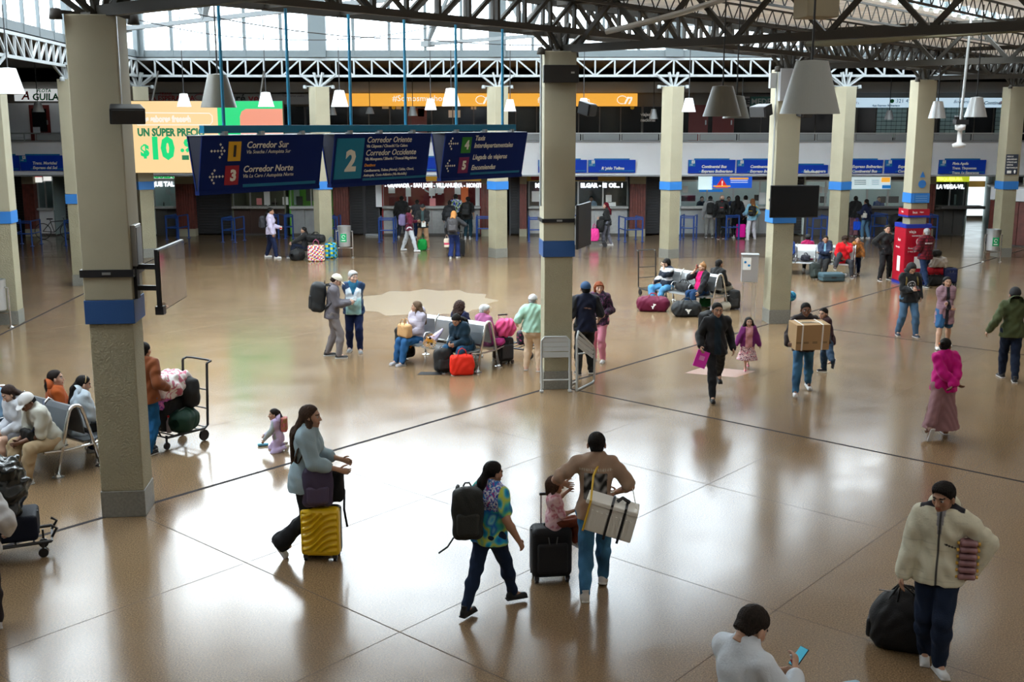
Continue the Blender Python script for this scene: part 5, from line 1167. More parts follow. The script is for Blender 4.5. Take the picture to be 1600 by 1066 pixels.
    if leg is not None:
        pelv(S, e0 + loose * .3); S.cap(Pv, Pv + up * .07 * s, .11 * s * gg + e0, .105 * s * gg + e0, .03, n=fw, f=.8)
        if skirt:      # skirt = length below the pelvis, extra width
            b = Pv + np.array((0, -.0, -skirt[0])); S.cap(Pv + np.array((-.03, 0, -.03)), b + np.array((-.04, 0, 0)), .12 * s, .12 * s + skirt[1], .05); S.cap(Pv + np.array((.03, 0, -.03)), b + np.array((.04, 0, 0)), .12 * s, .12 * s + skirt[1], .05)
            for i in (0, 1): S.cap(hp[i], ank[i] * .85 + hp[i] * .15, .11 * s, .09 * s, .05)
            S.cut(b, (0, 0, -1))
        elif leg < 1: shorts(S, e0 + loose * .4 + .01, leg)
        else: legs(S, e0 + loose * .35, leg, flare)
        P, Q = S.mesh(); P = folds(smooth_np(P, Q, 1, .4), Q, fold * .8, seed, 1.2)
        mk(botname, P, Q, Mcol('denim_print', .85, (90, .3)), root, (bcol(P, J) if bcol else bot))
    S = SDF(lo, hi, h); e1 = e0 + .004 + loose * .6; tors(S, e1); arms(S, e1 * .9, sleeve - .04 if sleeve > 1.9 else sleeve)
    hemz = hem if hem else -.075 * s
    S.cap(Pv + up * .06 - rt * .05 * s, Pv + up * hemz - rt * .06 * s, .105 * s * gg + e1, .112 * s * gg + e1, .04, n=fw, f=1.02); S.cap(Pv + up * .06 + rt * .05 * s, Pv + up * hemz + rt * .06 * s, .105 * s * gg + e1, .112 * s * gg + e1, .04, n=fw, f=1.02)
    if coat:
        b = Pv + np.array((0, 0, -coat[0]))
        for q in (-.04, .04): S.cap(Pv + np.array((q, 0, 0)), b + np.array((q, 0, 0)), .13 * s * gg, .13 * s * gg + coat[1], .05, n=(0, 1, 0), f=.9)
        S.cut(b, (0, 0, -1))
    elif seat is None or lean < 30: S.cut(Pv + up * (hemz - .03), -up)
    if collar: S.cap(nk - up * .04 + fw * .01, nk + up * .07 * s + fw * .03, .088 * s, .074 * s, .01)
    S.cut(nk + up * (.085 if collar else .045) * s, up * .9 + fw * .35)
    
    P, Q = S.mesh(); P = folds(smooth_np(P, Q, 1, .4), Q, fold * (1.2 if loose > .01 else 1), seed + 1)
    mk(topname, P, Q, cm, root, (tcol(P, J) if tcol else top))
    if shoe is not None:
        for i in (0, 1):
            P, Q = shoe_mesh(shkind); C_ = np.tile(np.array(shoe, float), (len(P), 1)); C_[P[:, 2] < -.058] = sole
            if shkind == 'sandal': C_[(P[:, 2] > -.055)] = skc; C_[(P[:, 2] > -.055) & (np.abs(P[:, 1] - .08) < .02)] = shoe
            Rf = rotm(radians(foot_yaw[i]), radians(foot_pitch[i])); mk('shoe', P @ Rf.T * s + ank[i] - np.array((0, 0, .008 * s)), Q, Mcol('shoe_surface', .5, (80, .15)), root, C_)
    hm = M('hair_%d' % int(1000 * sum(hc)), hc, .6, bump=(90, .5), var=(50, .35), spec=.18)
    if hair:
        P, Q = hair_mesh(hair, fine); Pn = P @ RH.T * k_ + hc0
        if hat in ('cap', 'beanie', 'capback') : pass
        mk('hair', Pn, Q, hm, root)
    if hat:
        P, Q = hat_mesh(hat); mk({'cap': 'cap', 'capback': 'cap', 'beanie': 'beanie', 'hood': 'hood', 'hooddown': 'hood'}[hat], P @ RH.T * k_ * 1.02 + hc0, Q, M('hat_%d' % int(1000 * (hatc[0] + 3 * hatc[1] + 7 * hatc[2])), hatc, .8, bump=(50, .2)), root)
    if hood:
        P, Q = hat_mesh('hooddown'); mk('hood', P * k_ * 1.05 + hc0 + fw * .01, Q, M('hat_%d' % int(1000 * (hood[0] + 3 * hood[1] + 7 * hood[2])), hood, .85, bump=(50, .2)), root)
    if fine or eyes:
        for q in (-1, 1):
            o = link('eye', eye_mesh(), root, tuple(hc0 + RH @ (np.array((q * .031, .0725, .0)) * k_))); o.rotation_euler = (Matrix([list(r) for r in RH]) @ Matrix.Rotation(-pi / 2, 3, 'X')).to_euler(); o.scale = (k_,) * 3
    J['root'] = root; J['hands'] = hands; PEOPLE.append(root)
    Mx = Matrix.Translation(root.location) @ Matrix.Rotation(radians(face), 4, 'Z')
    J['W'] = lambda p: Mx @ Vector([float(a) for a in p])
    J['face'] = radians(face)
    return J
# colour layers for printed and two-tone clothes
def solid(c): return lambda P, J: np.tile(np.array(c, float), (len(P), 1))
def opened(c, inner, w=.05, zlo=-.2, zhi=.6, sidec=None):     # open jacket showing what is under it
    def f(P, J):
        C = np.tile(np.array(c, float), (len(P), 1)); q = P - J['P']; x = q @ J['rt']; y = q @ J['fw']; z = q @ J['up']
        m = (np.abs(x) < (w + .0 * z)) & (y > .02) & (z > zlo) & (z < zhi) & (np.abs(x) < .17); C[m] = inner; return C
    return f
def n3(P, f, sd=0.): return np.sin(P[:, 0] * f + sd) * np.sin(P[:, 1] * f * 1.1 + 2 * sd) + np.sin(P[:, 2] * f * .9 + sd * 3 + 2 * np.sin(P[:, 0] * f * .7))
def palette(P, cols, f, sd=0.):
    v = n3(P, f, sd) + .6 * n3(P, f * 2.3, sd + 2); k = ((v + 2.2) / 4.4 * len(cols)).astype(int).clip(0, len(cols) - 1); return np.array(cols, float)[k]
def stripes(cols, per, axis=2):
    def f(P, J):
        k = np.floor(P[:, axis] / per).astype(int) % len(cols); return np.array(cols, float)[k]
    return f
def plaid(a, b, c, per=.05):
    def f(P, J):
        u = (np.floor(P[:, 2] / per * 2).astype(int) % 2); v = (np.floor((P[:, 0] + P[:, 1]) / per * 2).astype(int) % 2)
        C = np.tile(np.array(b, float), (len(P), 1)); C[(u & v) == 1] = a; C[(u | v) == 0] = c; return C
    return f
# ------------------------------------------------------------------ bags, benches, trolleys
def Rz3(a): return np.array(Matrix.Rotation(a, 3, 'Z'))
def bagm(rough=.7): return Mcol('bag_fabric', .65, (80, .3))
def blob(name, S, col, parent, fold=.0, seed=0., mat=None, fz=1.):
    P, Q = S.mesh(); P = smooth_np(P, Q, 1, .4); P = folds(P, Q, fold, seed, fz); return mk(name, P, Q, mat or bagm(), parent, col(P) if callable(col) else col)
def tubepart(name, pts, r, col, parent, n=6):
    V, Q = npmesh_tube([np.array(p, float) for p in pts], [r] * len(pts), n); return mk(name, V, Q, bagm(), parent, col)
def backpack(loc, rz, label, col=(.015, .015, .017), w=.32, h=.46, d=.2, tilt=0., acc=None, straps=True, cat='backpack', res=.012, worn=False, accw=.04, lean_x=0.):
    """origin at the middle of the side that lies on a wearer's back; the pack points to -Y"""
    r = empty('backpack', loc, rz, label, cat); r.rotation_euler = (radians(tilt), radians(lean_x), rz)
    S = SDF((-w * .75, -d * 1.5, -h * .7), (w * .75, .08, h * .7), res); S.rbox((0, -d * .5, 0), (w / 2, d / 2, h / 2), min(w, d, h) * .33); S.ell((0, -d * .55, h * .12), (w * .5, d * .55, h * .42), .04)
    blob('pack', S, col, r, .006, h)
    S = SDF((-w * .6, -d * 1.7, -h * .6), (w * .6, 0, h * .25), res); S.rbox((0, -d * .98, -h * .16), (w * .38, d * .16, h * .24), .045); blob('front_pocket', S, tuple(c * 1.35 + .004 for c in col), r, .004, 2)
    c2 = acc or tuple(c * .6 for c in col)
    tubepart('haul_loop', [(-.04, -.03, h * .5), (-.02, -.035, h * .57), (.02, -.035, h * .57), (.04, -.03, h * .5)], .009, c2, r)
    if straps:
        for s in (-1, 1):
            pts = [(s * w * .28, -.02, h * .42), (s * w * .3, .07, h * .46), (s * w * .34, .17, h * .32), (s * w * .38, .2, h * .05), (s * w * .42, .1, -h * .22), (s * w * .42, -.02, -h * .36)] if worn else [(s * w * .25, .0, h * .42), (s * w * .27, .05, h * .3), (s * w * .3, .05, -h * .05), (s * w * .36, .0, -h * .36)]
            tubepart('strap', pts, .018 if worn else .014, c2, r)
    if acc: B((0, -d * 1.15, h * .02), (w * .5, .012, .02)).build('stripe', M('acc%d' % int(sum(acc) * 1000), acc, .6), r)
    return r
def suitcase(loc, rz, label, col, w=.42, h=.62, d=.26, handle=.35, ribs=0, lying=False, wheels=True, mat=None, cat='suitcase', soft=False):
    r = empty('suitcase', loc, rz, label, cat)
    b = empty('x', (0, 0, 0)); bpy.data.objects.remove(b)
    z0 = .06 if wheels else .0
    S = SDF((-w * .7, -d * .8, 0), (w * .7, d * .8, h + z0 + .1), .011); S.rbox((0, 0, z0 + h / 2), (w / 2, d / 2, h / 2), .05 if not soft else .07)
    P, Q = S.mesh(); P = smooth_np(P, Q, 1, .4)
    if ribs:
        x, y, z = P.T; ph = (z - .12 * np.tanh((x + .02) * 9)) * 2 * pi / .078; m = (np.abs(x) < w * .44) & (z > z0 + .06) & (z < z0 + h - .05) & (y < -d * .4)
        P[:, 1] -= np.where(m, .015 * np.clip(np.sin(ph) * 2, -1, 1), 0)
    C = np.tile(np.array(col, float), (len(P), 1)); 
    if ribs: C[P[:, 1] > d * .05] = (.012, .012, .014)
    o = mk('shell', P, Q, mat or (Mcol('hard_shell', .3, None, spec=.5) if ribs else bagm()), r, C)
    B((0, 0, z0 + h / 2), (w + .006, .02, h * .9)).build('zip', black_p, r)
    if soft:
        S = SDF((-w * .6, -d, 0), (w * .6, 0, h), .011); S.rbox((0, -d * .5, z0 + h * .42), (w * .38, .035, h * .3), .03); blob('front_pocket', S, tuple(c * 1.3 + .004 for c in col), r)
        for s in (-1, 1): tubepart('piping', [(s * w * .1, -d * .58, z0 + .08), (s * w * .04, -d * .58, z0 + h * .5), (s * .05, -d * .54, z0 + h * .85)], .007, (.08, .08, .08), r)
    B((0, 0, z0 + h + .015), (.16, .03, .03)).build('grip', black_p, r, bevel=.008)
    if handle:
        for s in (-1, 1): MB().tube([(s * .09, d * .38, z0 + h - .02), (s * .09, d * .38, z0 + h + handle)], .009, 8).build('handle_rod', galv, r)
        B((0, d * .38, z0 + h + handle), (.22, .03, .03)).build('handle', black_p, r, bevel=.008)
    if wheels:
        for sx in (-1, 1):
            for sy in (-1, 1):
                mb = MB().lathe([(.006, -.018), (.034, -.018), (.036, 0), (.034, .018), (.006, .018)], 14); mb.build('wheel', black_p, r, (sx * w * .38, sy * d * .34, .036), (0, pi / 2, 0)); B((sx * w * .38, sy * d * .34, .06), (.05, .06, .04)).build('wheel_housing', black_p, r)
    return r
def duffel(loc, rz, label, col, L=.6, R=.17, acc=None, handles=True, sag=1., res=.013, up=False, logo=None):
    r = empty('duffel_bag', loc, rz, label, 'duffel bag')
    if up: S = SDF((-L * .8, -R * 2, -.05), (L * .8, R * 2, L * 1.2), res); S.ell((0, 0, R * 1.25), (L * .5, R * 1.1, R * 1.45), 0); S.rbox((0, 0, R * .9), (L * .44, R * .95, R * .85), .1, .05)
    else: S = SDF((-L * .7, -R * 1.7, -.05), (L * .7, R * 1.7, R * 2.8), res); S.cap((-L * .32, 0, R), (L * .32, 0, R), R, R, .0); S.rbox((0, 0, R * .85), (L * .48, R * .95, R * .8 * sag), .07, .06)
    S.cut((0, 0, .004), (0, 0, -1)); blob('bag', S, col, r, .009, L * 7)
    t = R * (2.0 if not up else 2.55); c2 = acc or tuple(c * .6 for c in col)
    if handles:
        for s in (-1, 1): tubepart('handle', [(-.13, s * R * .9, t * .6), (-.12, s * R * .5, t * .95), (-.06, s * .02, t + .07), (.06, s * .02, t + .07), (.12, s * R * .5, t * .95), (.13, s * R * .9, t * .6)], .012, c2, r)
    tubepart('zip', [(-L * .38, 0, t * .99), (0, 0, t * 1.0 + .004), (L * .38, 0, t * .99)], .006, (.25, .25, .25), r)
    for s in (-1, 1):
        S = SDF((-.1, -.16, 0), (.1, .16, R * 2), res); S.rbox((0, 0, R * .8), (.03, .11, R * .45), .03); o = blob('end_pocket', S, tuple(c * 1.25 + .003 for c in col), r); o.location = (s * L * .47, 0, 0)
    if logo:
        m = MB().lathe([(.001, 0), (.05, 0), (.05, .01), (.001, .01)], 12); m.box((0, .02, .006), (.16, .03, .012)); m.box((0, -.06, .006), (.03, .06, .012)); m.build('white_emblem', white_let, r, (0, -R * 1.02, R * .9), (pi / 2 - .15, 0, 0))
    return r
def tote(loc, rz, label, col, w=.4, h=.38, d=.16, name='tote_bag', cat='bag', handles=True, loop=None, mat=None, fold=.008, colf=None, puff=.0):
    r = empty(name, loc, rz, label, cat); S = SDF((-w * .75, -d, -.03), (w * .75, d, h * 1.25), .012); S.rbox((0, 0, h * .5), (w / 2, d / 2, h / 2), min(d * .4, .06)); 
    if puff: S.ell((0, 0, h * .5), (w * .5 + puff, d * .5 + puff, h * .55), .04)
    S.cut((0, 0, .003), (0, 0, -1)); blob('bag', S, (colf or col), r, fold, w * 9, mat)
    if handles:
        for s in (-1, 1): tubepart('handle', [(-w * .2, s * d * .35, h * .9), (-w * .15, s * d * .3, h * 1.25), (0, s * d * .25, h * 1.38), (w * .15, s * d * .3, h * 1.25), (w * .2, s * d * .35, h * .9)], .009, loop or tuple(c * .7 for c in col), r)
    return r
seat_metal = M('bench_metal', (.62, .64, .65), .3, metal=.85); seat_dark = M('bench_dark', (.06, .07, .08), .35)
def bench(p_near, ang, n, label, pad=None, sw=.64):
    """back-to-back bench; length runs from p_near along ang; cross axis is ang-90 deg"""
    L = n * sw; d = Vector((cos(ang), sin(ang), 0)); c = Vector((p_near[0], p_near[1], 0)) + d * (L / 2); r = empty('waiting_bench', c, ang, label, 'bench')
    for x in (-L / 2 - .03, L / 2 + .03):
        pts = [(x, s * (.36 if abs(s) > .9 else .36 * abs(s)), z) for s, z in ()]; pts = [(x, -.34, .02), (x, -.13, .82)] + [(x, -.11 * cos(a), .86 + .11 * sin(a)) for a in [pi * k / 8 for k in range(9)]] + [(x, .13, .82), (x, .34, .02)]
        MB().tube(pts, .027, 10).build('arch_frame', chrome, r, smooth=True)
        for s in (-1, 1): MB().lathe([(.03, .05), (.05, .02), (.085, .012), (.085, 0)], 16, c=(x, s * .34, 0)).build('foot_disc', chrome, r)
        MB().tube([(x, -.52, .40), (x, -.2, .36), (x, .2, .36), (x, .52, .40)], .02, 8).build('seat_rail', chrome, r)
    for s in (-1, 1): MB().bar((-L / 2, s * .22, .37), (L / 2, s * .22, .37), .05, .05).build('beam', chrome, r)
    for k in range(n):
        x = -L / 2 + sw * (k + .5)
        for s in (-1, 1):
            S = [(s * .12, .425), (s * .3, .415), (s * .5, .43), (s * .575, .42), (s * .58, .40)]
            mb = MB(); o = len(mb.v)
            for (y, z) in S:
                for xx in (-sw / 2 + .02, sw / 2 - .02): mb.v += [Vector((x + xx, y, z)), Vector((x + xx, y, z - .018))]
            for i in range(len(S) - 1):
                a = o + 4 * i; b = a + 4; mb.f += [(a, a + 2, b + 2, b), (a + 1, b + 1, b + 3, a + 3), (a, b, b + 1, a + 1), (a + 2, a + 3, b + 3, b + 2)]
            mb.f += [(o, o + 1, o + 3, o + 2), (b, b + 2, b + 3, b + 1)]
            mb.build('seat', pad or seat_metal, r)
            S2 = [(s * .155, .52), (s * .12, .75), (s * .08, .9), (s * .02, .955)]
            mb = MB()
            for (y, z) in S2:
                for xx in (-sw / 2 + .02, sw / 2 - .02): mb.v += [Vector((x + xx, y, z)), Vector((x + xx, y - s * .02, z))]
            for i in range(3):
                a = 4 * i; b = a + 4; mb.f += [(a, a + 2, b + 2, b), (a + 1, b + 1, b + 3, a + 3), (a, b, b + 1, a + 1), (a + 2, a + 3, b + 3, b + 2)]
            mb.f += [(0, 1, 3, 2), (b, b + 2, b + 3, b + 1)]; mb.build('backrest', pad or seat_metal, r)
    for k in range(1, n):
        x = -L / 2 + sw * k
        MB().tube([(x, -.13, .5), (x, -.1, .9), (x, 0, .985), (x, .1, .9), (x, .13, .5)], .014, 8).build('divider_loop', chrome, r, smooth=True)
        for s in (-1, 1): MB().tube([(x, s * .2, .42), (x, s * .2, .6), (x, s * .27, .66), (x, s * .42, .66), (x, s * .47, .6), (x, s * .47, .43)], .012, 8).build('armrest', chrome, r, smooth=True)
    def slot(k, side, out=.0):      # side -1 / +1 along the cross axis
        x = -L / 2 + sw * (k + .5); q = c + d * x + Vector((-d.y, d.x, 0)) * (side * (.30 + out)); return q
    return r, slot
def cart(loc, rz, label, L=.95, w=.55, hz=1.05, dark=True):
    """luggage trolley: handle at -Y end, nose at +Y"""
    m = M('trolley_black', (.02, .02, .022), .4); r = empty('luggage_trolley', loc, rz, label, 'luggage trolley')
    for s in (-1, 1):
        MB().tube([(s * w / 2, L * .5, .22), (s * w / 2, -L * .42, .2), (s * w / 2, -L * .5, .24), (s * w / 2, -L * .56, hz)], .02, 8).build('side_tube', m, r)
        MB().lathe([(.01, -.02), (.085, -.02), (.09, 0), (.085, .02), (.01, .02)], 18).build('wheel', black_p, r, (s * w * .46, -L * .42, .09), (0, pi / 2, 0)); MB().bar((s * w * .46, -L * .42, .09), (s * w * .46, -L * .42, .22), .03).build('fork', m, r)
        MB().lathe([(.01, -.015), (.055, -.015), (.055, .015), (.01, .015)], 14).build('caster', black_p, r, (s * w * .3, L * .4, .056), (0, pi / 2, 0)); MB().bar((s * w * .3, L * .4, .05), (s * w * .3, L * .4, .22), .025).build('fork', m, r)
    for k in range(6): MB().bar((-w / 2, -L * .45 + k * L * .19, .22), (w / 2, -L * .45 + k * L * .19, .22), .022, .015).build('slat', m, r)
    MB().tube([(-w / 2, -L * .56, hz), (-w / 2, -L * .66, hz + .02), (-w * .3, -L * .7, hz + .02), (w * .3, -L * .7, hz + .02), (w / 2, -L * .66, hz + .02), (w / 2, -L * .56, hz)], .018, 8).build('push_handle', m, r)
    for z in (.5, .8): MB().tube([(-w / 2, -L * .53, z), (w / 2, -L * .53, z)], .012, 8).build('cross_bar', m, r)
    for s in (-.25, .25): MB().tube([(s * w, L * .5, .22), (s * w, L * .56, .32), (s * w, L * .5, .36)], .016, 8).build('nose_loop', m, r)
    return r
def phone(loc, rot, label, glow=None, case=(.01, .01, .012)):
    r = empty('mobile_phone', loc, 0, label, 'phone'); r.rotation_euler = rot
    B((0, 0, 0), (.075, .155, .009)).build('case', M('case%d' % int(1000 * sum(case)), case, .4), r, bevel=.003); B((0, 0, .006), (.068, .145, .002)).build('screen', M('phone_glow', (.05, .3, .4), .3, emit=((.05, .35, .5), .5)) if glow else M('phone_dark', (.01, .012, .015), .15), r)
    return r
def ht(g, vt):
    lo_, hi_ = .3, 3.
    for _ in range(40):
        m = (lo_ + hi_) / 2; dz = m - CAMZ; dep = g.y * cos(PITCH) - dz * sin(PITCH); up = g.y * sin(PITCH) + dz * cos(PITCH)
        if 533 - FPX * up / dep > vt: lo_ = m
        else: hi_ = m
    return lo_
def stand(vt, Lf, Rf, face, label, hadj=1., **k):
    """vt = top of the head in the photograph; Lf, Rf = the feet there (u, v, height)"""
    a = G(Lf[0], Lf[1], Lf[2] if len(Lf) > 2 else 0); b = G(Rf[0], Rf[1], Rf[2] if len(Rf) > 2 else 0); za, zb = a.z, b.z
    wa, wb = (.5, .5) if za == zb else ((.3, .7) if za > zb else (.7, .3))
    c = (a * wa + b * wb); c.z = 0; H = k.pop('H', None) or ht(c, vt) * hadj; th = radians(face); R_ = Matrix.Rotation(-th, 3, 'Z')
    la, lb = R_ @ (a - c), R_ @ (b - c)
    if la.x > lb.x:
        la, lb, za, zb = lb, la, zb, za
        if 'foot_pitch' in k: k['foot_pitch'] = k['foot_pitch'][::-1]
    if lb.x - la.x < .12: m_ = (la.x + lb.x) / 2; la.x, lb.x = m_ - .06, m_ + .06
    fy = k.pop('foot_yaw', (8, -8))
    return person((c.x, c.y), face, H, label, feet=((la.x, la.y, za), (lb.x, lb.y, zb)), foot_yaw=fy, **k)
def sitat(q, face, H, label, **k):
    return person((q.x, q.y), face, H, label, seat=k.pop('seat', .43), **k)
def worn(J, label, col=(.015, .015, .017), w=.32, h=.46, d=.2, dz=-.02, **k):
    s = J['s']; p = J['ch'] * .75 + J['mid'] * .25 - J['fw'] * (.145 * s + k.pop('off', 0)) + J['up'] * dz
    lean = math.degrees(math.atan2(J['up'][1], J['up'][2]))
    return backpack(J['W'](p), J['face'] + radians(k.pop('turn', 0)), label, col, w * s, h * s, d * s, tilt=-lean, worn=True, **k)
jeans, jdark, blackc, greyc, navy = lin(40, 85, 130), lin(22, 36, 66), (.012, .012, .014), lin(120, 118, 122), lin(22, 32, 60)
white_s, lgrey = (.68, .68, .68), (.4, .41, .42)

# ------------------------------------------------------------------ foreground
# woman in tie-dye
td = [lin(20, 110, 190), lin(40, 180, 210), lin(200, 210, 70), lin(60, 170, 150), lin(20, 90, 170), lin(130, 205, 200), lin(30, 150, 210)]
def blend(P, cols, f, sd):
    v = (np.clip((n3(P, f, sd) + .6 * n3(P, f * 2.3, sd + 2) + 2.2) / 4.4, 0, .999)) * (len(cols) - 1); k = v.astype(int); t = (v - k)[:, None]; c = np.array(cols, float); return c[k] * (1 - t) + c[k + 1] * t
def tiedye(P, J):
    C = blend(P, td, 17, 1.); q = P - J['P']; x = q @ J['rt']; z = q @ J['up']; m = (z > .25) & (x > -.02) & (x < .16); C2 = palette(P, [lin(160, 60, 140), lin(40, 120, 200), lin(220, 220, 230), lin(30, 60, 150)], 80, 3.); C[m] = C2[m]; return C
J = stand(718, (727, 968), (802, 940), -38, 'heavy-set woman in a blue tie-dye shirt and jeans walking away, black ponytail', foot_pitch=(0, 0), foot_yaw=(4, -30), fem=True, g=1.2, hair='lowpony', skin='m', sleeve=.72, tcol=tiedye, bot=lin(26, 42, 66), shoe=(.012,) * 3, sole=(.012,) * 3, head=(-22, 8, 0), loose=.01,
          hand=((-.30, -.05, .95), (.33, .05, .82)), lean=4, curl=.5)
r = worn(J, 'big black backpack slung on the tie-dye woman', (.016, .018, .016), .32, .54, .24, off=.04, turn=42); r.location = Vector(r.location) + Vector((-.12, .03, -.02)); tubepart('dangling_strap', [(-.14, -.05, -.26), (-.2, -.12, -.33), (-.29, -.16, -.38)], .009, (.012,) * 3, r)
# man with foam box
def statue(P, J):
    C = np.tile(np.array(lin(158, 132, 112)), (len(P), 1)); q = P - J['P']; x = q @ J['rt']; y = q @ J['fw']; z = q @ J['up']
    m = (y < -.03) & (np.abs(x) < .12) & (z > .12) & (z < .40); v = n3(P, 60, 1.) + .7 * n3(P, 25, 4.); g_ = np.clip(.12 + .13 * v, .01, .5)
    for i in range(3): C[m, i] = (g_ * (1, .98, .95)[i])[m]
    m2 = (y < -.03) & (np.abs(x) < .17) & (z > .425) & (z < .45) & (np.sin(x * 260) > 0); C[m2] = lin(190, 180, 160); return C
def ripped(P, J): 
    C = np.tile(np.array(lin(60, 105, 140)), (len(P), 1)); v = n3(P, 14, 2.); C *= (1 + .35 * v)[:, None].clip(.6, 1.7); return C
J2 = stand(672, (914, 938), (942, 912), -6, 'young man in a taupe printed t-shirt and blue jeans, walking away', hair='short', skin='m', sleeve=.85, tcol=statue, bcol=ripped, shoe=(.55, .52, .48), sole=(.7, .7, .66), loose=.022, hand=((-.33, .20, 1.12), (.22, .20, 1.05)), elbow=((-.9, -.3, -.6), (.9, -.5, -.5)), lean=3, head=(6, 6, 0), foot_pitch=(0, 18))
foam = M('foam_white', (.8, .8, .75), .7, bump=(120, .15)); p = J2['W'](J2['mid'] + J2['rt'] * .17 - J2['fw'] * .36 - J2['up'] * .15)
r = empty('foam_box', p, J2['face'] + .1, 'white ribbed foam cooler box slung on a yellow strap behind the man', 'cooler box'); r.rotation_euler = (0, radians(14), J2['face'] + radians(-4))
B((0, 0, 0), (.5, .27, .31)).build('box', foam, r, bevel=.015); B((-.02, 0, .155), (.53, .3, .05)).build('lid', foam, r, bevel=.012)
for k in range(9): B((-.2 + .05 * k, -.14, -.02 - .004 * (k % 3)), (.018, .02, .2)).build('rib', foam, r)
for x in (-.02, .12): B((x, 0, 0), (.025, .3, .38)).build('black_tape', black_p, r)
B((-.24, -.0, -.0), (.02, .285, .33)).build('orange_tape', M('orange_tape', (.7, .2, .02), .5), r); MB().tube([(.02, -.02, .2), (.06, .03, .23), (.14, .04, .2)], .02, 6).build('knot', black_p, r)
Rr = Matrix.Rotation(radians(-14), 3, 'Y'); 
def wtube(r, pts, rad, mat, name):
    Mi = (Matrix.Translation(r.location) @ r.rotation_euler.to_matrix().to_4x4()).inverted(); return MB().tube([Mi @ Vector(q) for q in pts], rad, 6).build(name, mat, r)
_s = J2; _a = Matrix.Translation(r.location) @ r.rotation_euler.to_matrix().to_4x4()
wtube(r, [_a @ Vector((-.24, -.15, -.15)), _a @ Vector((-.24, -.15, .17)), _s['W'](_s['ch'] - _s['fw'] * .19 - _s['rt'] * .02 + _s['up'] * .02), _s['W'](_s['nk'] - _s['fw'] * .10 + _s['rt'] * .03 - _s['up'] * .06), _s['W'](_s['nk'] - _s['fw'] * .02 + _s['rt'] * .09)], .012, M('yellow_strap', (.7, .45, .04), .6), 'shoulder_strap')
wtube(r, [_a @ Vector((.24, -.12, .16)), _s['W'](_s['elb'][1] + _s['rt'] * .02), _s['W'](_s['hands'][1])], .006, foam, 'cord')
# black suitcase with a child on top
g_ = G(860, 905); suitcase((g_.x, g_.y, 0), radians(8), 'black soft suitcase on wheels with a little girl riding on it', (.012, .012, .014), .44, .56, .28, handle=.32, soft=True)
J = person((g_.x + .03, g_.y - .0, 0), -75, 1.02, 'little girl in a pink floral top riding on the black suitcase', seat=.61, hs=1.35, hair='bob', hc=(.06, .03, .018), fem=True, skin='m', sleeve=1., tcol=lambda P, J: palette(P, [lin(225, 190, 190), lin(215, 175, 180), lin(190, 120, 130)], 60), bot=lin(120, 60, 40), botname='leggings', shoe=(.5, .48, .42),
           feet=((-.06, .26, .34), (.08, .28, .36)), hand=((-.12, .2, .95), (.10, .2, .80)), head=(-10, 5, 0), group=None, foot_pitch=(25, 25))
# woman with the yellow suitcase
denim_s = lin(150, 172, 182)
J = stand(627, (497, 866), (441, 858, .1), -92, 'woman with very long brown hair in a pale denim shirt pushing a yellow suitcase', foot_pitch=(0, 55), fem=True, g=1.04, hair='verylong', hc=(.055, .03, .018), skin='t', sleeve=1.45, top=denim_s, bot=(.012, .013, .015), shoe=(.6, .6, .58), flare=.045, loose=.04, head=(0, 0, 0),
          hand=((-.16, .40, 1.10), (.16, .42, 1.08)), lean=6, coat=(.16, .05), topname='shirt', hadj=1.0, fold=.009)
ph_ = J['W'](J['hands'][1]); g_ = G(504, 872)
suitcase((g_.x, g_.y, 0), radians(-3), 'bright yellow hard suitcase with wavy ribs, pushed by the long-haired woman', lin(232, 190, 30), .44, .56, .25, handle=.46, ribs=1)
r = backpack((g_.x - .04, g_.y - .0 + .06, .87), radians(10), 'purple grey backpack standing on the yellow suitcase', lin(74, 66, 88), .34, .46, .2, straps=True); tubepart('long_strap', [(.2, .05, .1), (.3, .0, -.1), (.29, -.02, -.32), (.32, -.05, -.52)], .013, (.02, .02, .025), r)
tote((g_.x + .12, g_.y + .14, .63), 0, 'black bag squeezed beside the purple backpack', (.01, .011, .012), .26, .4, .16, handles=False)
# toddler on the floor
g_ = G(436, 704); lil = lin(196, 178, 216)
J = person((g_.x, g_.y, 0), 95, .92, 'little girl in a lilac tracksuit kneeling on the shiny floor', seat=.08, pelvis=(0, 0, .2), hs=1.32, hair='braid', hc=(.02, .012, .01), fem=True, skin='t', tcol=lambda P, J: np.where(((P - J['P']) @ J['fw'] > .02)[:, None] & ((np.abs((P - J['P']) @ J['rt']) > .09)[:, None]), np.array(lin(150, 160, 160)), np.array(lil)), bot=lil, botname='trousers', shoe=(.5, .45, .36), feet=((-.07, -.12, .03), (.09, -.08, .03)), foot_pitch=(75, 75), kneep=((-.3, 1, -.6), (.3, 1, -.6)), hand=((-.12, .22, .16), (.1, .2, .22)), head=(12, 2, 0), hood=lil, lean=8)
S = SDF((-.12, -.1, -.15), (.12, .1, .15), .01); S.rbox((0, 0, 0), (.08, .05, .11), .03)
r = empty('child_backpack', J['W'](J['ch'] - J['fw'] * .12), J['face'], 'tiny brown patterned rucksack on the kneeling girl', 'backpack'); blob('pack', S, lambda P: palette(P, [lin(165, 115, 75), lin(150, 105, 70), lin(190, 90, 110), lin(140, 95, 60)], 70), r)
p = G(411, 697); r = empty('toy', (p.x, p.y, 0), .3, 'small light blue toy under the kneeling girl’s hand', 'toy'); B((0, 0, .025), (.16, .06, .04)).build('body', M('toy_blue', lin(110, 190, 220), .4), r, bevel=.01); MB().lathe([(.02, -.01), (.02, .01)], 10, c=(.05, .03, .02)).build('knob', white_let, r)
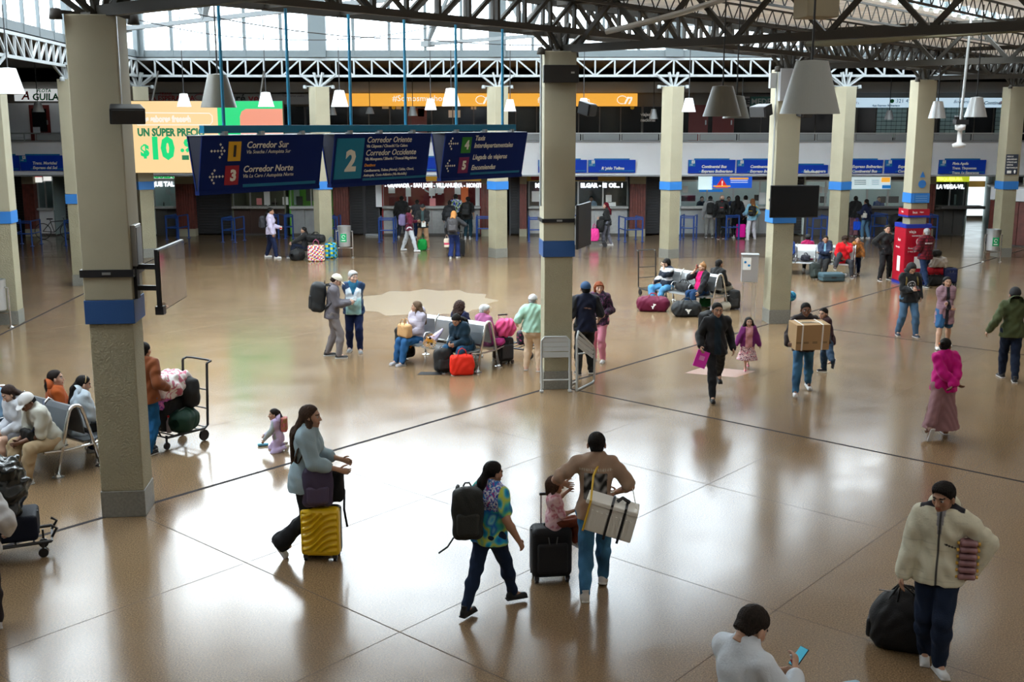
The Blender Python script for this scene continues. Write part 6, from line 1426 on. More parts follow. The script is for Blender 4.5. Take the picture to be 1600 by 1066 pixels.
# man with the cream jacket
cream = lin(212, 210, 188)
def creamj(P, J):
    C = np.tile(np.array(cream), (len(P), 1)); q = P - J['P']; x = q @ J['rt']; y = q @ J['fw']; z = q @ J['up']
    C[(z > .40) & (np.abs(x) < .19) & (y < .05) & (z + .5 * np.abs(x) > .46)] = (.012, .012, .02); C[(np.abs(x) < .012 + .12 * np.clip(z - .36, 0, 1)) & (y > .05) & (z > .3)] = (.25, .25, .27)
    C[(x < -.045) & (x > -.14) & (np.abs(z - .27 - .4 * (x + .09)) < .008) & (y > 0)] = (.01, .01, .012); C[(np.abs(x) < .006) & (y > .05)] = (.05, .05, .05)
    rows = np.abs(np.sin(z * 2 * pi / .11)) < .08; C[rows] *= .86; return C
J = stand(742, (1466, 1050), (1444, 1030), 152, 'young man in a cream padded jacket carrying a pack of drinks, lower right', hair='thick', skin='m', tcol=creamj, bot=lin(26, 38, 58), shoe=(.55, .56, .56), sole=(.6, .6, .6), loose=.045, head=(-22, 10, 0), hood=cream, g=1.04, hadj=.99,
          hand=((-.29, -.02, .98), (.30, .12, .80)), elbow=((-1, -.4, -.1), (.4, -.9, -.3)), foot_yaw=(30, 10), fold=.008, lean=2)
p = J['W'](J['P'] + J['up'] * .17 - J['rt'] * .235 + J['fw'] * .06)
r = empty('drink_pack', p, J['face'] + .3, 'shrink-wrapped pack of small yellow capped bottles under his arm', 'bottle pack')
bt = MB().lathe([(.028, 0), (.03, .02), (.03, .1), (.012, .135), (.012, .15)], 10).mesh('bottle', M('drink_mauve', lin(150, 110, 115), .25, coat=.5), True); cp = MB().lathe([(.015, .148), (.016, .165), (.004, .168)], 8).mesh('bottle_cap', M('cap_yellow', lin(215, 170, 70), .4))
for i in range(2):
    for k in range(6):
        o = link('bottle', bt, r, (.07, -.03 + .06 * i, -.17 + .062 * k), (0, -pi / 2, 0)); q = link('bottle_cap', cp, o)
for i in range(2):
    for k in range(6): o = link('bottle', bt, r, (-.07, -.03 + .06 * i, -.17 + .062 * k), (0, pi / 2, 0)); link('bottle_cap', cp, o)
g_ = G(1408, 1010); duffel((g_.x, g_.y, 0), radians(-25), 'large soft black holdall standing beside the cream-jacket man', (.010, .010, .011), .62, .21, up=True)
q = J['W'](J['hands'][1]); tag(MB().tube([(g_.x - .1, g_.y - .1, .5), (q.x - .02, q.y, q.z), (g_.x + .12, g_.y, .5)], .011, 6).build('carry_strap', black_p), 'thin black carrying straps of the holdall in his fist', 'strap')
# man with phone at the bottom edge
pale = lin(212, 222, 232)
ps_ = G(1150, 948, 1.78)
J = person((ps_.x + .02, ps_.y - .02), -58, 1.80, 'man in a pale blue shirt reading his phone at the bottom edge', hair='short', hc=(.02, .014, .01), skin='t', hs=1.06, top=pale, bot=jdark, sleeve=1.75, loose=.022, head=(-2, 36, 0), hand=((-.04, .42, 1.20), (.17, .36, 1.33)), elbow=((-.9, -.3, -1), (.9, -.3, -1)), topname='shirt', shoe=(.02,) * 3, lean=6, fold=.005, shoulders=1.05, collar=True)
q = J['W'](np.array((.04, .53, 1.31))); phone(q, (radians(42), 0, J['face']), 'mobile phone with a lit screen in the pale-shirt man’s hand', True)
q = J['W'](J['hands'][1]); r = empty('folded_umbrella', q, 0, 'grey umbrella shaft with a dark red grip by the pale-shirt man', 'umbrella'); MB().tube([(0, 0, .03), (.03, -.02, -.05), (.07, -.04, -.25), (.12, -.08, -.9)], .016, 8).build('shaft', lgrey and galv, r); MB().tube([(.005, 0, -.0), (.03, -.02, -.06)], .02, 8).build('red_ring', M('dark_red_grip', (.3, .02, .02), .4), r)
g_ = G(1322, 1128); tote((g_.x, g_.y, 0), .3, 'pale blue padded bag peeping over the bottom edge', lin(150, 178, 190), .4, .30, .3, puff=.04, handles=False)

# ------------------------------------------------------------------ right side, walking
J = stand(526, (1452, 680, .12), (1476, 678), 8, 'woman in a bright pink sweater and long mauve skirt, hands behind her back', foot_pitch=(70, 0), fem=True, g=1.12, hair='bun', hc=HB, skin='d', top=lin(190, 15, 120), bot=lin(140, 105, 108), botname='skirt', skirt=(.70, .13), shoe=(.09, .05, .04), shkind='sandal', loose=.03, head=(-55, 8, 0), hand=((.06, -.26, .92), (-.02, -.28, .90)), elbow=((-1, -.2, -.5), (1, -.2, -.5)), topname='sweater', shoulders=1.08)
q = J['W'](J['hd'] - J['fw'] * .02 - J['rt'] * .1 + J['up'] * .04); tag(MB().lathe([(.01, -.02), (.035, 0), (.01, .02)], 8).build('hair_clip', M('orange_clip', (.8, .2, .02), .5), None, q), 'orange flower clip in the pink-sweater woman’s hair', 'hair clip')
olive = lin(70, 78, 50)
stand(447, (1568, 590), (1582, 598), -8, 'man in an olive hooded sweatshirt and dark jeans at the right edge', hair='short', hat='beanie', hatc=(.012, .012, .014), skin='m', top=olive, bot=lin(22, 32, 50), shoe=(.02, .02, .02), loose=.035, hood=olive, g=1.08, hand=((-.42, .03, .96), (.36, .1, .96)), topname='hoodie')
J = stand(468, (1113, 630), (1121, 604, .04), 184, 'man in black bomber jacket and black trousers carrying a magenta folder', foot_pitch=(0, 25), hair='fade', skin='m', tcol=opened(blackc, lin(24, 40, 50), .06), bot=(.010, .010, .012), shoe=(.01, .01, .01), sole=(.01, .01, .01), loose=.022, g=1.05, head=(4, 4, 0), hand=((-.30, .05, .93), (.30, .12, .98)), hadj=.99)
worn(J, 'bulky black backpack hanging on the bomber-jacket man’s left side', (.010, .010, .011), .36, .56, .24, off=.05, turn=25)
q = J['W'](J['hands'][1] + np.array((.02, 0, -.16))); r = empty('folder', q, 0, 'bright magenta plastic folder in his right hand', 'folder'); r.rotation_euler = (0, radians(20), radians(15)); B((0, 0, 0), (.24, .015, .3)).build('cover', M('magenta_plastic', lin(225, 40, 190), .3), r, bevel=.003); B((0, -.009, .02), (.1, .003, .08)).build('label_patch', M('pale_pink', lin(240, 150, 220), .4), r)
floral = lambda P, J: palette(P, [lin(200, 130, 140), lin(225, 195, 190), lin(120, 60, 80), lin(215, 200, 200), lin(180, 90, 110)], 55)
J = stand(497, (1164, 570, .05), (1168, 580), 180, 'small girl with wavy hair in a purple padded jacket and floral dress', foot_pitch=(30, 0), fem=True, hs=1.28, hair='wavy', hc=HB, skin='t', tcol=opened(lin(110, 35, 100), lin(200, 140, 145), .07), bcol=floral, botname='dress', skirt=(.34, .10), shoe=lin(190, 110, 120), loose=.04, hand=((-.24, .03, .5), (.24, .03, .5)), H=1.06)
J = stand(470, (1262, 608), (1242, 622), 176, 'man in a dark jacket and ripped jeans carrying a large carton', hair='fade', skin='d', top=lin(42, 32, 32), bcol=ripped, shoe=(.62, .62, .62), sole=(.5, .5, .5), loose=.03, head=(2, 6, 0), hand=((-.36, .30, 1.02), (.36, .34, .98)), elbow=((-1, -.5, -.3), (1, -.5, -.3)), curl=.3, foot_pitch=(15, 0), hands_dir=((.3, 1, .1), (-.3, 1, .1)))
q = J['W'](np.array((0, .40, 1.17))); carton = M('carton_brown', lin(172, 140, 100), .8, bump=(60, .1)); r = empty('carton', q, J['face'] + radians(-10), 'large brown carton with white straps carried against the chest', 'carton'); r.rotation_euler = (radians(4), 0, J['face'] + pi + radians(12))
B((0, 0, 0), (.62, .40, .46)).build('box', carton, r, bevel=.006)
for x in (-.2, .17): 
    B((x, -.203, 0), (.028, .004, .465)).build('white_strap', white_let, r); B((x, 0, .233), (.028, .41, .004)).build('white_strap', white_let, r)
B((0, 0, .233), (.46, .12, .003)).build('lid_tape', M('tape_tan', lin(190, 170, 140), .5), r)
for x in (-.26, -.12, .04, .22):
    for k in range(2): B((x, -.2015, -.08 - .02 * k), (.09, .002, .008)).build('printed_line', M('print_brown', lin(60, 60, 50), .8), r)
for k in range(3): B((-.05, -.02, .236 + .0), (.3 - .06 * k, .01, .002)).build('printed_line', M('print_brown', lin(60, 60, 50), .8), r, (0, .03 * k - .03, 0))
J = stand(482, (1300, 574, .34), (1287, 582), 100, 'boy in a maroon jacket running beside the man with the carton', foot_pitch=(80, 0), hair='short', skin='t', hs=1.12, tcol=opened(lin(50, 24, 28), lin(90, 20, 60), .05), bot=lin(40, 60, 80), shoe=(.02, .02, .03), loose=.03, lean=12, hand=((-.2, .25, .78), (.3, -.25, .66)), H=1.38, head=(30, 4, 0))
def skull(P, J):
    C = np.tile(np.array((.009, .009, .010)), (len(P), 1)); q = P - J['P']; x = q @ J['rt']; y = q @ J['fw']; z = q @ J['up'] - .29; rr = np.sqrt(x * x + z * z)
    m = (y > 0) & (((rr > .085) & (rr < .10)) | ((np.abs(np.abs(x) - .035) < .022) & (np.abs(np.abs(np.abs(x) - .035) - np.abs(z - .02)) < .008) & (np.abs(z - .02) < .024)) | ((np.abs(z + .045) < .006) & (np.abs(x) < .05))); C[m] = (.6, .6, .6); return C
J = stand(408, (1402, 524), (1430, 527), 182, 'man in a black hoodie with a white face emblem looking down at his phone', hair='short', hat='hood', hatc=(.009, .009, .010), skin='t', tcol=skull, bot=lin(70, 98, 124), shoe=(.02, .025, .04), sole=(.6, .6, .6), loose=.035, g=1.06, head=(8, 38, 0), hand=((-.25, .05, .92), (.06, .30, 1.14)), topname='hoodie', leg=1.96)
phone(J['W'](J['hands'][1] + np.array((-.03, .05, .04))), (.5, 0, 0), 'red phone held by the man in the face-emblem hoodie', case=(.5, .02, .02))
r = empty('carry_straps', J['W'](J['ch']), J['face'], 'khaki shoulder straps over the face-emblem hoodie', 'straps')
for s_ in (-1, 1): tubepart('strap', [(s_ * .12, -.1, .12), (s_ * .12, .02, .175), (s_ * .125, .135, .06), (s_ * .14, .15, -.08)], .018, lin(100, 85, 45), r)
def quilt(c): 
    def f(P, J):
        C = np.tile(np.array(c), (len(P), 1)); z = P[:, 2]; C[np.abs(np.sin(z * pi / .055)) < .16] *= .7; return C
    return f
mau = lin(138, 108, 118)
def mauvec(P, J):
    C = quilt(mau)(P, J); q = P - J['P']; x = q @ J['rt']; C[(np.abs(x) < .035) & (q @ J['fw'] > .02)] = (.015, .013, .018); return C
J = stand(430, (1480, 540), (1464, 546), 178, 'woman in a long quilted mauve coat with folded hands', fem=True, hair='straightmid', skin='t', tcol=mauvec, coat=(.30, .05), bot=lin(50, 90, 130), leg=.85, botname='shorts', shoe=(.62, .62, .6), sole=(.65,) * 3, loose=.03, hand=((.02, .20, 1.02), (-.03, .20, .93)), topname='coat', g=1.05)
J = stand(350, (1388, 437), (1374, 439), 188, 'woman all in black talking on her phone beside the kiosk', fem=True, hair='ponytail', skin='t', top=(.010, .010, .011), bot=(.009, .009, .010), shoe=(.012,) * 3, loose=.04, hand=((-.13, .12, 1.43), (.20, .05, 1.02)), elbow=((-1, .2, -1), (1, -.2, -.2)), eyes=True)
phone(J['W'](J['hands'][0] + np.array((.0, .02, .04))), (.2, 1.4, 0), 'dark phone at the ear of the woman in black')
maroon = lin(110, 16, 34)
def maroonp(P, J):
    C = plaid(maroon, lin(80, 12, 26), lin(60, 10, 22), .09)(P, J); q = P - J['P']; C[(q @ J['fw'] < 0) & (np.abs(q @ J['rt'] + .0) < .12) & (np.abs(q @ J['up'] - .38) < .018)] = (.6, .55, .55); return C
J = stand(355, (1436, 446), (1449, 450), 14, 'grey-haired man in a maroon jacket with white lettering at the kiosk', hair='short', hc=HG, skin='m', tcol=maroonp, bot=lin(28, 44, 72), shoe=(.02,) * 3, loose=.03, hand=((-.22, .24, 1.12), (.1, .32, 1.2)), g=1.1)
# kiosk advertising wrap
kr = M('kiosk_red', lin(165, 16, 40), .45); kb = M('kiosk_blue', lin(30, 50, 150), .45)
r = empty('advertising_kiosk', (D_.x - .03, D_.y, 0), radians(6), 'red advertising kiosk with blue cap wrapped round a column', 'kiosk')
for x, y, sx, sy in ((0, -.38, .76, .03), (0, .38, .76, .03), (-.38, 0, .03, .76), (.38, 0, .03, .76)): B((x, y, .9), (sx, sy, 1.66)).build('panel', kr, r); B((x, y * 1.02, 1.79), (sx + .03, sy + .02, .12)).build('blue_cap', kb, r); B((x, y * 1.02, .05), (sx, sy + .01, .1)).build('blue_foot', kb, r)
for x, y, sx, sy in ((0, -.33, .68, .02), (-.33, 0, .02, .66)): B((x, y, 2.2), (sx, sy, .2)).build('red_collar', kr, r); B((x, y * 1.01, 2.08), (sx, sy + .01, .06)).build('blue_collar', kb, r)
text('viaja', .13, white_let, r, (-.3, -.402, 1.62)); text('conectados', .09, white_let, r, (-.2, -.402, 1.5)); text('Busca tu tiquete', .07, white_let, r, (-.3, -.402, 1.12)); text('y viaja ya', .07, white_let, r, (-.3, -.402, 1.02)); MB().lathe([(.001, 0), (.11, 0), (.11, .01), (.001, .01)], 16).build('emblem', white_let, r, (.05, -.397, 1.32), (pi / 2, 0, 0)); MB().lathe([(.001, 0), (.085, 0), (.085, .012), (.001, .012)], 16).build('emblem_centre', kr, r, (.05, -.40, 1.32), (pi / 2, 0, 0))
B((.1, -.398, .68), (.36, .004, .36)).build('white_square', white_let, r); B((.0, -.398, .25), (.42, .004, .08)).build('white_plate', white_let, r)
text('bus', .13, white_let, r, (-.402, .1, 1.35), rot=(pi / 2, 0, -pi / 2)); text('Recarga', .08, white_let, r, (-.402, .22, 1.12), rot=(pi / 2, 0, -pi / 2)); B((-.398, -.02, .62), (.004, .2, .46)).build('phone_picture', white_let, r); text('bus', .11, white_let, r, (-.2, -.345, 2.2)); text('viajes', .06, white_let, r, (.02, -.345, 2.21)); text('bus', .09, white_let, r, (-.345, .1, 2.2), rot=(pi / 2, 0, -pi / 2))
for z, s_ in ((3.05, .12), (2.72, .0)): pass
r = empty('column_notice', (D_.x, D_.y - .33, 2.62), radians(6), 'small blue notice plate on the kiosk column', 'notice'); B((.05, -.0, 0), (.5, .02, .26)).build('plate', band_blue, r); 
for k in range(3): B((.05, -.012, .07 - .07 * k), (.36, .004, .015)).build('text_line', M('pale_blue_l', lin(120, 160, 210), .5), r)
r = empty('column_stickers', (D_.x, D_.y - .32, 3.25), radians(6), 'round blue sticker and blue pictogram high on the kiosk column', 'sticker'); MB().lathe([(.001, 0), (.12, 0), (.12, .01), (.001, .01)], 18).build('disc', band_blue, r, (.05, 0, -.2), (pi / 2, 0, 0)); MB().extr([(-.03, 0, .0), (.13, 0, .0), (.05, 0, .18)], (0, .01, 0)).build('pictogram', band_blue, r)
# luggage pile beside the kiosk
g_ = G(1462, 446); duffel((g_.x, g_.y, 0), .1, 'black holdall at the bottom of the pile by the kiosk', (.012,) * 3, .7, .16); duffel((g_.x, g_.y + .1, .30), .05, 'red bag in the middle of the pile by the kiosk', lin(150, 10, 30), .62, .12); tote((g_.x + .05, g_.y + .08, .55), 0, 'crumpled grey jacket bundled on top of the kiosk pile', lin(165, 155, 145), .5, .3, .3, puff=.05, fold=.02, handles=False, name='jacket_bundle', cat='jacket')
tote((g_.x - .02, g_.y + .1, .87), 0, 'black furry hat bundle crowning the kiosk pile', (.012, .011, .01), .26, .2, .2, puff=.04, handles=False, name='hat_bundle', cat='hat'); g_ = G(1483, 446); suitcase((g_.x, g_.y, 0), 0, 'navy upright cabin bag right of the kiosk pile', lin(24, 32, 64), .42, .48, .24, handle=.0, soft=True)

# ------------------------------------------------------------------ benches and the people on them
# middle bench
cr = 142
bm, slotM = bench((-.50, 22.18), radians(142.6), 3, 'steel back-to-back bench with sunflowers and a red tote, middle of the hall')
FN, FF = 140.6 + 2, -39.4 + 2      # headings of the two sides
sA, sB_ = 1, -1
lilac = lin(178, 172, 186)
q = slotM(2, 1); J = sitat(q, FN - 8, 1.68, 'woman in a lilac padded coat on the bench, paper bag on her lap', fem=True, hair='long', hc=(.12, .075, .045), skin='t', tcol=quilt(lilac), bot=jeans, shoe=(.36, .36, .38), loose=.035, hand=((-.05, .30, .62), (.12, .30, .64)), head=(-52, -2, 0), topname='coat', hood=lilac, feet=((-.12, .52, 0), (.10, .50, 0)))
kraft = M('kraft_paper', lin(205, 160, 110), .8, bump=(40, .3)); p = J['W'](np.array((.0, .34, .56))); r = tote(p, J['face'], 'brown paper carrier bag on the lilac-coat woman’s lap', lin(205, 160, 110), .34, .28, .18, name='paper_bag', fold=.006)
q = slotM(0, 1); teal_c = lin(26, 50, 66)
J = sitat(q, FN + 4, 1.66, 'woman in a dark teal padded coat bent over her phone on the bench', fem=True, hair='long', hc=HB, skin='t', tcol=quilt(teal_c), bot=lin(40, 78, 110), shoe=(.03,) * 3, loose=.045, lean=26, hand=((-.07, .42, .60), (.07, .42, .60)), head=(0, 40, 0), topname='coat', hood=teal_c, knee_out=.25)
q = slotM(1, -1); J = sitat(q, FF, 1.66, 'woman with dark curly hair sitting with her back to the camera', fem=True, hair='curly', hc=(.035, .016, .012), skin='m', top=lin(28, 34, 66), bot=jdark, loose=.03, head=(-4, 4, 0))
q = slotM(0, -1); J = sitat(q, FF - 8, 1.62, 'white-haired woman in an orchid pink jacket on the far side of the bench', fem=True, hair='fringe', hc=HY and (.6, .6, .6), skin='t', top=lin(170, 95, 140), bot=greyc, shoe=(.6,) * 3, loose=.035, head=(-42, 4, 0), g=1.08)
sf = slotM(1, 1); r = empty('sunflower_bouquet', (sf.x - .16, sf.y - .12, .56), 0, 'bouquet of sunflowers lying on the middle bench seat', 'bouquet')
MB().tube([(0, 0, 0), (.1, .06, .1), (.2, .12, .2)], [.09, .06, .02], 8).build('wrapper', M('wrap_lilac', lin(205, 190, 215), .6), r)
for k, (x, y, z) in enumerate(((-.05, -.07, .05), (-.02, -.12, -.06), (-.1, -.04, -.05))):
    a = MB()
    for i in range(13):
        t_ = i * 2 * pi / 13; a.extr([(.03 * cos(t_), 0, .03 * sin(t_)), (.09 * cos(t_ - .12), -.01, .09 * sin(t_ - .12)), (.11 * cos(t_), -.012, .11 * sin(t_)), (.09 * cos(t_ + .12), -.01, .09 * sin(t_ + .12))], (0, .006, 0))
    o = a.build('petals', M('petal_yellow', lin(245, 175, 20), .6), r, (x, y, z), (.3, 0, .4)); MB().lathe([(.001, 0), (.026, 0), (.022, .015), (.001, .02)], 12).build('flower_centre', M('flower_brown', lin(50, 25, 12), .8), o, (0, -.005, 0), (pi / 2, 0, 0))
g_ = G(690, 583); backpack((g_.x, g_.y + .12, .25), radians(20), 'black backpack on the floor between the bench and the red tote', (.013,) * 3, .38, .46, .24, tilt=-6)
tag(MB().prism([(-.25, -.12), (.22, -.14), (.25, .12), (-.2, .14)], 0, .006).build('dark_mat', M('dark_cloth', (.02, .02, .022), .8), None, (g_.x - .22, g_.y - .05, 0)), 'dark cloth lying flat on the floor by the black backpack', 'cloth')
g_ = G(722, 586); tote((g_.x, g_.y, 0), radians(8), 'bright orange-red tote bag on the floor before the bench', lin(235, 50, 32), .46, .40, .18, loop=lin(215, 40, 28), puff=.02)
g_ = G(628, 563); r = backpack((g_.x, g_.y + .15, .36), radians(30), 'tall black and orange trekking rucksack left of the lilac coat', (.014, .015, .016), .38, .66, .26, tilt=-8, acc=lin(215, 120, 20)); tubepart('orange_strap', [(.1, -.32, .22), (.13, -.34, .05), (.02, -.33, -.12)], .02, lin(215, 120, 20), r)
q = slotM(0, -1); p = Vector((q.x + .42, q.y - .1, 0)); suitcase((p.x, p.y + .2, 0), .5, 'dark suitcase under a pink bundle behind the bench', (.03, .03, .035), .36, .5, .22, handle=.45, soft=True)
tote((p.x + .02, p.y + .1, .60), .4, 'crumpled bright pink jacket bundled on the suitcase behind the bench', lin(205, 70, 120), .34, .34, .26, puff=.05, fold=.02, handles=False, name='jacket_bundle', cat='jacket')
tote((p.x - .12, p.y - .05, .44), .4, 'orchid scarf heaped on the near end seat', lin(170, 50, 120), .22, .14, .16, puff=.03, fold=.015, handles=False, name='scarf', cat='scarf')
# right bench
a_ = G(1107, 487); b_ = G(1044, 476); ang = math.atan2(b_.y - a_.y, b_.x - a_.x)
br, slotR = bench((a_.x + .28, a_.y + .12), ang, 3, 'steel bench at mid right with a woman in a pink top on the phone')
fn = math.degrees(ang) ; fN = fn + 0
def striped(P, J): 
    C = stripes([lin(30, 38, 52), lin(30, 38, 52), (.6, .6, .6)], .085)(P, J); return C
q = slotR(2, 1); J = sitat(q, fN - 2, 1.66, 'young woman in a striped sweater and light jeans hiding her face', fem=True, hair='bob', hc=HB, skin='t', tcol=striped, bot=lin(80, 140, 185), loose=.03, hand=((-.05, .20, 1.06), (.22, .25, .62)), head=(0, 24, 0), g=1.1, knee_out=.5, shoe=(.3,) * 3, elbow=((-.5, .4, -1), (.5, -.8, -.5)))
q = slotR(0, 1); J = sitat(q, fN - 2, 1.66, 'woman in a black padded jacket and pink top phoning on the bench', fem=True, hair='topbun', hc=(.3, .15, .06), skin='t', tcol=opened(lin(30, 30, 34), lin(215, 20, 105), .085), bot=lin(26, 56, 90), loose=.035, hand=((-.22, .34, .52), (.12, .15, 1.08)), elbow=((-.4, -.9, -.3), (.5, .3, -1)), head=(-14, 4, 0), g=1.12, shoe=(.3,) * 3)
phone(J['W'](J['hands'][1] + np.array((.0, .03, .05))), (.3, 1.3, 0), 'red phone held to the ear of the pink-top woman', case=(.75, .05, .03))
q = slotR(1, 1); duffel((q.x, q.y, .44), ang, 'black rucksack lying on the middle seat of the right bench', (.016,) * 3, .5, .12)
q = slotR(0, -1); J = sitat(q, fN + 178, 1.74, 'man in black with shorts sitting with his back turned, right bench', hair='short', skin='m', top=(.012,) * 3, bot=lin(150, 145, 130), leg=.85, botname='shorts', loose=.03, shoe=(.04,) * 3, head=(0, 6, 0))
g_ = G(1020, 486); duffel((g_.x, g_.y, 0), radians(-8), 'maroon holdall with a white emblem on the floor at mid right', lin(96, 22, 52), .76, .2, acc=lin(130, 30, 50), logo=True)
g_ = G(1077, 494); duffel((g_.x - .08, g_.y, 0), radians(6), 'black holdall with pale emblem between the phoning woman’s feet', (.018, .02, .022), .62, .2, logo=True)
g_ = G(1098, 482); tote((g_.x + .1, g_.y + .25, 0), 0, 'dark green carrier bag under the right bench', lin(18, 80, 40), .3, .34, .16); g_ = G(1146, 483); backpack((g_.x, g_.y + .1, .25), 0, 'black backpack standing alone right of the bench', (.014,) * 3, .32, .5, .22, tilt=-6); g_ = G(1133, 484); tote((g_.x, g_.y, 0), .2, 'white plastic bag slumped by the right bench', lin(205, 200, 185), .26, .2, .16, puff=.03, name='plastic_bag', handles=False)
g_ = G(1033, 470); cart((g_.x - .1, g_.y + .7, 0), radians(200), 'empty black luggage trolley behind the striped sweater woman', hz=1.25)
# third bench
a_ = G(1334, 432); b_ = G(1240, 428); ang3 = math.atan2(b_.y - a_.y, b_.x - a_.x)
b3, slot3 = bench((a_.x + .05, a_.y + .25), ang3, 4, 'steel bench at far right with the red jacket and teal suitcase', sw=.60)
f3 = math.degrees(ang3)
q = slot3(3, 1); J = sitat(q, f3 - 2, 1.74, 'man in a blue checked shirt at the left end of the far right bench', hair='fade', skin='t', tcol=plaid(lin(40, 110, 180), lin(20, 50, 130), lin(10, 25, 80), .06), bot=(.02,) * 3, loose=.02, head=(-15, 0, 0), shoe=(.03,) * 3, topname='shirt')
q = slot3(1, 1); J = sitat(q, f3 + 2, 1.7, 'woman in a navy hooded jacket with crossed arms on the far right bench', fem=True, hair='bun', hc=HB, skin='m', tcol=opened(lin(38, 48, 72), lin(110, 150, 170), .03, zlo=.3), bot=(.02,) * 3, loose=.04, head=(0, 4, 0), hand=((.12, .22, .78), (-.12, .24, .80)), shoe=(.6,) * 3, feet=((-.02, .55, 0), (.2, .62, 0)), elbow=((-1, .2, -.5), (1, .2, -.5)))
q = slot3(0, 1); J = sitat(q, f3 + 6, 1.72, 'young man in a bright red jacket resting his foot on the teal case', hair='afro', hc=HK, skin='d', top=lin(200, 16, 28), bot=(.03, .03, .035), loose=.035, head=(0, 12, 0), hand=((-.02, .22, 1.08), (.1, .32, .62)), elbow=((-.6, .3, -1), (.8, -.4, -.4)), shoe=(.05, .045, .04), feet=((-.24, .46, 0), (.28, .50, .27)), knee_out=.3)
q = slot3(2, -1); J = sitat(q, f3 + 180, 1.64, 'person in a magenta top and black cap behind the far right bench', fem=True, hair='short', hat='cap', hatc=(.012,) * 3, skin='m', top=lin(160, 26, 80), bot=(.02,) * 3, loose=.02)
g_ = G(1333, 431); J = stand(375, (1341, 428), (1333, 430), 170, 'boy in a tan patterned jacket leaning on the bench end', hs=1.15, hair='fade', skin='t', tcol=lambda P, J: palette(P, [lin(170, 105, 45), lin(140, 85, 40), lin(110, 70, 40)], 30), bot=jdark, shoe=(.05,) * 3, H=1.25, loose=.03, hand=((-.2, .12, .62), (.26, .14, .85)), eyes=True)
g_ = G(1300, 440); r = empty('suitcase', (g_.x, g_.y + .1, 0), radians(4), 'teal grey suitcase lying flat under the red-jacket man’s foot', 'suitcase'); S = SDF((-.5, -.35, 0), (.5, .35, .4), .014); S.rbox((0, 0, .14), (.36, .24, .125), .05); blob('shell', S, lin(66, 88, 96), r); B((0, -.245, .14), (.16, .02, .05)).build('grip', black_p, r); B((0, 0, .14), (.728, .488, .02)).build('zip', black_p, r)
for y in (-.18, .18):
    for z in (.06, .22): MB().lathe([(.005, -.02), (.04, -.02), (.04, .02), (.005, .02)], 12).build('wheel', M('wheel_grey', (.4,) * 3, .5), r, (.385, y, z), (pi / 2, 0, 0))
g_ = G(1272, 437); backpack((g_.x, g_.y + .14, .24), .3, 'dark green black backpack leaning left of the teal suitcase', (.02, .028, .024), .34, .48, .22, tilt=-20)
q = slot3(2, 1); tote((q.x, q.y, .44), ang3, 'black handbag on the seat beside the navy jacket', (.02, .02, .03), .3, .2, .14)
q = slot3(1, -1); backpack((q.x, q.y, .98), 0, 'dark cap-topped bag showing behind the bench back', (.02, .025, .04), .3, .2, .16, straps=False)
g_ = G(1236, 505); r = empty('balloon', (C_.x + .40, C_.y + .2, .62), 0, 'blue patterned toy balloon ball peeping from behind the television column', 'balloon'); S = SDF((-.2, -.2, -.2), (.2, .2, .2), .012); S.ell((0, 0, 0), (.13, .13, .13), 0); blob('balloon_skin', S, lambda P: palette(P, [lin(30, 130, 190), lin(60, 170, 210), lin(20, 90, 150)], 30), r, mat=Mcol('balloon_skin', .25, None)); MB().tube([(0, 0, -.12), (0, .02, -.62)], .012, 6).build('stick', black_p, r)
# left bench
bl, slotL = bench((-6.18 + .0, 15.42), radians(143), 3, 'steel bench with dark pads at the left, man in a white cap on it', pad=None)
for o in bl.children:
    if o.name.startswith(('seat', 'backrest')) and not o.name.startswith('seat_rail'): o.data.materials[0] = M('pad_dark', (.10, .11, .12), .35)
q = slotL(0, 1) + Vector((.13, -.09, 0)); offw = lin(190, 190, 180)
J = sitat(q, 141, 1.76, 'man in a white cap and loose white t-shirt leaning forward on the left bench', hair='short', hat='cap', hatc=(.66, .66, .66), skin='d', top=offw, bot=lin(170, 150, 120), sleeve=.95, loose=.045, lean=24, hand=((-.05, .46, .58), (.06, .46, .57)), head=(8, 34, 0), shoe=(.6,) * 3, topname='t_shirt', knee_out=.3, feet=((-.16, .46, 0), (.16, .5, 0)))
r = empty('waist_bag', J['W'](np.array((-.02, .34, .66))), J['face'], 'black crossbody bag across the white t-shirt', 'bag'); S = SDF((-.2, -.12, -.12), (.2, .12, .14), .011); S.rbox((0, 0, 0), (.14, .05, .08), .04); blob('pouch', S, (.012,) * 3, r, .004); tubepart('strap', [(-.12, .0, .05), (-.17, -.08, .2), (-.12, -.2, .38), (.02, -.28, .42)], .016, (.02, .03, .06), r)
q = slotL(1, 1) + Vector((.10, -.07, 0)); J = sitat(q, 143, 1.66, 'woman in a fluffy white hooded jacket and shorts on the left bench', fem=True, hair='long', hc=(.03, .016, .012), skin='l', top=lin(196, 200, 208), bot=lin(120, 120, 125), leg=.6, botname='shorts', sleeve=2., loose=.045, hand=((-.05, .32, .58), (.1, .32, .58)), head=(-10, 30, 0), lean=14, shoe=(.6,) * 3, hood=lin(196, 200, 205), hands_dir=None)
q = slotL(0, -1, .02) + Vector((-.12, .08, 0)); J = sitat(q, -46, 1.68, 'woman with a hair band in a pale grey hoodie facing away, left bench', fem=True, hair='lowpony', hc=HB, skin='t', top=lin(178, 190, 200), bot=(.012,) * 3, loose=.04, hand=((-.1, .38, .66), (.1, .4, .68)), head=(-14, 16, 0), lean=10, hood=lin(178, 190, 200))
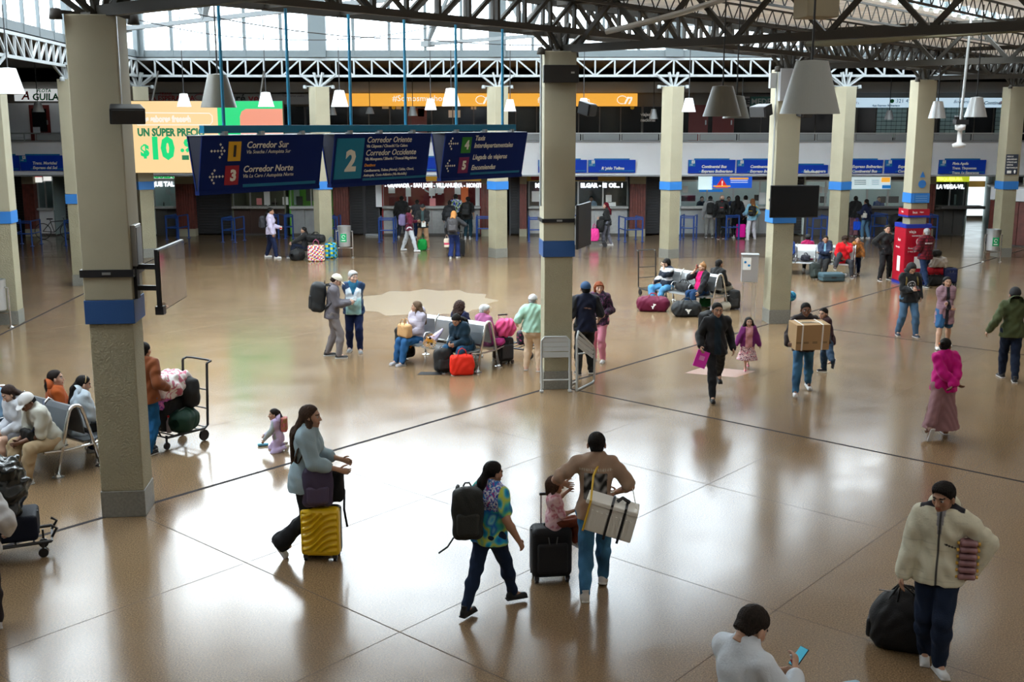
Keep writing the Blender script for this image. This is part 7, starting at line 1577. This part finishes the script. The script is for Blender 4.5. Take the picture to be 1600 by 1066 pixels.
q = J['hd']; Rh = J['RH']; o = MB().tube([(.082 * cos(a), .0, .088 * sin(a) + .03) for a in [pi * k / 10 for k in range(11)]], .008, 6).build('hair_band', M('gold_band', (.5, .35, .15), .4), J['root']); o.location = tuple(q); o.rotation_euler = Matrix([list(v) for v in Rh]).to_euler(); o['label'] = 'pale gold hair band'
q = slotL(1, -1, .0); J = sitat(q, -58, 1.72, 'dark-haired woman in a rust orange hoodie on the far side of the left bench', fem=True, hair='lowpony', hc=(.015, .01, .008), skin='t', top=lin(160, 75, 25), bot=jdark, loose=.04, hood=lin(160, 75, 25), head=(-18, -4, 0))
q = slotL(2, 1, -.05); J = sitat(q, 150, 1.7, 'person in a light denim jacket cut by the left picture edge', fem=True, hair='short', skin='t', top=lin(120, 150, 175), bot=jeans, loose=.05, lean=10)
# man and trolley by the near column
g_ = G(234, 712); stand(536, (231, 712), (237, 706), -20, 'man in a rust brown jacket and blue jeans half hidden by the big column', hair='short', skin='m', top=lin(120, 66, 36), bot=lin(28, 84, 130), shoe=(.02,) * 3, loose=.035, hand=((-.26, .05, .9), (.26, .16, 1.0)), H=1.74)
ga, gb = G(240, 706), G(307, 686); cang = math.atan2(gb.y - ga.y, gb.x - ga.x)
cx0 = (ga + gb) / 2 + Vector((-.02, .12, 0)); cart((cx0.x, cx0.y, 0), cang + pi / 2, 'black luggage trolley loaded with bags right of the big column', L=.8, hz=1.22, w=.55)
tote((cx0.x - .12, cx0.y, .24), cang, 'large black bag on the loaded trolley', (.011,) * 3, .46, .5, .42, puff=.03, handles=False); duffel((cx0.x + .17, cx0.y - .1, .24), cang + .4, 'dark green holdall on the loaded trolley', lin(20, 52, 40), .42, .17, handles=False)
fl2 = lambda P: palette(P, [lin(225, 215, 215), lin(230, 225, 222), lin(195, 110, 130), lin(235, 225, 225)], 24, 2.)
tote((cx0.x - .08, cx0.y - .02, .76), cang, 'white blanket with pink flowers heaped on the trolley', (.7, .6, .6), .6, .36, .46, puff=.06, fold=.022, handles=False, name='blanket', cat='blanket', colf=fl2)
tote((cx0.x - .14, cx0.y - .26, .60), cang, 'purple and pink patterned cloth hanging beneath the white blanket', (.4, .1, .4), .4, .22, .1, puff=.02, fold=.012, handles=False, name='cloth', cat='cloth', colf=lambda P: palette(P, [lin(150, 80, 160), lin(200, 110, 170), lin(120, 60, 150)], 40)); tote((cx0.x + .24, cx0.y + .05, .58), cang, 'black rucksack against the trolley handle', (.012,) * 3, .2, .44, .26, puff=.03, handles=False)
q = Vector((cx0.x - .02, cx0.y - .26, .36)); r = empty('drink_bottle', q, 0, 'bottle with a red cap tucked on the loaded trolley', 'bottle'); MB().lathe([(.035, -.12), (.04, -.1), (.04, .05), (.015, .1), (.015, .12)], 12).build('bottle', M('bottle_grey', (.35, .3, .32), .2), r, smooth=True); MB().lathe([(.018, .12), (.018, .15)], 10).build('bottle_cap', M('cap_red', (.7, .02, .03), .4), r)
# trolley at the lower left edge
ga = G(70, 868); cx1 = Vector((ga.x - .42, ga.y - .05, 0)); cart((cx1.x, cx1.y, 0), radians(-68), 'black luggage trolley cut by the left edge, lower left', L=1.0, hz=.9)
suitcase((cx1.x - .05, cx1.y + .02, .22), radians(20), 'navy suitcase lying on the lower left trolley', lin(14, 22, 38), .82, .3, .5, handle=0, wheels=False)
r = tote((cx1.x - .12, cx1.y - .02, .52), radians(15), 'big shiny black plastic sack on the lower left trolley', (.012, .014, .013),   .66, .62, .5, puff=.10, fold=.03, handles=False, name='plastic_sack', cat='sack', mat=M('shiny_black_plastic', (.012, .014, .013), .18, bump=(14, .6)))
q = G(0, 1000); 
tag(MB().lathe([(.03, 0), (.04, .3)], 8).mesh('x', None) and None or link('wheel', MB().lathe([(.005, -.02), (.04, -.02), (.04, .02), (.005, .02)], 12).mesh('wheel', black_p), bpy.data.objects['luggage_trolley'], (0, 0, .5)), None) if False else None
r = tote((-4.15, 8.75, .9), .3, 'x', white_s, .2, .2, .2) if False else None
pe = G(-22, 985); person((pe.x, pe.y), 30, 1.68, 'person in a white sleeve mostly outside the left picture edge', hair='short', skin='m', top=lin(200, 200, 200), bot=(.02, .012, .012), loose=.04, hand=((-.26, .05, .9), (.27, .0, .98)))
# ------------------------------------------------------------------ standing groups
J = stand(425, (512, 556), (530, 560), -82, 'man in grey with a cream cap and large black backpack reading his phone', hair='short', hc=HD, hat='cap', hatc=lin(205, 198, 180), skin='l', top=lin(96, 92, 98), bot=lin(118, 112, 112), shoe=(.03,) * 3, loose=.03, head=(0, 34, 0), hand=((-.08, .36, 1.17), (.08, .36, 1.17)), lean=5, topname='sweatshirt')
worn(J, 'large black backpack worn by the man in the cream cap', (.014, .015, .016), .34, .58, .28, off=.0); phone(J['W'](J['hands'][1] + np.array((-.06, .06, .05))), (.5, 0, 0), 'phone held by the man in the cream cap')
def oldw(P, J):
    C = np.tile(np.array(lin(205, 215, 222)), (len(P), 1)); q = P - J['P']; x = q @ J['rt']; z = q @ J['up']; C[z < .24] = lin(150, 190, 190); C[(np.abs(x) > .165) | (z + .55 * np.abs(x) > .52)] = lin(34, 56, 86); C[(np.abs(x) < .05 * (z - .3) * 8) & (z > .3) & (q @ J['fw'] > 0)] = lin(30, 90, 120); return C
stand(420, (563, 551), (547, 549), 184, 'grey-haired woman in a navy and white tracksuit top, standing', fem=True, g=1.14, hair='fringe', hc=(.4, .4, .4), skin='l', tcol=oldw, bot=lin(20, 32, 66), shoe=(.3, .32, .34), loose=.03, head=(34, 2, 0), hand=((.08, -.2, .98), (-.08, -.2, .98)), eyes=True)
mint = lin(160, 200, 180)
J = stand(457, (822, 578), (842, 580), -14, 'heavy man in a mint green shirt and white cap beside the near column', g=1.28, hair='short', hc=HG, hat='cap', hatc=(.66, .66, .66), skin='l', top=mint, bot=lin(205, 178, 150), shoe=lin(90, 50, 45), shkind='sandal', sleeve=1.0, loose=.035, coat=(.02, .03), head=(-20, 8, 0), hand=((-.34, .08, .92), (.30, .2, 1.0)), topname='shirt', hadj=.99)
def vest(P, J):
    q = P - J['P']; C = np.tile(np.array(lin(20, 26, 48)), (len(P), 1)); x = q @ J['rt']; C[np.abs(x) > .19] = (.012, .012, .014); C[(q @ J['fw'] < 0) & (np.abs(x - .02) < .07) & (np.abs((q @ J['up']) - .36 + .2 * x) < .01)] = lin(150, 120, 110); return C
stand(438, (904, 586), (923, 583), 6, 'man in a navy vest over black with a blue cap, behind the steel panels', g=1.1, hair='short', hc=HB, hat='cap', hatc=lin(40, 72, 110), skin='m', tcol=vest, bot=(.012,) * 3, shoe=(.02,) * 3, sleeve=.95, loose=.03, hand=((-.33, .06, .92), (.3, .2, 1.05)), topname='vest')
stand(437, (942, 566), (928, 564), 158, 'woman in a dark floral blouse and pink trousers behind the navy vest man', fem=True, g=1.08, hair='redbob', hc=lin(130, 66, 36), skin='l', tcol=lambda P, J: palette(P, [lin(40, 30, 44), lin(30, 24, 36), lin(90, 50, 80), lin(26, 22, 30)], 50), bot=lin(205, 130, 150), shoe=(.62,) * 3, loose=.03, head=(28, 4, 0), hand=((-.2, .2, 1.05), (.24, .12, 1.0)), eyes=True)
g_ = G(805, 560); cart((g_.x + .12, g_.y + .25, 0), radians(62), 'low black luggage trolley left of the mint shirt man', hz=.55, L=.8); tote((g_.x + .2, g_.y + .3, .24), .3, 'small dark handbag with pink dots on the low trolley', (.02,) * 3, .32, .3, .22, colf=lambda P: palette(P, [(.02, .018, .025), (.02, .018, .025), (.02, .018, .025), lin(170, 60, 110)], 60))
# folding grey metal panels leaning at the column
pm_ = M('panel_grey', (.42, .44, .44), .4); B0 = diag[2]
def metalpanel(loc, rz, tilt, label, w=.52):
    r = empty('metal_panel', loc, rz, label, 'metal panel'); r.rotation_euler = (radians(tilt), 0, rz)
    MB().tube([(-w / 2, 0, .02), (-w / 2, 0, .95), (-w / 2 + .06, 0, 1.02), (w / 2 - .06, 0, 1.02), (w / 2, 0, .95), (w / 2, 0, .02)], .02, 8).build('tube_frame', pm_, r); MB().tube([(-w / 2, 0, .22), (w / 2, 0, .22)], .014, 8).build('cross_bar', pm_, r)
    for k in range(4): B((0, 0, .965 - .085 * k - (.0 if k < 3 else .02)), (w - .04, .015, .078 if k < 3 else .1)).build('slat', pm_, r, bevel=.003)
    for s in (-1, 1): B((s * w / 2, -.02, .02), (.06, .12, .03)).build('foot', pm_, r)
    return r
g_ = G(870, 612); metalpanel((B0.x - .02, B0.y - .47, 0), radians(4), -4, 'grey steel slatted panel leaning on the front of the near right column')
r = empty('steel_barrier', (B0.x + .55, B0.y - .1, 0), radians(62), 'grey steel tube barrier standing right of the near right column', 'barrier')
MB().tube([(-.38, 0, .02), (-.4, 0, 1.0), (-.34, 0, 1.12), (.34, 0, .72), (.42, 0, .62), (.42, 0, .06), (.36, 0, .02), (-.38, 0, .02)], .022, 8).build('tube_frame', pm_, r); MB().tube([(.3, .3, .55), (.3, .3, .06), (.24, .3, .02), (-.3, .3, .02)], .018, 8).build('rear_tube', pm_, r); MB().tube([(.4, 0, .6), (.3, .3, .55)], .016, 8).build('link_tube', pm_, r)
for k in range(3): MB().bar((-.36, 0, 1.03 - k * .08), (.34, 0, .68 - k * .08), .06, .012, up=(0, 1, 0)).build('slat', pm_, r)
# gel dispenser stand
g_ = G(1168, 502); r = empty('dispenser_stand', (g_.x, g_.y, 0), radians(-8), 'brushed steel gel dispenser on three legs left of the television column', 'dispenser')
B((0, 0, 1.33), (.40, .30, .66)).build('cabinet', M('satin_steel', (.5, .5, .5), .35, metal=.6), r, bevel=.008); B((0, 0, 1.675), (.43, .33, .03)).build('lid', galv, r); B((-.08, -.155, 1.46), (.2, .006, .3)).build('label_sheet', white_let, r)
for x, z in ((-.12, 1.5), (-.03, 1.42)): MB().lathe([(.001, 0), (.03, 0), (.03, .006), (.001, .006)], 12).build('blue_dot', sign_cyan, r, (x, -.16, z), (pi / 2, 0, 0))
B((0, -.16, 1.02), (.3, .03, .03)).build('tray_lip', galv, r)
for x, y in ((-.16, -.1), (.16, -.1), (.1, .1)): MB().tube([(x, y, 0), (x, y, 1.02)], .022, 10).build('leg', chrome, r)
# litter bins
def bin_(u, v, label, sc_=1.):
    g = G(u, v); r = empty('litter_bin', (g.x, g.y, 0), 0, label, 'litter bin')
    MB().lathe([(.19, .42), (.215, .44), (.22, 1.0), (.22, 1.02)], 24).build('drum', M('satin_steel', (.5, .5, .5), .35, metal=.6), r, smooth=False); MB().lathe([(.24, 1.0), (.245, 1.17), (.2, 1.18), (.19, 1.06)], 24).build('rim', lgrey and galv, r)
    for s in (-1, 1): MB().tube([(s * .3, 0, .03), (s * .3, 0, .98), (s * .2, 0, .98)], .022, 8).build('post', chrome, r); MB().lathe([(.02, .05), (.07, .015), (.07, 0)], 14, c=(s * .3, 0, 0)).build('foot_disc', chrome, r)
    MB().tube([(-.3, 0, .36), (.3, 0, .36)], .018, 8).build('cross_bar', chrome, r); B((.0, -.222, .75), (.22, .012, .3)).build('green_label', M('label_green', (.0, .35, .12), .5), r); MB().tube([(.055 * cos(a), -.235, .79 + .055 * sin(a)) for a in [k * .6 for k in range(10)]], .01, 5).build('white_ring', white_let, r); B((0, -.232, .66), (.14, .004, .03)).build('white_line', white_let, r)
    return r
bin_(539, 403, 'steel litter bin with a green label beside the second back column'); bin_(1549, 410, 'tall steel litter bin by the last column at right'); bin_(-2, 512, 'steel litter bin with a green label cut by the left picture edge')
# ------------------------------------------------------------------ far left group by the back column
J = stand(323, (417, 402), (432, 404), -86, 'woman in a pale lilac hoodie standing by the pile of bags', fem=True, hair='lowpony', skin='m', top=lin(200, 190, 215), bot=lin(24, 34, 62), shoe=(.65,) * 3, loose=.035, hand=((-.1, .3, 1.1), (.22, .1, .9)), topname='hoodie', g=1.06, head=(0, 8, 0))
worn(J, 'small dark backpack on the lilac hoodie woman', (.03, .03, .035), .28, .4, .2); p = J['W'](J['hands'][0]); r = empty('drink_cup', p, 0, 'white cup with red sleeve in the lilac hoodie woman’s hand', 'cup'); MB().lathe([(.03, -.06), (.045, .07)], 10).build('cup', white_let, r); MB().lathe([(.04, -.03), (.046, .02)], 10).build('red_sleeve', M('cap_red', (.7, .02, .03), .4), r)
g_ = G(474, 404); J = person((g_.x, g_.y + .35), 100, 1.62, 'woman in a black jacket sitting low among the bags', fem=True, hair='lowpony', skin='t', seat=.3, tcol=opened((.014,) * 3, lin(170, 160, 160), .03), bot=lin(20, 28, 46), loose=.03, shoe=(.1, .12, .16), feet=((-.1, .5, 0), (.1, .5, 0)), hand=((-.1, .5, .5), (.14, .5, .5)), head=(-10, -4, 0), eyes=True)
chk = lambda cs, f: (lambda P: np.array(cs)[((np.floor(P[:, 0] * f) + 2 * np.floor(P[:, 2] * f) + np.floor(P[:, 1] * f)).astype(int)) % len(cs)])
g_ = G(493, 409); tote((g_.x, g_.y + .2, 0), .1, 'pink and white checked shopping bag on the floor, far left group', (.5, .1, .2), .58, .56, .36, handles=True, colf=chk([lin(220, 60, 110), lin(235, 230, 230), lin(190, 40, 60), lin(240, 200, 60), lin(235, 235, 235), lin(60, 60, 120)], 22), puff=.02); g_ = G(511, 406); tote((g_.x + .08, g_.y + .5, 0), 0, 'blue, green and yellow checked shopping bag by the back column', (.1, .3, .5), .42, .56, .36, colf=chk([lin(30, 130, 190), lin(200, 200, 50), lin(30, 90, 60), lin(40, 150, 200)], 12), puff=.02)
g_ = G(499, 404); duffel((g_.x - .12, g_.y + .08, .58), -.35, 'black sports bag with white stripes lying on the checked bags', (.014,) * 3, .7, .15); g_ = G(464, 407); duffel((g_.x, g_.y + .1, 0), 1.2, 'black soft bag on the floor at the seated woman’s feet', (.02,) * 3, .5, .2)
# queue at the town-name counter and walkers
J = stand(305, (623, 371), (634, 371), -4, 'person in a long black coat at the counter, left of the queue', hair='fade', skin='m', top=(.010,) * 3, bot=(.015, .018, .03), shoe=(.55,) * 3, loose=.06, coat=(.12, .03), topname='coat', g=1.15)
J = stand(311, (650, 372), (655, 373), -4, 'man in dark grey at the counter behind the maroon jacket', hair='fade', skin='m', top=(.03, .03, .035), bot=jdark, loose=.03)
J = stand(322, (629, 392), (650, 394), -72, 'woman in a maroon leather jacket and pale joggers striding right', fem=True, hair='bob', hc=HB, skin='m', top=lin(96, 28, 50), bot=lin(185, 190, 195), shoe=(.6,) * 3, loose=.02, hand=((-.1, .34, 1.15), (.08, .12, 1.3)), foot_pitch=(0, 0), eyes=True, elbow=((-.4, -.6, -.8), (.5, -.4, -1)))
worn(J, 'lilac grey backpack on the striding woman', lin(110, 100, 135), .28, .42, .22)
J = stand(318, (654, 388), (669, 389), 178, 'man in a black vest and cap with camel trousers handing something', hair='short', hat='cap', hatc=(.012,) * 3, skin='m', tcol=opened((.014,) * 3, lin(60, 80, 80), .05), bot=lin(160, 125, 95), shoe=lin(120, 90, 70), loose=.035, hand=((-.12, .36, 1.1), (.12, .36, 1.1)), eyes=True)
p = J['W'](J['hands'][0]); tag(B((0, 0, -.1), (.16, .02, .2)).build('paper_sheet', paper, None, p), 'white sheet of paper held by the man in the black vest', 'paper')
g_ = G(660, 391); tote((g_.x, g_.y, 0), 0, 'bright green shopping bag standing at the man’s feet', lin(10, 140, 60), .32, .42, .2, loop=lin(10, 110, 50), puff=.03)
J = stand(312, (700, 374), (706, 374), -6, 'person seen from behind at the counter wearing a dark backpack', hair='fade', skin='m', top=(.03, .03, .034), bot=lin(24, 34, 52), loose=.03); worn(J, 'dark grey backpack on the person at the counter', (.02, .021, .024), .36, .48, .22)
J = stand(302, (709, 370), (716, 370), 0, 'young person in a multicoloured print jersey at the counter', hair='fade', skin='m', tcol=lambda P, J: palette(P, [lin(30, 40, 110), lin(40, 60, 160), lin(200, 200, 210), lin(120, 160, 40), (.02,) * 3], 34), bot=(.02,) * 3, loose=.03)
J = stand(306, (727, 374), (735, 374), -12, 'young man in a black t-shirt with a jacket over his arm at the counter', hair='short', skin='m', top=(.012,) * 3, bot=lin(24, 50, 60), shoe=(.4,) * 3, sleeve=.9, loose=.02, head=(50, 0, 0), hand=((-.28, .2, 1.1), (.26, .05, .95))); worn(J, 'black backpack on the young man at the counter end', (.012,) * 3, .34, .5, .22)
r = tote(J['W'](np.array((-.34, .2, .62))), J['face'], 'black jacket folded over the young man’s arm', (.012,) * 3, .3, .5, .12, handles=False, fold=.02, name='folded_jacket', cat='jacket')
J = stand(328, (704, 404), (715, 403), -14, 'woman with long ginger hair in a dark coat pulling a black cabin case', fem=True, hair='long', hc=lin(190, 130, 75), skin='l', top=(.03, .03, .034), bot=lin(30, 44, 90), shoe=(.6,) * 3, loose=.035, flare=.03, hand=((-.28, .02, .9), (.14, .22, 1.3)), elbow=((-.4, -.8, -.6), (1, .1, -.6)), coat=(.06, .03))
worn(J, 'grey brown backpack on the ginger-haired woman', lin(70, 68, 70), .34, .46, .22, turn=15); g_ = G(717, 400); suitcase((g_.x + .05, g_.y, 0), .3, 'black cabin case beside the ginger-haired woman', (.014,) * 3, .34, .54, .22, handle=.3); p = G(690, 392, .0); q = J['W'](J['hands'][0]); tote((q.x - .03, q.y, .38), 0, 'white and red carrier bag hanging from her left hand', lin(215, 200, 180), .2, .34, .1, colf=lambda P: np.where((np.abs(P[:, 2] - .14) < .035)[:, None], np.array(lin(200, 60, 90)), np.array(lin(220, 205, 185))))
# woman with luggage trolley near the near-column television
J = stand(316, (943, 384), (955, 384), 82, 'woman with long dark red hair and grey trousers pushing a trolley', fem=True, hair='long', hc=lin(90, 14, 30), skin='l', top=(.014,) * 3, bot=lin(110, 110, 122), shoe=(.62,) * 3, loose=.02, hand=((-.14, .30, 1.1), (.14, .32, 1.1)), lean=6, hadj=1.02)
g_ = G(930, 386); cart((g_.x + .05, g_.y + .1, 0), radians(88), 'small luggage trolley with a pink bag, pushed by the red-haired woman', hz=1.0, L=.8); tote((g_.x - .05, g_.y - .12, .24), 0, 'bright pink rucksack on the small trolley', lin(220, 60, 140), .34, .5, .2, puff=.03); tote((g_.x - .3, g_.y + .05, .24), 0, 'navy bag on the nose of the small trolley', lin(18, 24, 60), .3, .36, .3, puff=.03); tote((g_.x + .2, g_.y + .15, .56), 0, 'black bag high against the small trolley handle', (.012,) * 3, .28, .5, .2, puff=.03, handles=False)
# queue at the white booth
J = stand(305, (1103, 371), (1113, 371), -6, 'person in a light grey hoodie and grey joggers at the white booth', hair='short', skin='m', top=lin(140, 140, 140), bot=lin(140, 140, 135), loose=.035, shoe=(.04,) * 3, hood=lin(140, 140, 140)); worn(J, 'black backpack on the grey hoodie person', (.012,) * 3, .3, .46, .2)
J = stand(303, (1122, 374), (1130, 373), -10, 'bald man in black leaning at the white booth, crossed legs', hair=None, skin='l', top=(.012,) * 3, bot=(.014,) * 3, loose=.03, shoe=lin(60, 20, 20), lean=4); worn(J, 'black bag with a small red mark on the bald man', (.015,) * 3, .26, .4, .16, acc=(.6, .02, .03))
J = stand(304, (1146, 372), (1154, 372), 0, 'woman with long black hair all in black at the white booth', fem=True, hair='long', hc=HB, skin='m', top=(.011,) * 3, bot=(.011,) * 3, loose=.04, coat=(.1, .03))
J = stand(304, (1160, 369), (1166, 369), 2, 'person in a white top seen behind the queue at the white booth', hair='fade', skin='m', top=lin(190, 188, 184), bot=(.02,) * 3, loose=.03)
J = stand(309, (1168, 375), (1179, 374), 8, 'woman in a light blue jacket and white trousers at the white booth', fem=True, hair='straightmid', hc=lin(120, 80, 50), skin='l', top=lin(125, 175, 200), bot=lin(205, 205, 215), shoe=(.62,) * 3, loose=.035, hand=((-.3, .2, 1.05), (.26, .1, .95)), botname='trousers'); worn(J, 'black and yellow bag on the light blue jacket woman’s shoulder', (.014,) * 3, .28, .4, .2, acc=lin(220, 180, 40), turn=-50)
g_ = G(1157, 373); suitcase((g_.x, g_.y, 0), 0, 'hot pink suitcase among the legs of the queue', lin(230, 10, 150), .38, .56, .24, handle=.0)
J = stand(305, (1331, 369), (1337, 370), -6, 'woman in a black padded coat with dusty pink trousers at the right booth', fem=True, hair='bun', hc=HB, skin='m', top=(.011,) * 3, bot=lin(130, 90, 100), shoe=(.06,) * 3, loose=.06, flare=.03)
J = stand(310, (1347, 373), (1357, 373), 28, 'woman in a navy sweater and jeans with a white shoulder bag', fem=True, hair='lowpony', hc=HB, skin='m', top=lin(26, 34, 62), bot=lin(80, 116, 145), shoe=(.6,) * 3, loose=.03, lean=4, hand=((-.2, .3, 1.1), (.2, .3, 1.1)))
p = J['W'](np.array((-.2, -.05, .9))); tote(p, J['face'] + pi / 2, 'cream shoulder bag of the woman in navy', lin(200, 195, 185), .3, .2, .08); p = G(1339, 352, .75); tote((p.x, p.y - .0, .55), 0, 'bright blue bag between the two women at the right booth', lin(10, 70, 190), .3, .36, .1)
g_ = G(1402, 378); r = empty('stroller', (g_.x, g_.y + .2, 0), .4, 'black pushchair with a turquoise lining behind the woman in black', 'stroller')
S = SDF((-.4, -.5, .2), (.4, .5, 1.3), .02); S.ell((0, .05, .85), (.26, .34, .3), 0); S.ell((0, -.22, .78), (.2, .3, .22), .02, sub=True); S.rbox((0, 0, .5), (.22, .28, .1), .06, .05); blob('canopy', S, (.012,) * 3, r); B((-.0, -.1, .62), (.34, .3, .04)).build('lining', M('turquoise', lin(30, 150, 150), .6), r)
for x in (-.24, .24): 
    MB().tube([(x, -.4, .12), (x, .0, .5), (x, .42, 1.05)], .015, 8).build('frame_tube', black_p, r); MB().tube([(x, .35, .12), (x, -.05, .55)], .015, 8).build('frame_tube', black_p, r)
    for y in (-.4, .35): MB().lathe([(.01, -.02), (.1, -.02), (.11, 0), (.1, .02), (.01, .02)], 14).build('wheel', black_p, r, (x, y, .11), (0, pi / 2, 0))
MB().tube([(-.24, .42, 1.05), (.24, .42, 1.05)], .016, 8).build('handle', black_p, r)
# clerks
def clerk(u, Y, label, top, **k):
    p = W(u, 300, Y); return person((p.x, Y), 180, 1.66, label, top=top, loose=.02, hand=((-.15, .3, 1.12), (.15, .3, 1.12)), **k)
clerk(247, 50.6, 'older clerk in dark clothes behind the QUE TAL window', (.03,) * 3, hair='short', hc=HG, skin='l', eyes=True)
clerk(924, 50.6, 'clerk in a white shirt behind the window with the lit letters', lin(175, 190, 205), hair='short', skin='m', eyes=True)
clerk(1097, 50.5, 'clerk in a dark uniform at the left window of the white booth', lin(20, 30, 50), fem=True, hair='bun', skin='l', eyes=True)
clerk(1139, 50.5, 'clerk in a checked scarf at the middle window of the white booth', lin(60, 70, 100), hair='short', skin='l', eyes=True)
clerk(1374, 50.5, 'clerk in blue behind the right booth window', lin(30, 70, 130), hair='short', skin='m')
# bicycle at far left
g_ = G(88, 374); r = empty('bicycle', (g_.x, g_.y, 0), radians(4), 'dark bicycle leaning in the shade at far left', 'bicycle'); dk = M('bike_dark', (.03, .03, .035), .35)
for x in (-.52, .52):
    MB().tube([(x + .33 * cos(a), 0, .34 + .33 * sin(a)) for a in [k * 2 * pi / 24 for k in range(24)]], .018, 6, closed=True).build('tyre', black_p, r)
    sp = MB()
    for k in range(6): a = k * pi / 6; sp.bar((x - .31 * cos(a), 0, .34 - .31 * sin(a)), (x + .31 * cos(a), 0, .34 + .31 * sin(a)), .004)
    sp.build('spokes', galv, r)
for a, b in (((-.52, 0, .34), (-.05, 0, .30)), ((-.05, 0, .30), (-.2, 0, .82)), ((-.52, 0, .34), (-.17, 0, .74)), ((-.17, 0, .74), (.36, 0, .78)), ((-.05, 0, .3), (.38, 0, .72)), ((.52, 0, .34), (.35, 0, .92))): MB().tube([a, b], .017, 8).build('frame_tube', dk, r)
B((-.21, 0, .86), (.24, .12, .05)).build('saddle', black_p, r, bevel=.015); MB().tube([(.34, -.26, .98), (.35, 0, .95), (.34, .26, .98)], .012, 8).build('handlebar', galv, r)
# high-level extras: wall lettering plates are done; end of the scene
